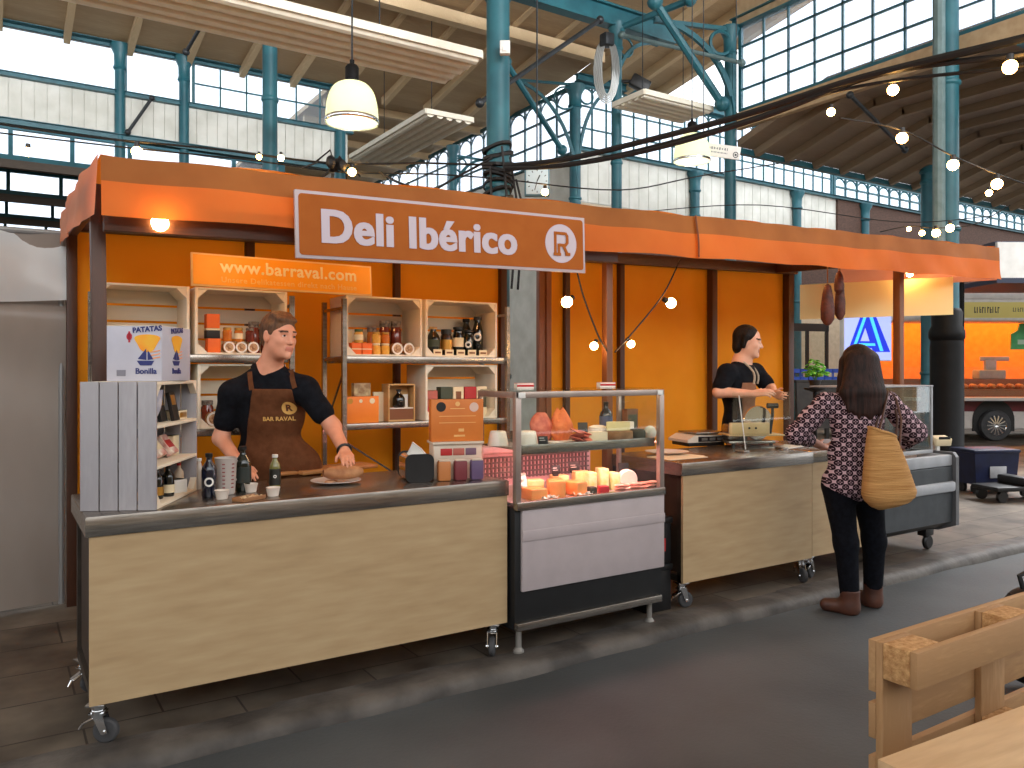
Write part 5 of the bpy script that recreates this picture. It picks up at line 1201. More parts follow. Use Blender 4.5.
def sign_card(label, loc, rz=0.0, w=0.055, h=0.042):
    o = thing('price_card', label, 'price sign', loc, rz, 'little black price signs in the case')
    b = MB(); b.box((0, 0, h/2+0.012), (w, 0.004, h), bev=0.001, R=Matrix.Rotation(-0.15, 3, 'X')); b.build('slate', BLACKP, o)
    b = MB(); b.box((0, 0.008, 0.006), (w*0.6, 0.03, 0.012), bev=0.002); b.build('foot', BLACK, o)
    b = MB()
    for k in range(3): b.box((-0.004*k, -0.0028, h*0.28+0.012*k+0.008), (w*(0.7-0.1*k), 0.001, 0.003))
    b.build('chalk_writing', PAPER, o)
    return o
rc = math.atan2(RY, RX)*0.5
sign_card('black price sign beside the white truncated cheese on the glass shelf', shp(543, 0.08), rc)
lump('cured_ham', 'tall orange dried ham leaning behind the glass shelf cheeses', 'ham', shp(561, 0.27), lambda b: b.grid(lambda u, v: ((0.085+0.01*math.sin(u*25+v*9))*math.sin(0.35+v*2.6)**0.7*math.cos(u*2*PI)*(1-0.25*v), 0.05*math.sin(0.35+v*2.6)**0.7*math.sin(u*2*PI), 0.19*v+0.008*math.sin(u*18)), 36, 18), CHRZ)
lump('cured_meat', 'pink wrapped meat joint standing behind the white truncated cheese', 'meat', shp(541, 0.30), lambda b: b.grid(lambda u, v: ((0.075+0.008*math.sin(u*19+v*7))*math.sin(0.4+v*2.55)**0.6*math.cos(u*2*PI), 0.045*math.sin(0.4+v*2.55)**0.6*math.sin(u*2*PI), 0.17*v), 32, 16), HAM)
hp = MB()
for k in range(9): hp.sph((0.05*math.sin(k*2.2), 0.03*math.cos(k*1.9), 0.012+0.007*k), (0.05, 0.032, 0.009), seg=10, R=Euler((0.3*math.sin(k), 0.3*math.cos(k*2), k)).to_matrix())
tag(hp.build('sliced_ham', HAM, loc=shp(581, 0.12)), 'pile of folded sliced ham in the middle of the glass shelf', 'ham')
lump('cheese_plate', 'white plate under the sliced ham and half cheese', 'plate', shp(572, 0.20)+V((0, 0, 0.0)), lambda b: b.box((0.0, 0.03, 0.003), (0.30, 0.1, 0.006), bev=0.002), PAPER)
lump('cheese', 'half round pale cheese with cut face forward on the glass shelf', 'cheese', shp(598, 0.11), wedge(0.06, 0, PI, 0.058), CHEESE, gC, rz=rc)
lump('cheese', 'white wrapped cheese lying on top behind the half round cheese', 'cheese', shp(598, 0.24), lambda b: b.lathe([(0.058, 0), (0.06, 0.01), (0.058, 0.075), (0.03, 0.085), (0, 0.086)], seg=24), WHITEC, gC)
sign_card('black price sign standing tall behind the sliced ham', shp(583, 0.17)+V((0, 0, 0.0)), rc, 0.06, 0.1)
bw_ = shp(618, 0.14)
lump('cheese', 'largest cut cheese wheel standing with pale green face on the glass shelf', 'cheese', bw_, lambda b: (b.lathe([(0.085, 0), (0.088, 0.008), (0.088, 0.05), (0.084, 0.056), (0, 0.057)], seg=30)), RIND, gC)
lump('cheese', 'pale green cut cheese block on top of the brown wheel', 'cheese', bw_+V((-0.01, -0.02, 0.058)), wedge(0.075, 0.1, PI-0.1, 0.05), mat('greenish_cheese', (206, 196, 140), (216, 206, 156), rough=0.5), gC, rz=rc)
lump('cheese', 'white wedge tilted on top beside the pale green block', 'cheese', bw_+V((0.075, 0.035, 0.058)), wedge(0.07, 0.2, 1.3, 0.045), WHITEC, gC, rz=-0.4)
lump('cheese', 'dark rinded cheese at the far end of the glass shelf', 'cheese', shp(637, 0.12), lambda b: b.lathe([(0.042, 0), (0.05, 0.012), (0.05, 0.05), (0.04, 0.062), (0, 0.063)], seg=20), mat('dark_rind', (52, 50, 40), (74, 70, 56), rough=0.8), gC)
lump('cheese', 'small white pear-shaped cheese at the very end of the glass shelf', 'cheese', shp(650, 0.15), lambda b: b.lathe([(0.026, 0), (0.036, 0.012), (0.04, 0.035), (0.03, 0.062), (0.012, 0.074), (0, 0.076)], seg=20), WHITEC, gC)
bottle('wine_bottle', 'dark bottle with bluish label standing at the back of the glass shelf', shp(606, 0.33), 0.22, 0.04, NGLASS, lab=mat('blue_label', (70, 84, 120), rough=0.5), labz=(0.15, 0.6))
carton('dark printed carton at the back of the glass shelf behind the wheel', shp(630, 0.33), 0.09, 0.05, 0.17, BROWNP, panel=(0.1, 0.9, 0.3, 0.8, GREENP))
# lower deck
def dk(label, px, y, sx, sy, sz, m, rz=rc, name='cheese', cat='cheese', lift=0.0, group='goods on the lower deck'):
    return lump(name, label, cat, dkp(px, y)+V((0, 0, lift)), lambda b: b.box((0, 0, sz/2), (sx, sy, sz), bev=0.006), m, group, rz)
for k, (px, lb) in enumerate(((534, 'first orange cheese block on the lower deck by the corner post'), (556, 'second orange cheese block on the lower deck'), (575, 'third orange cheese block on the lower deck'))):
    dk(lb, px, 0.13, 0.105-0.012*k, 0.12, 0.062+0.016*((k*2) % 3), ORCH, rc+(0.25, -0.2, 0.4)[k])
    dk(('first', 'second', 'third')[k]+' pale vacuum pack lying on the orange cheese blocks', px+3*k, 0.245, 0.10, 0.07, 0.09+0.012*k, mat('pale_pack', (236, 210, 150), (240, 190, 120), rough=0.3, scale=20), name='vacuum_pack', cat='packet')
sign_card('black price sign stuck over the second orange cheese block', dkp(556, 0.19)+V((0, 0, 0.105)), rc, 0.05, 0.05)
sign_card('black price sign over the pale packs in the middle of the lower deck', dkp(574, 0.28)+V((0, 0, 0.10)), rc, 0.06, 0.05)
for k, px in enumerate((590, 602, 613)):
    dk(('first', 'second', 'third')[k]+' yellow-green vacuum pack standing in the middle of the lower deck', px, 0.18+0.02*(k % 2), 0.055, 0.09, 0.10+0.014*((k+1) % 3), mat('lime_pack', (226, 220, 130), (240, 236, 190), rough=0.3, scale=24), name='vacuum_pack', cat='packet')
dk('red waxed cheese at the front of the lower deck', 603, 0.08, 0.06, 0.05, 0.045, mat('red_wax', (176, 30, 40), rough=0.4))
dk('small dark cheese next to the red one on the lower deck', 592, 0.08, 0.045, 0.05, 0.045, mat('dark_rind', (52, 50, 40)))
lump('cheese', 'round white cheese standing on edge on the lower deck', 'cheese', dkp(627, 0.14)+V((0, 0, 0.058)), lambda b: b.lathe([(0.054, -0.03), (0.058, -0.02), (0.058, 0.02), (0.054, 0.03)], R=Matrix.Rotation(PI/2, 3, 'X'), seg=28), WHITEC, 'goods on the lower deck', rz=rc)
sign_card('black price sign behind the round white cheese', dkp(624, 0.30), rc, 0.07, 0.12)
for k, px in enumerate((622, 636, 648)):
    hp = MB()
    for q in range(6): hp.sph((0.03*math.sin(q*2.2+k), 0.02*math.cos(q*1.9), 0.01+0.006*q), (0.042, 0.028, 0.008), seg=10)
    tag(hp.build('sliced_ham', mat('pale_ham', (226, 150, 130), (240, 184, 164), rough=0.5, scale=22), loc=dkp(px, 0.09)), ('first', 'second', 'third')[k]+' small heap of pale sliced ham along the front of the lower deck', 'ham', 'heaps of sliced ham on the lower deck')
lump('crumpled_wrap', 'crumpled white paper wrap in the near end of the lower deck', 'paper', dkp(521, 0.25), lambda b: b.grid(lambda u, v: (0.05*math.cos(u*2*PI)*(1-0.6*v)+0.008*math.sin(u*31), 0.04*math.sin(u*2*PI)*(1-0.6*v)+0.008*math.sin(v*23+u*9), 0.13*v), 24, 8), PAPER)
for px, lb in ((524, 'small red-topped carton resting on the case top glass above the corner post'), (606, 'small red-topped carton resting on the case top glass before the middle post')):
    p = PY(px, 390, 3.80); carton(lb, (p.x, 3.80, 1.3945), 0.10, 0.06, 0.032, PAPER, rc, 'flat cartons on the case', panel=(0.0, 1.0, 0.3, 0.7, REDP), band=(0.9, 1.0, mat('rosy_card', (206, 120, 96), rough=0.6)))

for px, y, lb in ((548, 0.075, 'white wrap sheet crumpled before the orange cheese blocks'), (583, 0.075, 'white wrap sheet crumpled before the yellow-green packs')):
    lump('crumpled_wrap', lb, 'paper', dkp(px, y), lambda b: b.grid(lambda u, v: (0.06*(u-0.5)*2+0.006*math.sin(v*17), 0.025*(v-0.5)*2+0.006*math.sin(u*21), 0.012+0.012*math.sin(u*13+1)*math.cos(v*9)), 20, 10), PAPER)
carton('reddish brown cardboard box on the floor in the gap beside the display case', (3.66, 4.05, 0.0), 0.30, 0.26, 0.24, mat('red_brown_card', (120, 62, 44), (138, 74, 52), rough=0.7))
for k in range(2):
    o = thing('storage_crate', ('lower', 'upper')[k]+' black storage crate stacked in the gap between display case and second counter', 'crate', (3.46, 3.84, 0.0+0.291*k), 0.0, 'black crates in the gap')
    b = MB(); b.bx(-0.1, 0.1, -0.17, 0.17, 0.0, 0.27, bev=0.008); b.bx(-0.108, 0.108, -0.178, 0.178, 0.25, 0.29, bev=0.006); b.build('crate', BLACK, o)
    if k: b = MB(); b.bx(-0.06, 0.05, -0.174, -0.168, 0.08, 0.16, bev=0.001); b.build('crate_label', REDP, o)

# ---- on the second counter
T2 = 0.921
def c2(px, py): return PZ(px, py, T2)
sc = thing('kitchen_scale', 'white shop scale with dark display on the second counter', 'scale', c2(708, 446)+V((0.03, 0.12, 0)), math.atan2(RY, RX)+0.35)
b = MB(); b.prism([(-0.19, -0.14, 0.03), (0.15, -0.14, 0.03), (0.15, -0.14, 0.075), (-0.12, -0.14, 0.085), (-0.19, -0.14, 0.05)], (0, 0.28, 0)); b.build('body', mat('scale_white', (216, 206, 192), rough=0.4), sc)
b = MB(); b.box((0.03, 0, 0.098), (0.28, 0.26, 0.014), bev=0.005); b.cyl((0.03, 0, 0.08), (0.03, 0, 0.095), 0.04); b.build('weighing_plate', STEEL, sc)
b = MB(); b.box((0.02, -0.143, 0.055), (0.24, 0.012, 0.04), bev=0.003); b.build('display', mat('scale_display', (34, 30, 34), rough=0.2), sc)
b = MB()
for k in range(3): b.box((-0.05+0.07*k, -0.150, 0.055), (0.05, 0.001, 0.02))
b.build('digits', mat('scale_digits', (90, 88, 84), rough=0.3), sc)
b = MB(); b.bx(-0.17, 0.14, -0.12, 0.12, 0.0, 0.032, bev=0.004); b.build('base', BLACK, sc)
pt = thing('serving_plate', 'round plate of sliced meat and cheese by the glass screen on the second counter', 'plate', c2(762, 446), 0.2)
b = MB(); b.lathe([(0.08, 0), (0.09, 0.001), (0.15, 0.014), (0.16, 0.016), (0.145, 0.0155), (0.09, 0.005), (0, 0.004)], seg=36); b.build('dish', mat('wood_rim_plate', (176, 130, 96), (196, 150, 116), rough=0.5, scale=6), pt)
hp = MB()
for q in range(12): hp.sph((0.08*math.sin(q*2.4), 0.07*math.cos(q*1.7), 0.016+0.002*q), (0.045, 0.03, 0.008), seg=8)
tag(hp.build('sliced_ham', mat('rosy_ham', (190, 90, 74), (226, 150, 120), rough=0.5, scale=20), loc=c2(762, 446)+V((0, 0, 0.006))), 'ring of rosy sliced meat on the round serving plate', 'ham')
pp = PZ(668, 455, T2); o = MB(); o.box((0, 0, 0.002), (0.34, 0.22, 0.004)); o.box((0.03, 0.02, 0.005), (0.3, 0.2, 0.003), rz=0.1)
tag(o.build('wrapping_paper', mat('warm_white_paper', (232, 206, 172), rough=0.7), loc=(3.80, 3.86, T2)), 'sheets of wrapping paper at the case end of the second counter', 'paper')
o = thing('bread_plate', 'shallow white dish on the wrapping paper beside the scale', 'plate', (3.86, 4.02, T2+0.007))
b = MB(); b.lathe([(0.08, 0), (0.09, 0.001), (0.14, 0.016), (0.15, 0.018), (0.135, 0.018), (0.09, 0.006), (0, 0.005)], seg=32); b.build('dish', MATS['white_porcelain'], o)
# slicer
sl = thing('meat_slicer', 'beige meat slicer with round blade guard in front of the dark-haired vendor', 'slicer', (4.80, 4.12, T2), math.atan2(RY, RX)+0.1)
BG = mat('beige_enamel', (206, 176, 124), (216, 188, 138), rough=0.4)
b = MB(); b.bx(-0.2, 0.16, -0.12, 0.14, 0.03, 0.05, bev=0.006); b.bx(-0.18, -0.02, -0.05, 0.1, 0.05, 0.17, bev=0.02); b.build('housing', STEEL, sl)
b = MB(); b.bx(-0.21, 0.10, -0.155, -0.13, 0.10, 0.19, bev=0.01); b.bx(-0.21, 0.22, -0.15, 0.1, 0.09, 0.1, bev=0.004); b.build('carriage', BG, sl)
b = MB(); b.lathe([(0.0, -0.008), (0.125, -0.008), (0.13, 0), (0.125, 0.008), (0.0, 0.008)], c=(0.06, -0.02, 0.18), R=Matrix.Rotation(PI/2, 3, 'X') @ Matrix.Rotation(0.2, 3, 'Y'), seg=36); b.build('blade', CHROME, sl)
b = MB(); b.tube([(0.14, -0.06, 0.1), (0.16, -0.06, 0.24), (0.16, -0.06, 0.30)], 0.012); b.cyl((0.12, -0.06, 0.31), (0.2, -0.06, 0.31), 0.02); b.build('handle', BLACK, sl)
for x in (-0.16, 0.13):
    for y in (-0.1, 0.12): b = MB(); b.cyl((x, y, 0), (x, y, 0.03), 0.014, seg=10); b.build('foot', BLACK, sl)
for k in range(2): b = MB(); b.cyl((-0.06+0.05*k, -0.16, 0.15), (-0.06+0.05*k, -0.155, 0.15), 0.008, seg=10); b.build('knob', BLACK, sl)
gs = thing('counter_screen', 'tall clear glass screen standing on the second counter before the slicer', 'glass screen', (4.33, 3.86, T2))
b = MB(); b.bx(0, 0.62, -0.003, 0.003, 0.01, 0.42); b.build('pane', GLASS, gs)
for x in (0.1, 0.52): b = MB(); b.box((x, 0, 0.006), (0.06, 0.08, 0.012), bev=0.003); b.build('foot', STEEL, gs)
b = MB(); b.tube([(0.12, -0.012, 0.02), (0.05, -0.012, 0.40)], 0.004); b.build('strap', WHITE, gs)
o = MB(); o.box((0, 0, 0.003), (0.3, 0.2, 0.006), rz=0.2); tag(o.build('menu_card', PAPER, loc=(4.98, 3.95, T2)), 'flat white menu sheet on the narrow counter by the customer', 'card')
# hanging sausages from the awning
hs = PY(833, 268, 4.3)
G_S = 'cured sausages hung from the front beam'
for k, (ddx, L, r, lb) in enumerate(((-0.075, 0.36, 0.058, 'longest plump dark cured sausage hanging in the bunch under the awning'), (0.055, 0.36, 0.045, 'slimmer dark sausage hanging beside the plump one under the awning'), (0.0, 0.2, 0.042, 'short dark sausage hanging uppermost in the bunch under the awning'))):
    o = thing('cured_sausage', lb, 'sausage', hs+V((ddx, -0.03*k, 0)), group=G_S)
    b = MB(); z0 = -0.03 if k == 2 else (-0.14 if k == 0 else -0.09)
    b.lathe([(0.008, z0), (r*0.5, z0-0.02), (r*0.75, z0-L*0.25), (r, z0-L*0.6), (r*0.95, z0-L*0.85), (r*0.5, z0-L*0.97), (0.008, z0-L)], seg=16); b.build('sausage', mat('dark_cured_skin', (66, 30, 24), (104, 52, 38), rough=0.6, scale=18, bump=0.3), o)
    b = MB(); b.tube([(0, 0, z0+0.005), (0, 0, 0.0), (-ddx, 0, 0.08), (-ddx, 0, 0.31)], 0.005); b.build('string', mat('twine', (150, 110, 70), rough=0.8), o)
# goods in the chilled counter and the label stand at its end
for k in range(5):
    lump('vacuum_pack', ('first', 'second', 'third', 'fourth', 'fifth')[k]+' white pack lying in the chilled counter', 'packet', (5.82+0.18*k, 3.95+0.1*(k % 2), 0.7305), lambda b: b.box((0, 0, 0.03), (0.15, 0.2, 0.06), bev=0.02), mat('chilled_pack', (226, 220, 214), (200, 160, 150), rough=0.3, scale=16), 'packs in the chilled counter', rz=0.2*k)
o = thing('card_holder', 'cream tilted card holder clipped at the end of the chilled counter', 'card holder', (6.71, 3.75, 0.0), -0.4)
b = MB(); b.bx(-0.012, 0.012, -0.03, 0.03, 0.5, 0.87); b.build('bracket', WHITE, o)
b = MB(); b.box((0.04, 0, 0.90), (0.15, 0.1, 0.07), bev=0.012, R=Matrix.Rotation(0.25, 3, 'X')); b.build('frame', CREAMP, o)
b = MB(); b.box((0.04, -0.052, 0.92), (0.11, 0.006, 0.035), bev=0.002, R=Matrix.Rotation(0.25, 3, 'X')); b.build('screen', BLACKP, o)
# ================================================================ figures: one smooth surface from a distance field
def _seg(P, a, b, ra, rb):
    ab = b-a; L2 = float((ab*ab).sum())+1e-12
    t = np.clip(((P-a)@ab)/L2, 0, 1)
    d = P-a-t[..., None]*ab
    return np.sqrt((d*d).sum(-1))-(ra+(rb-ra)*t)
def _ell(P, c, r, R):
    q = (P-c)@R
    k0 = np.sqrt(((q/r)**2).sum(-1)); k1 = np.sqrt(((q/(r*r))**2).sum(-1))+1e-9
    return k0*(k0-1)/k1
A3 = lambda v: np.array([v[0], v[1], v[2]], dtype=np.float64)
class SDF:
    def __init__(s, res): s.p = []; s.res = res; s.clip = []
    def seg(s, a, b, ra, rb=None, k=0.02, op='u'): s.p.append((op, 'seg', A3(a), A3(b), ra, ra if rb is None else rb, k)); return s
    def chain(s, pts, rs, k=0.02):
        for i in range(len(pts)-1): s.seg(pts[i], pts[i+1], rs[i], rs[i+1], k)
        return s
    def ell(s, c, r, R=None, k=0.02, op='u'):
        r = (r, r, r) if not hasattr(r, '__len__') else r
        s.p.append((op, 'ell', A3(c), np.array(R if R is not None else Matrix.Identity(3), dtype=np.float64), np.array(r, dtype=np.float64), None, k)); return s
    def halfspace(s, p, n): s.clip.append((A3(p), A3(V(n).normalized()))); return s   # keep the side n points to
    def fields(s):
        lo = np.full(3, 1e9); hi = -lo
        for q in s.p:
            if q[0] != 'u': continue
            if q[1] == 'seg': r = max(q[4], q[5]); l = np.minimum(q[2], q[3])-r; h = np.maximum(q[2], q[3])+r
            else: r = q[4].max(); l = q[2]-r; h = q[2]+r
            lo = np.minimum(lo, l); hi = np.maximum(hi, h)
        lo -= 3*s.res+0.01; hi += 3*s.res+0.01
        n = np.ceil((hi-lo)/s.res).astype(int)+1
        return lo, n
    def mesh(s):
        lo, n = s.fields(); h = s.res
        D = np.full(tuple(n), 1.0, dtype=np.float32)
        ax = [lo[i]+h*np.arange(n[i]) for i in range(3)]
        for q in s.p:
            op, ty = q[0], q[1]; k = q[6]
            if ty == 'seg': r = max(q[4], q[5]); l = np.minimum(q[2], q[3])-r; hh = np.maximum(q[2], q[3])+r
            else: r = q[4].max(); l = q[2]-r; hh = q[2]+r
            m = k+0.06
            i0 = np.maximum(((l-m-lo)/h).astype(int), 0); i1 = np.minimum(((hh+m-lo)/h).astype(int)+2, n)
            sl = tuple(slice(i0[j], i1[j]) for j in range(3))
            G = np.stack(np.meshgrid(*[ax[j][sl[j]] for j in range(3)], indexing='ij'), -1)
            d = _seg(G, q[2], q[3], q[4], q[5]) if ty == 'seg' else _ell(G, q[2], q[4], q[3])
            a = D[sl]
            if op == 'u':
                e = np.maximum(k-np.abs(a-d), 0)/k; D[sl] = np.minimum(a, d)-e*e*k*0.25
            else:
                e = np.maximum(k-np.abs(a+d), 0)/k; D[sl] = np.maximum(a, -d)+e*e*k*0.25
        for p, nrm in s.clip:
            G = [ax[0][:, None, None]-p[0], ax[1][None, :, None]-p[1], ax[2][None, None, :]-p[2]]
            D = np.maximum(D, -(G[0]*nrm[0]+G[1]*nrm[1]+G[2]*nrm[2])).astype(np.float32)
        return surface_nets(D, lo, h)
def surface_nets(D, lo, h):
    S = D < 0
    c = [S[i:S.shape[0]-1+i, j:S.shape[1]-1+j, k:S.shape[2]-1+k] for i in (0, 1) for j in (0, 1) for k in (0, 1)]
    cnt = sum(x.astype(np.int8) for x in c)
    act = (cnt > 0) & (cnt < 8)
    idx = -np.ones(act.shape, dtype=np.int64); ii = np.argwhere(act); idx[act] = np.arange(len(ii))
    acc = np.zeros((len(ii), 3)); num = np.zeros(len(ii))
    offs = [(i, j, k) for i in (0, 1) for j in (0, 1) for k in (0, 1)]
    for a in range(8):
        for b in range(a+1, 8):
            oa, ob = np.array(offs[a]), np.array(offs[b])
            if np.abs(oa-ob).sum() != 1: continue
            da = D[tuple((ii+oa).T)]; db = D[tuple((ii+ob).T)]
            m = (da < 0) != (db < 0); t = da[m]/(da[m]-db[m])
            acc[m] += (oa+(ob-oa)*t[:, None]); num[m] += 1
    vs = lo+h*(ii+acc/num[:, None])
    faces = []
    for axis in range(3):
        sh = [slice(None)]*3; sh2 = [slice(None)]*3; sh[axis] = slice(0, -1); sh2[axis] = slice(1, None)
        A = S[tuple(sh)]; B = S[tuple(sh2)]
        u, v = [(1, 2), (2, 0), (0, 1)][axis]
        e = np.argwhere(A != B); e = e[(e[:, u] > 0) & (e[:, v] > 0) & (e[:, u] < S.shape[u]-1) & (e[:, v] < S.shape[v]-1)]
        if not len(e): continue
        def at(du, dv):
            q = e.copy(); q[:, u] -= du; q[:, v] -= dv; return idx[tuple(q.T)]
        q = np.stack([at(1, 1), at(0, 1), at(0, 0), at(1, 0)], 1)
        fl = ~A[tuple(e.T)]; q[fl] = q[fl][:, ::-1]
        faces.append(q[(q >= 0).all(1)])
    return vs, np.concatenate(faces)
def sdf_object(name, s, mats, parent=None, base=None, paint=None, smooth=1):
    vs, fs = s.mesh()
    base = V((0, 0, 0)) if base is None else V(base)
    me = bpy.data.meshes.new(name); me.from_pydata([tuple(v-np.array(base)) for v in vs], [], fs.tolist()); me.update()
    if smooth:
        b = bmesh.new(); b.from_mesh(me)
        for _ in range(smooth): bmesh.ops.smooth_vert(b, verts=b.verts, factor=0.5, use_axis_x=True, use_axis_y=True, use_axis_z=True)
        b.to_mesh(me); b.free()
    for m in (mats if isinstance(mats, (list, tuple)) else [mats]): me.materials.append(m)
    me.polygons.foreach_set('use_smooth', [True]*len(me.polygons))
    if paint:
        cs = np.empty(len(me.polygons)*3); me.polygons.foreach_get('center', cs)
        mi = paint(cs.reshape(-1, 3)+np.array(base)); me.polygons.foreach_set('material_index', mi.astype(np.int32).tolist())
    o = bpy.data.objects.new(name, me); COL.objects.link(o)
    if parent is not None: o.parent = parent
    else: o.location = base
    return o
class Head:
    """head frame: c = centre, f = face direction, u = up"""
    def __init__(s, c, yaw, pitch=0.0, roll=0.0, k=1.0):
        s.c = V(c); s.k = k
        f = V((math.cos(yaw)*math.cos(pitch), math.sin(yaw)*math.cos(pitch), math.sin(pitch)))
        sd = V((-math.sin(yaw), math.cos(yaw), 0)); u = f.cross(sd)
        if roll: Rr = Matrix.Rotation(roll, 3, f); sd = Rr @ sd; u = Rr @ u
        s.f, s.s, s.u = f, sd, u; s.R = Matrix((f, sd, u)).transposed()
    def p(s, f, sd, u): return s.c+(s.f*f+s.s*sd+s.u*u)*s.k
    def add(s, S, neck_base, face=True):
        k = s.k; E = lambda c, r, kk=0.02, op='u': S.ell(s.p(*c), tuple(x*k for x in r), s.R, kk, op)
        E((-0.012, 0, 0.032), (0.098, 0.077, 0.088)); E((0.022, 0, -0.03), (0.068, 0.06, 0.088), 0.03)
        E((0.045, 0, -0.088), (0.038, 0.042, 0.03), 0.03); E((0.02, 0, -0.06), (0.055, 0.056, 0.045), 0.03)
        if face:
            for g in (-1, 1): E((0.06, 0.034*g, -0.026), (0.026, 0.024, 0.024), 0.02)
            S.seg(s.p(0.082, -0.036, 0.02), s.p(0.082, 0.036, 0.02), 0.012*k, 0.012*k, 0.014)
            for g in (-1, 1): E((0.097, 0.032*g, 0.0), (0.012, 0.015, 0.010), 0.008, 's')
            for g in (-1, 1): S.ell(s.p(0.077, 0.032*g, 0.0), 0.0125*k, None, 0.003)
            S.seg(s.p(0.086, 0, 0.008), s.p(0.107, 0, -0.032), 0.0085*k, 0.0125*k, 0.012)
            for g in (-1, 1): S.ell(s.p(0.096, 0.012*g, -0.036), 0.008*k, None, 0.006)
            S.seg(s.p(0.088, -0.02, -0.061), s.p(0.088, 0.02, -0.061), 0.0065*k, None, 0.006); S.seg(s.p(0.086, -0.017, -0.072), s.p(0.086, 0.017, -0.072), 0.007*k, None, 0.006)
            S.ell(s.p(0.078, 0, -0.103), 0.018*k, None, 0.02)
        for g in (-1, 1):
            E((-0.006, 0.077*g, -0.006), (0.022, 0.009, 0.033), 0.008); E((0.002, 0.086*g, -0.004), (0.010, 0.006, 0.018), 0.005, 's')
        S.seg(s.p(-0.02, 0, -0.05), neck_base, 0.058*k, 0.066*k, 0.03)
    def paint(s, C):
        """0 skin, 1 lips, 2 eye white, 3 iris"""
        q = (C-np.array(s.c))@np.array(s.R)/s.k; mi = np.zeros(len(C), dtype=np.int32)
        lips = (q[:, 0] > 0.078) & (np.abs(q[:, 1]) < 0.024) & (q[:, 2] < -0.055) & (q[:, 2] > -0.079); mi[lips] = 1
        for g in (-1, 1):
            d = np.hypot(q[:, 1]-0.032*g, (q[:, 2])*2.0); e = (q[:, 0] > 0.07) & (d < 0.0105); mi[e] = 2; mi[e & (np.hypot(q[:, 1]-0.032*g, q[:, 2]*1.2) < 0.0072)] = 3
        brow = (q[:, 0] > 0.06) & (np.abs(np.abs(q[:, 1])-0.034) < 0.02) & (np.abs(q[:, 2]-0.024) < 0.005); mi[brow] = 4
        return mi
def hand(S, wrist, d, palm, thumb, curl=0.5, L=0.185, spread=0.1, r=0.0088):
    """five-fingered hand: d along the hand, palm = palm normal, thumb = side the thumb leaves on"""
    w = V(wrist); d = V(d).normalized(); t = V(thumb); t = (t-d*t.dot(d)).normalized(); n = V(palm); n = (n-d*n.dot(d)-t*n.dot(t)).normalized()
    pl = L*0.5
    for i, off in enumerate((0.030, 0.010, -0.010, -0.028)):
        kn = w+d*(pl-(0.004, 0, 0.004, 0.012)[i])+t*off*0.95
        S.seg(w+t*off*0.55+d*0.012, kn, 0.0145, 0.0115, 0.012)
        fl = L*(0.44, 0.5, 0.46, 0.36)[i]; p = kn; a = curl*0.35
        for j, fr in enumerate((0.45, 0.31, 0.24)):
            dd = (d*math.cos(a)+n*math.sin(a)+t*(off*spread*8*0.35)).normalized(); q = p+dd*fl*fr
            S.seg(p, q, r*(1.06-0.1*j), r*(0.98-0.12*j), 0.004); p = q; a += curl*(0.75, 0.6, 0.5)[j]
    b = w+d*pl*0.28+t*0.026; S.seg(w+d*0.01+t*0.012, b, 0.016, 0.014, 0.012)
    td = (d*0.72+t*0.62+n*0.3).normalized(); q = b+td*L*0.2; S.seg(b, q, 0.0125, 0.0105, 0.008)
    td = (d*0.9+t*0.25+n*(0.2+curl*0.4)).normalized(); S.seg(q, q+td*L*0.16, 0.0102, 0.008, 0.004)
SKIN = mat('warm_skin', (214, 146, 116), (226, 160, 130), rough=0.5, scale=12); LIP = mat('lip_skin', (188, 114, 94), rough=0.45); EYEW = mat('eye_white', (228, 222, 214), rough=0.2); IRIS = mat('eye_iris', (46, 36, 28), rough=0.15); BROW = mat('brow_hair', (70, 48, 34), rough=0.8)
PALE = mat('fair_skin', (220, 164, 136), (232, 178, 150), rough=0.5, scale=12)
def headmats(sk): return [sk, LIP, EYEW, IRIS, BROW]
POLO = mat('black_polo_cloth', (13, 14, 19), (22, 24, 30), rough=0.9, spec=0.15, scale=30, bump=0.08)
APRON = mat('brown_apron_cloth', (90, 54, 32), (104, 64, 40), rough=0.9, spec=0.15, scale=24, bump=0.08)
DENIM = mat('dark_denim', (10, 11, 16), (18, 20, 27), rough=0.9, spec=0.12, scale=40, bump=0.08)
# ---------------------------------------------------------------- the aproned seller
BASE = PF(270, 470, 4.62); BASE.z = 0
P1 = thing('person', 'seller in black polo and brown apron leaning his hands on the counter', 'person', BASE)
RV, FV = V((RX, RY, 0)), V((FX, FY, 0))
def Q(px, py, f): return PF(px, py, f)
hd = Head(Q(279, 336, 4.42), math.atan2(-FY, -FX)+math.radians(54), pitch=-0.05, roll=-0.04, k=1.04)
nb = Q(268, 374, 4.50)
SL_, SR_ = Q(233, 394, 4.50), Q(305, 390, 4.48)
EL, WL = Q(221, 438, 4.52), Q(240, 465, 4.27)
ER, WR = Q(333, 427, 4.46), Q(345, 452, 4.22)
B = SDF(0.0055)
hd.add(B, nb)
chest, belly, pelv = Q(270, 412, 4.56), Q(270, 455, 4.60), V((BASE.x, BASE.y, 0.95))
bod = Matrix((RV, FV, V((0, 0, 1)))).transposed()
B.ell(chest, (0.175, 0.115, 0.20), bod, 0.05); B.ell(belly, (0.165, 0.12, 0.19), bod, 0.06); B.ell(pelv, (0.17, 0.12, 0.14), bod, 0.06)
B.seg(SL_, SR_, 0.062, 0.062, 0.05); B.seg(nb, chest, 0.07, 0.09, 0.05)
B.chain([SL_, EL, WL], [0.055, 0.043, 0.029], 0.03); B.chain([SR_, ER, WR], [0.055, 0.043, 0.029], 0.03)
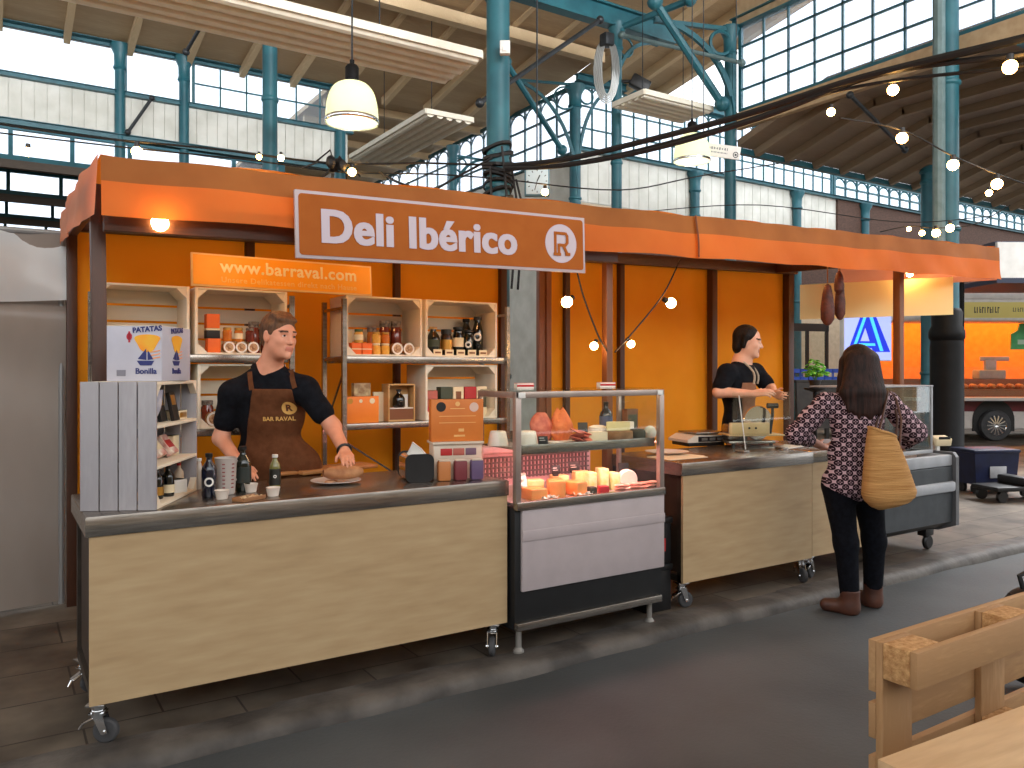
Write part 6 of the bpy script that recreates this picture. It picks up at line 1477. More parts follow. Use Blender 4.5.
for g in (-1, 1):
    hip = pelv+RV*(0.09*g)-V((0, 0, 0.04)); kn = V((BASE.x, BASE.y, 0.5))+RV*(0.10*g)-FV*0.02; an = V((BASE.x, BASE.y, 0.09))+RV*(0.11*g)+FV*0.03
    B.chain([hip, kn, an], [0.09, 0.06, 0.042], 0.04); B.seg(an-V((0, 0, 0.04)), an-FV*0.16-V((0, 0, 0.05)), 0.04, 0.034, 0.03)
hand(B, WL, Q(253, 477, 4.14)-WL, V((0, 0, -1)), RV*0.9+FV*0.2, curl=0.25)
hand(B, WR, Q(349, 464, 4.07)-WR+V((0, 0, 0.015)), V((0, 0, -1)), RV*-0.9, curl=0.5)
B.seg(nb+V((0, 0, 0.015)), SL_, 0.05, 0.05, 0.04); B.seg(nb+V((0, 0, 0.015)), SR_, 0.05, 0.05, 0.04)
sdf_object('body', B, headmats(SKIN), P1, BASE, paint=hd.paint)
# hair: cap over the skull, swept up at the front
Hh = SDF(0.005)
Hh.ell(hd.p(-0.018, 0, 0.042), (0.102*1.04, 0.083*1.04, 0.092*1.04), hd.R, 0.02); Hh.ell(hd.p(-0.055, 0, -0.01), (0.055, 0.072, 0.07), hd.R, 0.03)
for k in range(7): Hh.seg(hd.p(0.01, -0.05+0.0166*k, 0.107), hd.p(0.066, -0.048+0.016*k, 0.084), 0.022, 0.011, 0.014)
for g in (-1, 1): Hh.seg(hd.p(0.02, 0.072*g, 0.05), hd.p(0.02, 0.075*g, 0.012), 0.014, 0.009, 0.012)
Hh.ell(hd.p(0.105, 0, -0.015), (0.05, 0.09, 0.085), hd.R, 0.012, 's')
sdf_object('hair', Hh, mat('brown_hair', (72, 46, 28), (104, 70, 42), rough=0.7, scale=60, stretch=(1, 1, 0.3), bump=0.3, bscale=120), P1, BASE)
# polo shirt
T = SDF(0.007)
T.ell(chest, (0.192, 0.132, 0.205), bod, 0.05); T.ell(belly, (0.182, 0.137, 0.20), bod, 0.06); T.ell(pelv, (0.186, 0.137, 0.13), bod, 0.06)
T.seg(SL_, SR_, 0.074, 0.074, 0.05); T.seg(nb-V((0, 0, 0.005)), chest, 0.079, 0.1, 0.05)
sl1 = SL_.lerp(EL, 0.62); sl2 = SR_.lerp(ER, 0.62)
T.chain([SL_, sl1], [0.07, 0.066], 0.03); T.chain([SR_, sl2], [0.07, 0.066], 0.03)
T.seg(nb+V((0, 0, 0.018)), SL_, 0.064, 0.062, 0.04); T.seg(nb+V((0, 0, 0.018)), SR_, 0.064, 0.062, 0.04); T.seg(nb+V((0, 0, 0.07)), nb+V((0, 0, 0.13)), 0.066, 0.07, 0.004, 's')
T.seg(nb-FV*0.095+V((0, 0, 0.06)), nb-FV*0.125-V((0, 0, 0.045)), 0.042, 0.012, 0.01, 's')
sdf_object('polo_shirt', T, POLO, P1, BASE)
for g in (-1, 1):
    c = MB(); a0 = hd.p(-0.06, 0.0, -0.13)
    nbp = nb+V((0, 0, 0.045))
    pts = [nbp+RV*(0.078*math.cos(t)*g)+FV*(0.075*math.sin(t))+V((0, 0, 0.018*math.sin(t))) for t in [PI/2-2.3*k/9 for k in range(10)]]
    c.tube(pts, 0.012, seg=8, rs=[0.014]*7+[0.016, 0.017, 0.009]); c.build('collar', POLO, P1, world=True)
pts_ = SDF(0.012)
for g in (-1, 1):
    hip = pelv+RV*(0.09*g)-V((0, 0, 0.02)); kn = V((BASE.x, BASE.y, 0.5))+RV*(0.10*g)-FV*0.02; an = V((BASE.x, BASE.y, 0.08))+RV*(0.11*g)+FV*0.03
    pts_.chain([hip, kn, an], [0.105, 0.078, 0.065], 0.04)
pts_.ell(pelv-V((0, 0, 0.02)), (0.18, 0.132, 0.12), bod, 0.05)
sdf_object('trousers', pts_, DENIM, P1, BASE)
# apron: bib shell over the front of the shirt, widening to a skirt
Aw = SDF(0.006)
Aw.ell(chest, (0.2, 0.141, 0.212), bod, 0.05); Aw.ell(belly, (0.19, 0.146, 0.208), bod, 0.06); Aw.ell(pelv, (0.196, 0.148, 0.14), bod, 0.06); Aw.seg(nb-V((0, 0, 0.03)), chest, 0.08, 0.1, 0.05)
Aw.seg(pelv-RV*0.06, pelv-RV*0.08-V((0, 0, 0.4)), 0.15, 0.15, 0.05); Aw.seg(pelv+RV*0.06, pelv+RV*0.08-V((0, 0, 0.4)), 0.15, 0.15, 0.05)
Aw.seg(SL_.lerp(SR_, 0.2), SL_.lerp(SR_, 0.8), 0.086, 0.086, 0.05)
Aw.ell(Q(284, 468, 4.54), (0.215, 0.135, 0.17), bod, 0.06)
topz = Q(270, 389, 4.4)
Aw.halfspace(topz, (0, 0, -1)); Aw.halfspace(BASE+FV*-0.03, -FV)
Aw.halfspace(Q(252, 389, 4.4), (RV*1.0-V((0, 0, 0.2)))); Aw.halfspace(Q(299, 386, 4.4), (RV*-1.0-V((0, 0, 0.36))))
APO = sdf_object('apron', Aw, APRON, P1, BASE)
def on_mesh(o, dirv, pts, off=0.003):
    bm_ = bmesh.new(); bm_.from_mesh(o.data); t = BVHTree.FromBMesh(bm_); bm_.free(); out = []
    org = parent_loc(o)
    for p in pts:
        h_, n_, _, _ = t.ray_cast(p-org-dirv*0.6, dirv); out.append((h_+org-dirv*off) if h_ is not None else p)
    return out
for a, b_ in ((Q(252, 390, 4.42), Q(251, 372, 4.46)), (Q(296, 388, 4.42), Q(291, 370, 4.46))):
    s_ = MB(); pts = on_mesh(bpy.data.objects['polo_shirt'], FV, [a.lerp(b_, k/6) for k in range(7)], 0.004)
    for i in range(6): s_.beam(pts[i], pts[i+1], 0.026, 0.006, up=-FV)
    s_.build('apron_strap', APRON, P1, world=True)
def project_text(name, s, size, c, o, m, parent, dirv=FV, xd=RV, up=V((0, 0, 1)), bold=0.0, off=0.0035):
    M = frame_mat(c-dirv*0.5, xd, up); t = text(name, s, size, M, None, m, extrude=0.0, bold=bold)
    vs = [v.co.copy() for v in t.data.vertices]; ps = on_mesh(o, dirv, vs, off); pl_ = parent_loc(parent)
    for v, p in zip(t.data.vertices, ps): v.co = p-pl_
    t.parent = parent; return t
GOLDT = mat('gold_print', (226, 176, 96), rough=0.6)
lc = Q(284, 409, 4.35)
bpy.context.view_layer.update()
r0 = MB()
dsc = on_mesh(APO, FV, [lc]+[lc+RV*(rr*math.cos(2*PI*k/24))+V((0, 0, rr*math.sin(2*PI*k/24))) for rr in (0.018, 0.036) for k in range(24)], 0.003); r0._add(dsc, [(0, 1+k, 1+(k+1) % 24) for k in range(24)]+[(1+k, 1+(k+1) % 24, 25+(k+1) % 24, 25+k) for k in range(24)])
r0.build('apron_logo', GOLDT, P1, world=True)
project_text('apron_emblem', 'R', 0.05, lc, APO, mat('brown_print', (96, 52, 28), rough=0.7), P1, bold=0.002, off=0.006)
project_text('apron_lettering', 'BAR RAVAL', 0.032, Q(274, 420, 4.35), APO, GOLDT, P1, bold=0.0006)
wt = MB(); a = WR+(ER-WR).normalized()*0.02; dW = (ER-WR).normalized(); u_ = dW.orthogonal().normalized(); v_ = dW.cross(u_)
wt.tube([a+(u_*math.cos(t)+v_*math.sin(t))*0.034 for t in [2*PI*k/16 for k in range(16)]], 0.008, seg=6, closed=True); wt.build('wristwatch', BLACK, P1, world=True)

# ---------------------------------------------------------------- the vendor at the slicer, three-quarter view facing right
B2 = PF(742, 470, 6.55); B2.z = 0
P2 = thing('person', 'dark-haired vendor in black shirt and apron working the meat slicer', 'person', B2)
face2 = math.atan2(RY, RX)+math.radians(-28)   # looks along the stall, slightly to the customer
f2 = V((math.cos(face2), math.sin(face2), 0)); s2 = V((-math.sin(face2), math.cos(face2), 0))
hd2 = Head(PF(748, 341.5, 6.5), face2+0.1, pitch=-0.12, k=1.05)
nb2 = PF(742, 362, 6.54); bod2 = Matrix((s2, f2, V((0, 0, 1)))).transposed()
ch2 = PF(738, 391, 6.55); be2 = PF(740, 425, 6.55); pe2 = V((B2.x, B2.y, 0.97))
Sn, Sf = PF(727, 373, 6.40), PF(755, 372, 6.68)
En, Wn = PF(719, 392, 6.34), PF(753, 394, 6.22)
Ef, Wf = PF(770, 388, 6.62), PF(776, 394, 6.35)
B = SDF(0.008)
hd2.add(B, nb2); B.ell(ch2, (0.165, 0.115, 0.20), bod2, 0.05); B.ell(be2, (0.16, 0.125, 0.19), bod2, 0.06); B.ell(pe2, (0.165, 0.125, 0.14), bod2, 0.06)
B.seg(Sn, Sf, 0.06, 0.06, 0.05); B.seg(nb2, ch2, 0.07, 0.09, 0.05)
B.chain([Sn, En, Wn], [0.056, 0.045, 0.03], 0.03); B.chain([Sf, Ef, Wf], [0.054, 0.043, 0.03], 0.03)
for g in (-1, 1):
    hip = pe2+s2*(0.09*g)-V((0, 0, 0.04)); kn = V((B2.x, B2.y, 0.5))+s2*(0.10*g); an = V((B2.x, B2.y, 0.09))+s2*(0.11*g)
    B.chain([hip, kn, an], [0.09, 0.06, 0.042], 0.04); B.seg(an-V((0, 0, 0.04)), an+f2*0.18-V((0, 0, 0.05)), 0.04, 0.034, 0.03)
hand(B, Wn, (PF(766, 392, 6.16)-Wn), V((0, 0, -1))+FV*0.3, V((0, 0, 0.4))-f2*0.1+FV*0.6, curl=0.7)
hand(B, Wf, (PF(781, 396, 6.2)-Wf), V((0, 0, -1)), FV*-0.6+V((0, 0, 0.3)), curl=0.7)
sdf_object('body', B, headmats(PALE), P2, B2, paint=hd2.paint)
Hh = SDF(0.007)
Hh.ell(hd2.p(-0.022, 0, 0.038), (0.106, 0.088, 0.098), hd2.R, 0.02); Hh.ell(hd2.p(-0.06, 0, -0.04), (0.058, 0.075, 0.075), hd2.R, 0.03)
for g in (-1, 1): Hh.seg(hd2.p(-0.01, 0.08*g, 0.04), hd2.p(-0.02, 0.082*g, -0.045), 0.022, 0.016, 0.02)
Hh.ell(hd2.p(0.105, 0, -0.025), (0.06, 0.1, 0.09), hd2.R, 0.012, 's')
sdf_object('hair', Hh, mat('black_hair', (16, 12, 11), (32, 24, 20), rough=0.6, spec=0.2, scale=60, stretch=(1, 1, 0.3), bump=0.3, bscale=120), P2, B2)
T = SDF(0.009)
T.ell(ch2, (0.182, 0.132, 0.205), bod2, 0.05); T.ell(be2, (0.177, 0.142, 0.20), bod2, 0.06); T.ell(pe2, (0.18, 0.14, 0.12), bod2, 0.06)
T.seg(Sn, Sf, 0.073, 0.073, 0.05); T.seg(nb2-V((0, 0, 0.01)), ch2, 0.078, 0.1, 0.05)
T.seg(Sn, Sn.lerp(En, 0.72), 0.072, 0.07, 0.03); T.seg(Sf, Sf.lerp(Ef, 0.72), 0.07, 0.068, 0.03)
sdf_object('black_shirt', T, POLO, P2, B2)
Aw = SDF(0.009)
Aw.ell(ch2, (0.19, 0.142, 0.212), bod2, 0.05); Aw.ell(be2, (0.186, 0.152, 0.208), bod2, 0.06); Aw.ell(pe2, (0.19, 0.152, 0.14), bod2, 0.06); Aw.seg(pe2, pe2-V((0, 0, 0.4)), 0.17, 0.17, 0.05)
Aw.halfspace(V((0, 0, ch2.z+0.07)), (0, 0, -1)); Aw.halfspace(B2+f2*0.035, f2)
sdf_object('apron', Aw, mat('taupe_apron_cloth', (128, 84, 58), (140, 94, 66), rough=0.85, scale=24), P2, B2)
sh2 = [o for o in P2.children if o.name.startswith('black_shirt')][0]
for g in (-1, 1):
    s_ = MB(); st = nb2+s2*(0.07*g)+V((0, 0, 0.02)); en = ch2+s2*(0.075*g)+f2*0.14+V((0, 0, 0.06))
    pts = [st.lerp(en, k/6)+f2*(0.05*math.sin(PI*k/6)) for k in range(7)]
    s_.tube(pts, 0.009, seg=6); s_.build('apron_strap', mat('pale_strap', (176, 160, 140), rough=0.8), P2, world=True)

# ---------------------------------------------------------------- the customer seen from behind
B3 = PF(856, 600, 5.22); B3.z = ROAD
P3 = thing('person', 'customer with long dark brown hair in a circle-patterned blouse seen from behind', 'person', B3)
fa3 = math.atan2(FY, FX)+math.radians(8); f3 = V((math.cos(fa3), math.sin(fa3), 0)); s3 = V((-math.sin(fa3), math.cos(fa3), 0))
bod3 = Matrix((-s3, f3, V((0, 0, 1)))).transposed()
hd3 = Head(PF(856, 364, 5.2), fa3+0.15, pitch=-0.15, k=0.98)
nb3 = PF(855, 392, 5.16); ch3 = PF(857, 420, 5.14); wa3 = PF(853, 455, 5.15); hi3 = PF(851, 482, 5.16)
SLw, SRw = PF(825, 403, 5.15), PF(888, 402, 5.15)
ELw, WLw = PF(797, 434, 5.22), PF(821, 446, 5.45)
ERw, WRw = PF(915, 432, 5.12), PF(896, 452, 5.32)
kL, aL = PF(846, 543, 5.14), PF(850, 598, 5.12); kR, aR = PF(874, 540, 5.26), PF(873, 589, 5.28)
aL.z = ROAD+0.10; aR.z = ROAD+0.10
hL, hR = PF(838, 487, 5.16), PF(867, 487, 5.18)
B = SDF(0.0065)
hd3.add(B, nb3); B.ell(ch3, (0.165, 0.105, 0.19), bod3, 0.05); B.ell(wa3, (0.145, 0.10, 0.15), bod3, 0.06); B.ell(hi3, (0.172, 0.125, 0.13), bod3, 0.06)
B.seg(SLw, SRw, 0.05, 0.05, 0.05); B.seg(nb3, ch3, 0.06, 0.08, 0.05)
B.chain([SLw, ELw, WLw], [0.05, 0.04, 0.026], 0.03); B.chain([SRw, ERw, WRw], [0.05, 0.04, 0.026], 0.03)
for h_, k_, a_ in ((hL, kL, aL), (hR, kR, aR)): B.chain([h_, k_, a_], [0.088, 0.058, 0.036], 0.04)
toeL, toeR = V((aL.x, aL.y, ROAD+0.04))+s3*0.11+f3*0.09, V((aR.x, aR.y, ROAD+0.04))+f3*0.13+s3*0.04
B.seg(aL-V((0, 0, 0.045)), toeL, 0.032, 0.024, 0.02); B.seg(aR-V((0, 0, 0.045)), toeR, 0.032, 0.024, 0.02)
hand(B, WLw, PF(834, 449, 5.55)-WLw, V((0, 0, 1))-s3*-0.3, s3*0.8+V((0, 0, 0.4)), curl=0.8, L=0.17, r=0.008)
hand(B, WRw, PF(886, 458, 5.42)-WRw, V((0, 0, 1)), -s3*0.8+V((0, 0, 0.4)), curl=0.8, L=0.17, r=0.008)
sdf_object('body', B, headmats(mat('tan_skin', (176, 116, 88), (190, 130, 102), rough=0.5, scale=12)), P3, B3, paint=hd3.paint)
Hh = SDF(0.007)
Hh.ell(hd3.p(-0.02, 0, 0.03), (0.105, 0.092, 0.10), hd3.R, 0.02)
for k in range(9):
    g = (k-4)/4.0
    top = hd3.p(-0.06-0.03*(1-g*g), 0.075*g, 0.02); mid = nb3-f3*(0.088+0.025*(1-g*g))+s3*(0.112*g)+V((0, 0, 0.0)); end = nb3-f3*(0.125+0.02*(1-g*g))+s3*(0.115*g)-V((0, 0, 0.115+0.04*(1-g*g)+0.02*math.sin(k*2.3)))
    Hh.chain([top, mid, end], [0.045, 0.038, 0.010], 0.03)
for g in (-1, 1): Hh.chain([hd3.p(0.02, 0.08*g, 0.02), hd3.p(0.03, 0.088*g, -0.09), nb3+f3*0.04+s3*(0.1*g)-V((0, 0, 0.05))], [0.03, 0.032, 0.016], 0.025)
for k in range(26):
    g = -1+2*k/25; a_ = 0.075*g; w_ = math.sin(k*12.9)*0.012; l_ = 0.085+0.055*abs(math.sin(k*5.3))
    bk = (1-g*g)
    Hh.chain([hd3.p(-0.085-0.045*bk, a_, 0.03), nb3-f3*(0.09+0.03*bk)+s3*(0.11*g+w_)+V((0, 0, 0.05)), nb3-f3*(0.112+0.03*bk)+s3*(0.118*g-w_)-V((0, 0, 0.05)), nb3-f3*(0.125+0.03*bk)+s3*(0.12*g+w_)-V((0, 0, l_))], [0.014, 0.015, 0.012, 0.004], 0.012)
Hh.ell(hd3.p(0.12, 0, -0.035), (0.075, 0.075, 0.10), hd3.R, 0.015, 's')
sdf_object('hair', Hh, mat('dark_brown_hair', (26, 15, 12), (54, 32, 26), rough=0.6, spec=0.2, scale=16, stretch=(3, 3, 0.25), bump=0.25, bscale=40), P3, B3, smooth=6)
# blouse with a lattice of circles
def blousemat():
    m = bpy.data.materials.new('circle_pattern_blouse'); m.use_nodes = True; nt = m.node_tree; L = nt.links.new
    b = nt.nodes['Principled BSDF']; b.inputs['Roughness'].default_value = 0.75
    tc = N(nt, 'ShaderNodeTexCoord'); mp = N(nt, 'ShaderNodeMapping'); L(tc.outputs['Object'], mp.inputs['Vector'])
    mp.inputs['Rotation'].default_value = (0, 0, -math.atan2(RY, RX)); b.inputs['Specular IOR Level'].default_value = 0.15
    sx = N(nt, 'ShaderNodeSeparateXYZ'); L(mp.outputs['Vector'], sx.inputs[0])
    def mth(op, a, b_=None, c=None):
        n = N(nt, 'ShaderNodeMath', operation=op)
        for i, v in enumerate((a, b_, c)):
            if v is None: continue
            if isinstance(v, (int, float)): n.inputs[i].default_value = v
            else: L(v, n.inputs[i])
        return n.outputs[0]
    u = mth('MULTIPLY', mth('ADD', sx.outputs[0], sx.outputs[2]), 17.0); v = mth('MULTIPLY', mth('SUBTRACT', sx.outputs[0], sx.outputs[2]), 17.0)
    fu = mth('SUBTRACT', mth('FRACT', u), 0.5); fv = mth('SUBTRACT', mth('FRACT', v), 0.5)
    r = mth('SQRT', mth('ADD', mth('MULTIPLY', fu, fu), mth('MULTIPLY', fv, fv)))
    disc = mth('LESS_THAN', r, 0.485)                                   # dark disc
    cross = mth('LESS_THAN', mth('MINIMUM', mth('ABSOLUTE', mth('ADD', fu, fv)), mth('ABSOLUTE', mth('SUBTRACT', fu, fv))), 0.06)
    mid = mth('GREATER_THAN', r, 0.1); inner = mth('LESS_THAN', r, 0.3)
    petal = mth('MULTIPLY', mth('MULTIPLY', cross, mid), inner)
    k = mth('MULTIPLY', disc, mth('SUBTRACT', 1.0, petal))
    mx = N(nt, 'ShaderNodeMix', data_type='RGBA'); L(k, mx.inputs[0]); mx.inputs[6].default_value = lin((196, 166, 174)); mx.inputs[7].default_value = lin((36, 18, 30))
    L(mx.outputs[2], b.inputs['Base Color']); return m
T = SDF(0.0075)
T.ell(ch3, (0.178, 0.122, 0.195), bod3, 0.05); T.ell(wa3, (0.165, 0.12, 0.15), bod3, 0.06); T.ell(hi3, (0.19, 0.145, 0.13), bod3, 0.06)
T.seg(SLw, SRw, 0.062, 0.062, 0.05); T.seg(nb3-V((0, 0, 0.02)), ch3, 0.07, 0.1, 0.05)
T.chain([SLw, SLw.lerp(ELw, 0.5), ELw, ELw.lerp(WLw, 0.45)], [0.064, 0.066, 0.066, 0.052], 0.035); T.chain([SRw, SRw.lerp(ERw, 0.5), ERw, ERw.lerp(WRw, 0.45)], [0.064, 0.066, 0.066, 0.052], 0.035)
hem = PF(851, 500, 5.16); T.halfspace(V((0, 0, hem.z-0.01))-s3*0.0, V((0, 0, 1))-RV*0.12*0+V((0, 0, 0)))
sdf_object('blouse', T, blousemat(), P3, B3)
J = SDF(0.0075)
J.ell(hi3-V((0, 0, 0.0)), (0.178, 0.13, 0.125), bod3, 0.05)
for h_, k_, a_ in ((hL, kL, aL), (hR, kR, aR)): J.chain([h_, k_, a_+V((0, 0, 0.0))], [0.1, 0.072, 0.058], 0.04)
sdf_object('jeans', J, DENIM, P3, B3)
for a_, toe, nm in ((aL, toeL, 'ankle_boot'), (aR, toeR, 'ankle_boot')):
    K = SDF(0.006); bb = V((a_.x, a_.y, ROAD+0.05))
    K.seg(bb-V((0, 0, 0.01)), bb+V((0, 0, 0.12)), 0.058, 0.062, 0.02); K.seg(bb-V((0, 0, 0.005)), V((toe.x, toe.y, ROAD+0.038)), 0.056, 0.042, 0.03); K.halfspace(V((0, 0, ROAD+0.001)), (0, 0, 1)); K.halfspace(V((0, 0, ROAD+0.155)), (0, 0, -1))
    sdf_object(nm, K, mat('brown_leather', (64, 36, 26), (88, 52, 38), rough=0.45, scale=12), P3, B3)
# phone and bag: things of their own
ph = thing('phone', 'pale phone held low before the customer in the patterned blouse', 'phone', PF(830, 445, 5.60), fa3)
b = MB(); b.box((0, 0, 0), (0.145, 0.072, 0.008), bev=0.004, R=Matrix.Rotation(-0.5, 3, 'Y')); b.build('body', mat('phone_grey', (150, 160, 172), rough=0.3), ph)
bc = PF(889, 470, 4.93)
bagt = thing('straw_bag', 'woven straw basket bag hanging from the customer shoulder', 'bag', bc, math.atan2(RY, RX)+0.1)
STRAW = mat('woven_straw', (170, 118, 60), (206, 156, 94), rough=0.8, scale=5, stretch=(1, 1, 22), bump=0.5, bscale=12, lo=0.3, hi=0.7)
b = MB()
def bagf(u, v):
    t = u*2*PI; z = 0.235-0.46*v
    w = (0.082+0.085*min(1, v*1.25)**0.8) if v < 0.8 else (0.167*math.sqrt(max(0.0, 1-((v-0.8)/0.2)**2*0.75)))
    dpt = w*0.55 if v < 0.8 else w*0.55
    cx = 0.055*v-0.045
    return (cx+w*math.copysign(abs(math.cos(t))**0.8, math.cos(t)), dpt*math.copysign(abs(math.sin(t))**0.8, math.sin(t)), z-0.03*math.cos(t)*(1-v)+0.02*math.cos(t)*v+0.0025*math.sin(v*90))
b.grid(bagf, 40, 60); b.build('basket', STRAW, bagt)
b = MB(); b.tube([bagf(k/40, 0.0) for k in range(40)], 0.009, seg=6, closed=True); b.build('rim', STRAW, bagt)
b = MB(); b.prism([bagf(k/40, 1.0) for k in range(40)], (0, 0, 0.004)); b.build('bottom', STRAW, bagt)
LEA = mat('brown_strap_leather', (70, 40, 28), (88, 54, 38), rough=0.5)
Mi = Matrix.Translation(bc) @ Matrix.Rotation(bagt.rotation_euler.z, 4, 'Z'); Mi = Mi.inverted()
for sy, x0 in ((-0.05, 0.0), (0.05, 0.02)):
    shp_ = SRw+V((0, 0, 0.072))+FV*(0.4*sy)-RV*0.015
    q0 = V((-0.105+x0, sy*0.8, 0.16)); q1 = V((0.045+x0, sy*0.8, 0.13)); m_ = Mi @ shp_
    b = MB(); b.tube([q0, q0.lerp(m_, 0.5)+V((-0.01, 0.1*sy-0.02, 0)), m_+V((-0.012, -0.03, -0.01)), m_+V((0.004, 0, 0.006)), m_+V((0.03, -0.05, -0.05)), q1.lerp(m_, 0.5)+V((0.035, -0.03, 0)), q1], 0.008, seg=6); b.build('strap', LEA, bagt)
# ================================================================ beyond and before the stall
# translucent white sheet at the left
SHEET = mat('white_plastic_sheet', (138, 126, 117), (166, 155, 146), rough=0.35, scale=1.2, stretch=(1, 1, 0.4), bump=0.35, bscale=2.0, trans=0.3)
s0 = V((-1.6, 5.86, 0))
def shf(u, v):
    x = 1.98*u; z = 0.02+2.34*v
    return (x, 0.02*math.sin(x*7+v*2)+0.025*math.sin(x*3.1+z*2.3)+0.012*math.sin(z*9+x*4)+(0.05*math.exp(-((z-1.95)/0.05)**2)), z)
g = MB(); g.grid(shf, 60, 60); WSHEET = thing('plastic_sheet', 'wrinkled white plastic sheet closing off the area beside the stall', 'sheet', s0)
g.build('sheet', SHEET, WSHEET, ang=80)
g = MB(); g.grid(lambda u, v: (1.98*u, -0.03+0.02*math.sin(u*11+v*4)+0.02*math.sin(u*23), 1.93+0.43*v+0.02*math.sin(u*7)*(1-v)), 50, 10); g.build('folded_flap', mat('clear_plastic_flap', (224, 226, 228), (240, 242, 244), rough=0.25, scale=2, trans=0.4), WSHEET, ang=80)
g = MB(); g.tube([(0, 0.0, 2.37), (1.98, 0.0, 2.37)], 0.02, seg=10); 
for x in (0.02, 1.96): g.tube([(x, 0.03, 0), (x, 0.03, 2.37)], 0.02, seg=10)
g.build('frame', mat('grey_pole', (150, 150, 150), rough=0.4, metal=0.5), WSHEET)

# ---- pallet standing upright as a bench back, with a pallet table before it
PAL = woodmat('pallet_pine', (170, 130, 88), (204, 164, 118), axis='X', rough=0.65, scale=2.6, c3=(188, 148, 102))
PALZ = woodmat('pallet_pine_upright', (164, 124, 82), (198, 158, 112), axis='Z', rough=0.65, scale=2.6)
CHIP = mat('chip_block', (176, 126, 76), (212, 166, 112), rough=0.9, scale=60, bump=0.5)
PX0, PY0 = 2.075, 1.21
pal = thing('pallet', 'pine pallet standing on its long side as a bench back by the pallet table', 'pallet', (PX0, PY0, ROAD))
W8 = 0.80
# deck (far side): boards along x at heights
for z, w in ((0.0725, 0.145), (0.2265, 0.10), (0.40, 0.145), (0.5735, 0.10), (0.7275, 0.145)):
    b = MB(); b.box((0.6, 0.144-0.011, z), (1.2, 0.022, w), bev=0.002); b.build('deck_board', PAL, pal)
for x in (0.0725, 0.6, 1.1275):
    b = MB(); b.box((x, 0.144-0.033, 0.4), (0.145, 0.021, 0.798), bev=0.002); b.build('stringer_board', PALZ, pal)
    for z, w in ((0.0505, 0.10), (0.4, 0.145), (0.7495, 0.10)):
        b = MB(); b.box((x, 0.061, z), (0.145, 0.078, w), bev=0.003); b.build('block', CHIP, pal)
for z, w in ((0.0505, 0.10), (0.4, 0.145), (0.7495, 0.10)):
    b = MB(); b.box((0.6, 0.011, z), (1.2, 0.021, w), bev=0.002); b.build('skid_board', PAL, pal)
TBW = woodmat('worn_table_board', (196, 160, 120), (230, 200, 160), axis='X', rough=0.38, scale=1.4, c3=(214, 180, 138))
tb = thing('pallet_table', 'worn pine table top in the corner before the upright pallet', 'table', (1.4635, 0.1015, ROAD), math.radians(-3.4))
ZT = 0.765
for k in range(4):
    b = MB(); b.bx(0, 1.3, 0.004+0.217*k, 0.217*(k+1)-0.0005, ZT-0.03, ZT, bev=0.0015); b.build('top_board', TBW, tb)
b = MB(); b.bx(0.02, 1.28, 0.80, 0.845, ZT-0.13, ZT-0.031); b.bx(0.02, 1.28, 0.02, 0.06, ZT-0.13, ZT-0.031); b.bx(0.02, 0.06, 0.06, 0.80, ZT-0.13, ZT-0.031); b.build('apron_frame', PAL, tb)
for x in (0.08, 1.2):
    for y in (0.1, 0.78): b = MB(); b.bx(x-0.035, x+0.035, y-0.035, y+0.035, 0, ZT-0.031, bev=0.003); b.build('leg', PALZ, tb)
# black backpack on the road beyond the pallet
bp = thing('backpack', 'black backpack with grey trim standing on the road beyond the pallet', 'bag', PZ(1032, 690, ROAD)+V((0.02, 0.02, 0)), -0.6)
K = SDF(0.012); K.seg(V((0, 0, 0.16)), V((0, 0, 0.38)), 0.14, 0.115, 0.05); K.ell((0, -0.1, 0.2), (0.11, 0.07, 0.12), None, 0.04); K.halfspace(V((0, 0, 0.0)), (0, 0, 1))
sdf_object('pack', K, BLACK, bp)
b = MB(); b.tube([(-0.03, 0, 0.48), (-0.05, 0, 0.55), (0.0, 0, 0.575), (0.05, 0, 0.55), (0.03, 0, 0.48)], 0.012); b.tube([(-0.08, -0.08, 0.4), (-0.15, -0.1, 0.48), (-0.17, -0.1, 0.34), (-0.13, -0.06, 0.1)], 0.016); b.build('strap', BLACK, bp)
b = MB(); b.box((0, -0.165, 0.1), (0.16, 0.02, 0.05), bev=0.008); b.build('trim', mat('grey_fabric', (140, 142, 146), rough=0.7), bp)

# ---- food trailer far to the right
RZ = math.atan2(RY, RX)
TRL = PF(848, 400, 17.0); TRL.z = 0; L = 6.6
def trl(x, y, z): return TRL+V((RX, RY, 0))*x+V((FX, FY, 0))*y+V((0, 0, z))
TR = thing('food_trailer', 'white and maroon food trailer with orange lit interior parked beyond the black pedestal', 'vehicle', TRL, RZ)
TWH = mat('trailer_white', (214, 206, 200), (226, 218, 212), rough=0.35); MAR = mat('maroon_paint', (106, 22, 34), rough=0.35); TOR = mat('trailer_orange_wall', (236, 138, 52), (244, 150, 62), rough=0.6)
wx = 3.08
b = MB()
b.bx(0, L, 0.0, 0.05, 0.3, 0.62); 
b.bx(0, L, 0, 2.0, 0.26, 0.3); b.bx(0, 0.05, 0.05, 2.0, 0.3, 0.86); b.bx(0, 0.06, 0.0, 0.06, 0.86, 3.0); b.bx(0.9, 0.95, 1.9, 2.0, 0.3, 3.0); b.bx(L-0.05, L, 0.05, 2.0, 0.3, 3.05); b.bx(0, L, 0.0, 2.0, 3.0, 3.2, bev=0.03); b.bx(0, L, 0, 0.06, 2.52, 3.0); b.build('shell', TWH, TR)
b = MB(); b.bx(-0.01, L+0.01, -0.015, 0.06, 0.62, 0.86); b.build('stripe', MAR, TR)
b = MB(); b.bx(0.95, L-0.05, 1.9, 1.98, 0.3, 3.0); b.build('rear_wall', TOR, TR)
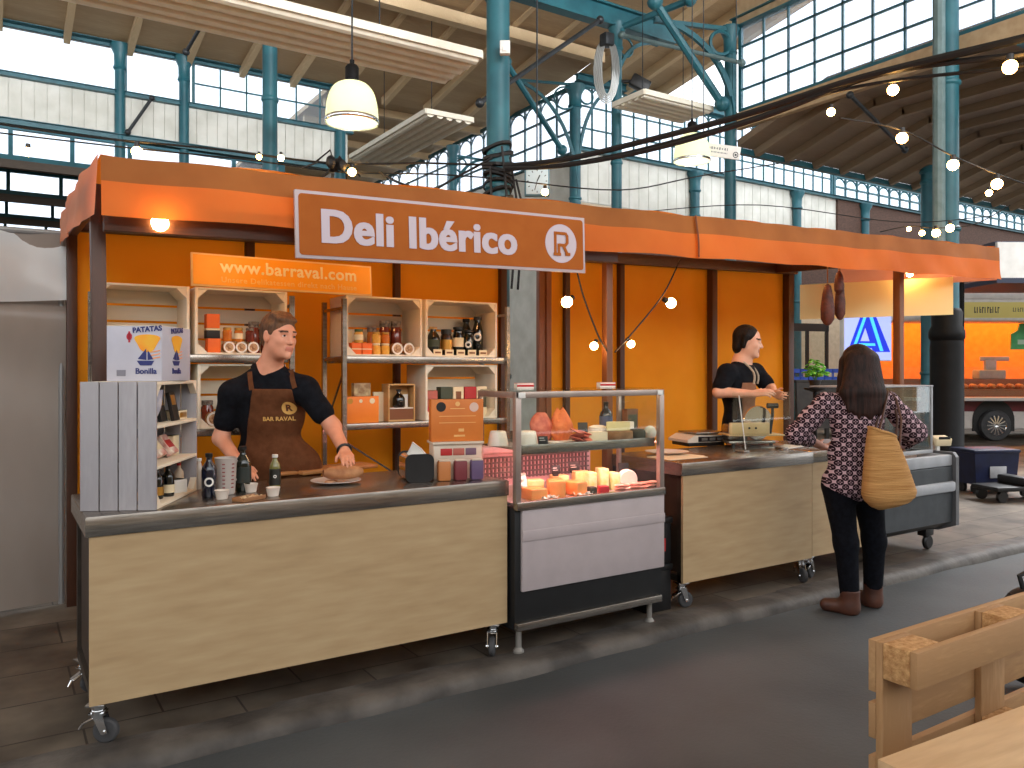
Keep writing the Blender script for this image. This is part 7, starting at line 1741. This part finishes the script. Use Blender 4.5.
b = MB(); b.bx(-0.02, L+0.02, -0.5, 0.0, 0.86, 0.93, bev=0.01); b.build('counter_ledge', mat('pale_ledge', (206, 200, 196), rough=0.3), TR)
b = MB(); b.bx(0.3, L-0.3, -0.9, 0.0, 2.49, 2.55, bev=0.01); b.build('serving_flap', TWH, TR)
b = MB(); b.bx(2.36, L-0.1, -0.02, 0.0, 2.60, 2.94); b.build('sign_strip', mat('yellow_sign_strip', (232, 212, 110), rough=0.4), TR)
def strokes(x0, n, pitch, h, z, m):
    b = MB()
    for k in range(n):
        x = x0+pitch*k
        b.box((x, -0.022, z+0.3*h*0.1*math.sin(k*4)), (pitch*0.28, 0.004, h))
        if k % 3 != 1: b.box((x+pitch*0.3, -0.022, z+h*(0.36 if k % 2 else -0.36)), (pitch*0.5, 0.004, h*0.2))
        if k % 4 == 2: b.box((x+pitch*0.3, -0.022, z), (pitch*0.5, 0.004, h*0.18))
    b.build('lettering', m, TR)
strokes(2.68, 10, 0.055, 0.13, 2.775, BLACK)
strokes(3.5, 9, 0.05, 0.09, 2.78, mat('sign_grey_text', (110, 104, 70), rough=0.5))
b = MB(); b.cyl((wx, -0.03, 0.44), (wx, 0.02, 0.44), 0.44, seg=32); b.bx(wx-0.44, wx+0.44, -0.028, 0.02, 0.2, 0.44); b.build('wheel_arch', BLACK, TR)
b = MB(); b.lathe([(0.2, -0.1), (0.31, -0.1), (0.33, -0.07), (0.33, 0.07), (0.31, 0.1), (0.2, 0.1)], c=(wx, -0.02, 0.33), R=Matrix.Rotation(PI/2, 3, 'X'), seg=32); wh = b.build('wheel', RUBBER, TR)
b = MB()
b.lathe([(0.0, 0.1), (0.04, 0.115), (0.05, 0.1), (0.0, 0.1)], c=(wx, -0.02, 0.33), R=Matrix.Rotation(PI/2, 3, 'X'), seg=20)
b.lathe([(0.19, 0.09), (0.215, 0.11), (0.22, 0.09)], c=(wx, -0.02, 0.33), R=Matrix.Rotation(PI/2, 3, 'X'), seg=32)
for k in range(14): a = 2*PI*k/14; b.beam((wx+0.03*math.cos(a), -0.125, 0.33+0.03*math.sin(a)), (wx+0.2*math.cos(a), -0.12, 0.33+0.2*math.sin(a)), 0.026, 0.015, up=(0, 1, 0))
b.build('hubcap', CHROME, wh)
b = MB(); b.bx(0.4, L-0.4, 0.1, 0.6, 0.93, 1.08); b.bx(0.4, L-0.4, 0.7, 1.1, 0.93, 1.3); b.build('food_counter', mat('counter_brown', (136, 74, 40), rough=0.4), TR)
b = MB(); b.bx(0.4, L-0.4, 0.02, 0.03, 0.94, 1.55); b.bx(0.4, L-0.4, 0.02, 0.5, 1.55, 1.56); b.build('glass_front', GLASS, TR)
b = MB(); b.bx(0.3, L-0.3, 1.0, 1.3, 2.92, 2.97); b.build('lamp_strip', mat('trailer_lamp', (255, 200, 120), emit=(255, 170, 80), estr=22.0), TR)
b = MB(); b.bx(0.1, L-0.1, 1.5, 1.55, 1.25, 1.30); b.bx(0.4, 2.5, 1.4, 1.85, 0.35, 1.25); b.build('back_shelf', mat('counter_brown', (136, 74, 40)), TR)
for k in range(14):
    px = wx-0.85+0.2*k; b = MB()
    for q in range(4): b.sph((0.06*math.sin(q*2.1), 0.05*math.cos(q*1.7), 0.05+0.01*q), (0.08, 0.06, 0.05), seg=8)
    tag(b.build('roast_chicken', mat('roast_skin', (186, 92, 40), (214, 130, 66), rough=0.4, scale=8), loc=trl(px, 0.3, 1.081)), 'golden roast piece %s in the trailer glass counter' % ('nearest the pedestal', 'second along', 'third along', 'fourth along', 'fifth along', 'sixth along', 'seventh along', 'eighth along', 'ninth along', 'tenth along', 'eleventh along', 'twelfth along', 'thirteenth along', 'last along')[k], 'food', 'roast pieces in the trailer counter')
o = thing('bread_slicer', 'grey weighing machine standing on the trailer counter', 'machine', trl(3.5, 0.85, 1.302), RZ)
o.name = 'weighing_machine'
b = MB(); b.bx(-0.3, 0.3, -0.15, 0.15, 0, 0.2, bev=0.03); b.bx(-0.1, 0.15, -0.05, 0.05, 0.2, 0.42, bev=0.02); b.bx(-0.2, 0.45, -0.03, 0.03, 0.4, 0.5, bev=0.02); b.build('body', LGREY, o)
b = MB(); b.bx(0.05, 0.07, -0.6, 1.9, 0.0, 0.9)
ts = thing('promo_shirt', 'green apron hanging in the trailer hatch', 'apron', trl(wx+0.55, -0.15, 2.48), RZ); ts.name = 'hanging_apron'
b.bm.free()
b = MB(); b.prism([(-0.06, 0, 0), (0.06, 0, 0), (0.1, 0, -0.14), (0.24, 0, -0.22), (0.25, 0, -0.55), (-0.25, 0, -0.55), (-0.24, 0, -0.22), (-0.1, 0, -0.14)], (0, 0.05, 0)); b.build('cloth', mat('green_cloth', (66, 158, 96), (90, 180, 116), rough=0.7, scale=6), ts)
b = MB(); b.bx(-0.12, 0.12, -0.006, 0.0, -0.44, -0.34); b.build('print', mat('pale_green_print', (180, 216, 190), rough=0.6), ts)

# ---- shop front behind: lightbox with the blue A, glass front, trolleys
SF = thing('light_box', 'glowing white light box with a big blue letter A behind the customer', 'sign', (0, 0, 0))
c = PF(868, 338, 15.0); SF.location = c; SF.rotation_euler = (0, 0, math.atan2(RY, RX)+0.3)
k_ = 15.0/800
LBW = mat('light_box_panel', (170, 180, 245), emit=(150, 165, 240), estr=0.9); LBB = mat('light_box_blue', (20, 50, 190), emit=(16, 40, 200), estr=0.9); LBC = mat('light_box_cyan', (80, 200, 240), emit=(70, 190, 235), estr=0.9)
w, h = 58*k_, 46*k_
b = MB(); b.box((0, 0.06, 0), (w, 0.12, h), bev=0.01); b.build('case', WHITE, SF)
b = MB(); b.bx(-w*0.485, w*0.485, -0.006, 0.0, -h*0.48, h*0.48); b.build('panel', LBW, SF)
def para(b, x0, x1, x2, x3, z0, z1, y): b.prism([(x0*w, y, z0*h), (x1*w, y, z0*h), (x2*w, y, z1*h), (x3*w, y, z1*h)], (0, -0.006, 0))
b = MB(); para(b, -0.48, -0.30, 0.02, -0.16, -0.45, 0.47, -0.007); para(b, 0.10, 0.46, 0.16, -0.14, -0.30, 0.47, -0.0065); para(b, -0.25, 0.18, 0.14, -0.20, -0.22, -0.07, -0.006); b.build('letter', LBB, SF)
b = MB(); para(b, -0.415, -0.355, -0.04, -0.10, -0.45, 0.47, -0.0135); para(b, 0.24, 0.31, 0.08, 0.01, -0.28, 0.47, -0.0135); para(b, -0.22, 0.14, 0.13, -0.2, -0.17, -0.115, -0.0135); b.build('letter_stripe', LBC, SF)
sp_ = MB(); sp_.bx(-0.05, 0.05, 0.02, 0.1, -c.z, -h/2); sp_.build('stand', LGREY, SF)
def plain(name, label, cat, c, size, m, rz, bev=0.0, group=None):
    b = MB(); b.box((0, 0, size[2]/2), size, bev=bev); o = b.build(name, m, loc=c); o.rotation_euler = (0, 0, rz); return tag(o, label, cat, group)
# pale glass doors and posts of the shop seen past the orange tarp
o = thing('glass_door', 'cream framed sliding glass door of the shop past the end of the back tarp', 'door', PZ(812, 428, 0.0), RZ+0.3)
b = MB()
for x in (-0.75, -0.15, 0.45): b.bx(x-0.04, x+0.04, -0.03, 0.03, 0, 2.6)
b.bx(-0.8, 0.5, -0.03, 0.03, 2.5, 2.7); b.build('frame', mat('dark_door_frame', (44, 46, 48), rough=0.4), o)
b = MB(); b.bx(-0.75, 0.45, -0.005, 0.005, 0.05, 2.5); b.build('glass', GLASS, o)
bt = PF(812, 380, 14.0); bt.z = 0
o = thing('display_bench', 'tall dark bench carrying blue bottle crates beyond the end of the back tarp', 'bench', bt, RZ+0.2)
b = MB(); b.bx(-0.45, 0.5, -0.25, 0.3, 1.28, 1.33, bev=0.005); b.build('top', mat('dark_bench_board', (36, 32, 30), (50, 44, 40), rough=0.6), o)
b = MB(); b.prism([(-0.45, -0.26, 1.28), (0.5, -0.26, 1.28), (0.5, -0.3, 0.5), (-0.45, -0.3, 0.5)], (0, 0.03, 0)); b.build('skirt', MATS['dark_bench_board'], o)
for x in (-0.4, 0.45):
    for y in (-0.2, 0.25): b = MB(); b.bx(x-0.03, x+0.03, y-0.03, y+0.03, 0, 1.28); b.build('leg', MATS['dark_bench_board'], o)
ca, sa = math.cos(RZ+0.2), math.sin(RZ+0.2)
for k in range(6):
    x = -0.36+0.155*k
    o = thing('bottle_crate', ('first', 'second', 'third', 'fourth', 'fifth', 'sixth')[k]+' small blue crate from the tarp end on the tall dark bench', 'crate', bt+V((ca*x, sa*x, 1.331)), RZ+0.2, 'blue crates on the dark bench')
    b = MB()
    for z0, z1 in ((0.0, 0.05), (0.12, 0.19)): b.bx(-0.072, 0.072, -0.1, -0.09, z0, z1); b.bx(-0.072, 0.072, 0.09, 0.1, z0, z1); b.bx(-0.072, -0.064, -0.09, 0.09, z0, z1); b.bx(0.064, 0.072, -0.09, 0.09, z0, z1)
    for x_ in (-0.068, 0.068):
        for y_ in (-0.095, 0.095): b.bx(x_-0.005, x_+0.005, y_-0.005, y_+0.005, 0, 0.19)
    b.bx(-0.07, 0.07, -0.098, 0.098, 0, 0.01); b.build('crate', mat('blue_plastic', (26, 60, 150), (36, 76, 170), rough=0.4), o)
pb_ = PF(815, 388, 8.4); pz = pb_.z; pb_.z = 0
o = thing('plant_stand', 'slim dark stand holding the green herb pot past the orange tarp', 'stand', pb_)
b = MB(); b.cyl((0, 0, 0.02), (0, 0, pz-0.01), 0.02, seg=10); b.lathe([(0.16, 0), (0.16, 0.02), (0.03, 0.04)], seg=20); b.lathe([(0.03, pz-0.04), (0.11, pz-0.015), (0.11, pz)], seg=20); b.build('column', MATS['black_iron'], o)
o = thing('potted_herb', 'bright green potted herb on a slim stand beside the customer head', 'plant', pb_+V((0, 0, pz+0.001)))
b = MB(); b.lathe([(0.045, 0), (0.06, 0.07), (0.064, 0.07), (0.064, 0.085), (0.056, 0.085), (0.05, 0.07), (0, 0.07)], seg=20); b.build('pot', mat('black_pot', (40, 36, 34), rough=0.6), o)
b = MB()
for k in range(80):
    a = rnd()*2*PI; e = 0.1+rnd()*1.3; r = 0.05+0.10*rnd(); p = V((r*math.cos(a)*math.cos(e), r*math.sin(a)*math.cos(e), 0.11+1.3*r*math.sin(e)))
    b.sph(p, (0.032, 0.02, 0.007), seg=6, R=Euler((rnd()*1.2-0.6, rnd()*1.2-0.6, a)).to_matrix())
b.build('foliage', mat('basil_leaf', (86, 170, 50), (120, 206, 70), rough=0.5, scale=20), o)
for k in range(6): b = MB(); a = k*1.05; b.tube([(0, 0, 0.07), (0.03*math.cos(a), 0.03*math.sin(a), 0.13), (0.07*math.cos(a), 0.07*math.sin(a), 0.18)], 0.004, seg=4); b.build('stem', mat('basil_stem', (90, 140, 60), rough=0.6), o)
# folded blue crate cart and flat trolley on the floor beyond the chilled counter
bcx = PZ(984, 492, 0.0)
o = thing('blue_cart', 'dark blue plastic bin on wheels standing on the floor past the chilled counter', 'cart', bcx, RZ+0.15)
NB = mat('navy_plastic', (10, 17, 46), (15, 25, 60), rough=0.4)
b = MB(); b.prism([(-0.27, -0.2, 0.12), (0.27, -0.2, 0.12), (0.30, -0.22, 0.52), (-0.30, -0.22, 0.52)], (0, 0.42, 0)); b.build('bin', NB, o)
b = MB(); b.bx(-0.31, 0.31, -0.23, 0.21, 0.5, 0.54, bev=0.01); b.build('rim', NB, o)
b = MB(); b.bx(-0.1, 0.12, -0.226, -0.215, 0.2, 0.34, bev=0.004); b.build('grey_label', LGREY, o)
for x in (-0.2, 0.2):
    b = MB(); b.cyl((x-0.02, -0.1, 0.06), (x+0.02, -0.1, 0.06), 0.06, seg=14); b.cyl((x-0.02, 0.12, 0.06), (x+0.02, 0.12, 0.06), 0.06, seg=14); b.build('wheel', BLACK, o)
o = thing('flat_trolley', 'low black flat trolley on the floor at the edge beside the blue bin', 'trolley', PZ(1014, 500, 0.0), RZ+0.2)
b = MB(); b.bx(-0.4, 0.4, -0.2, 0.2, 0.13, 0.18, bev=0.01); b.bx(-0.05, 0.1, -0.2, 0.2, 0.18, 0.28, bev=0.02); b.bx(0.2, 0.4, -0.18, 0.18, 0.18, 0.24); b.build('deck', BLACK, o)
for x in (-0.3, 0.3):
    for y in (-0.15, 0.15): b = MB(); b.cyl((x, y-0.02, 0.065), (x, y+0.02, 0.065), 0.065, seg=14); b.build('wheel', BLACK, o)
# thin black lamp post and white stall fascia at the right edge
b = MB(); p = PZ(962, 462, 0.0); b.cyl((0, 0, 0), (0, 0, 3.0), 0.035, seg=12); b.lathe([(0.1, 0), (0.1, 0.03), (0.04, 0.06)], seg=16)
tag(b.build('black_pole', MATS['black_iron'], loc=p), 'thin black pole standing right beside the black pedestal', 'pole')
o = thing('stall_canopy', 'white fascia of a neighbouring canopy beyond the end of the awning', 'canopy', PF(1052, 260, 12.5), RZ)
b = MB(); b.bx(-0.85, 1.5, 0, 0.06, -0.28, 0.28); b.build('fascia', WHITE, o)
b = MB(); b.bx(-0.87, 1.5, -0.01, 1.6, -0.36, -0.28); b.bx(-0.85, 1.5, 0.06, 1.6, 0.24, 0.3); b.build('frame', mat('navy_trim', (40, 48, 70), rough=0.5), o)
for x in (-0.7, 1.3):
    b = MB(); b.cyl((x, 1.3, -o.location.z), (x, 1.3, -0.3), 0.04, seg=10); b.build('support_pole', mat('grey_pole', (150, 150, 150)), o)
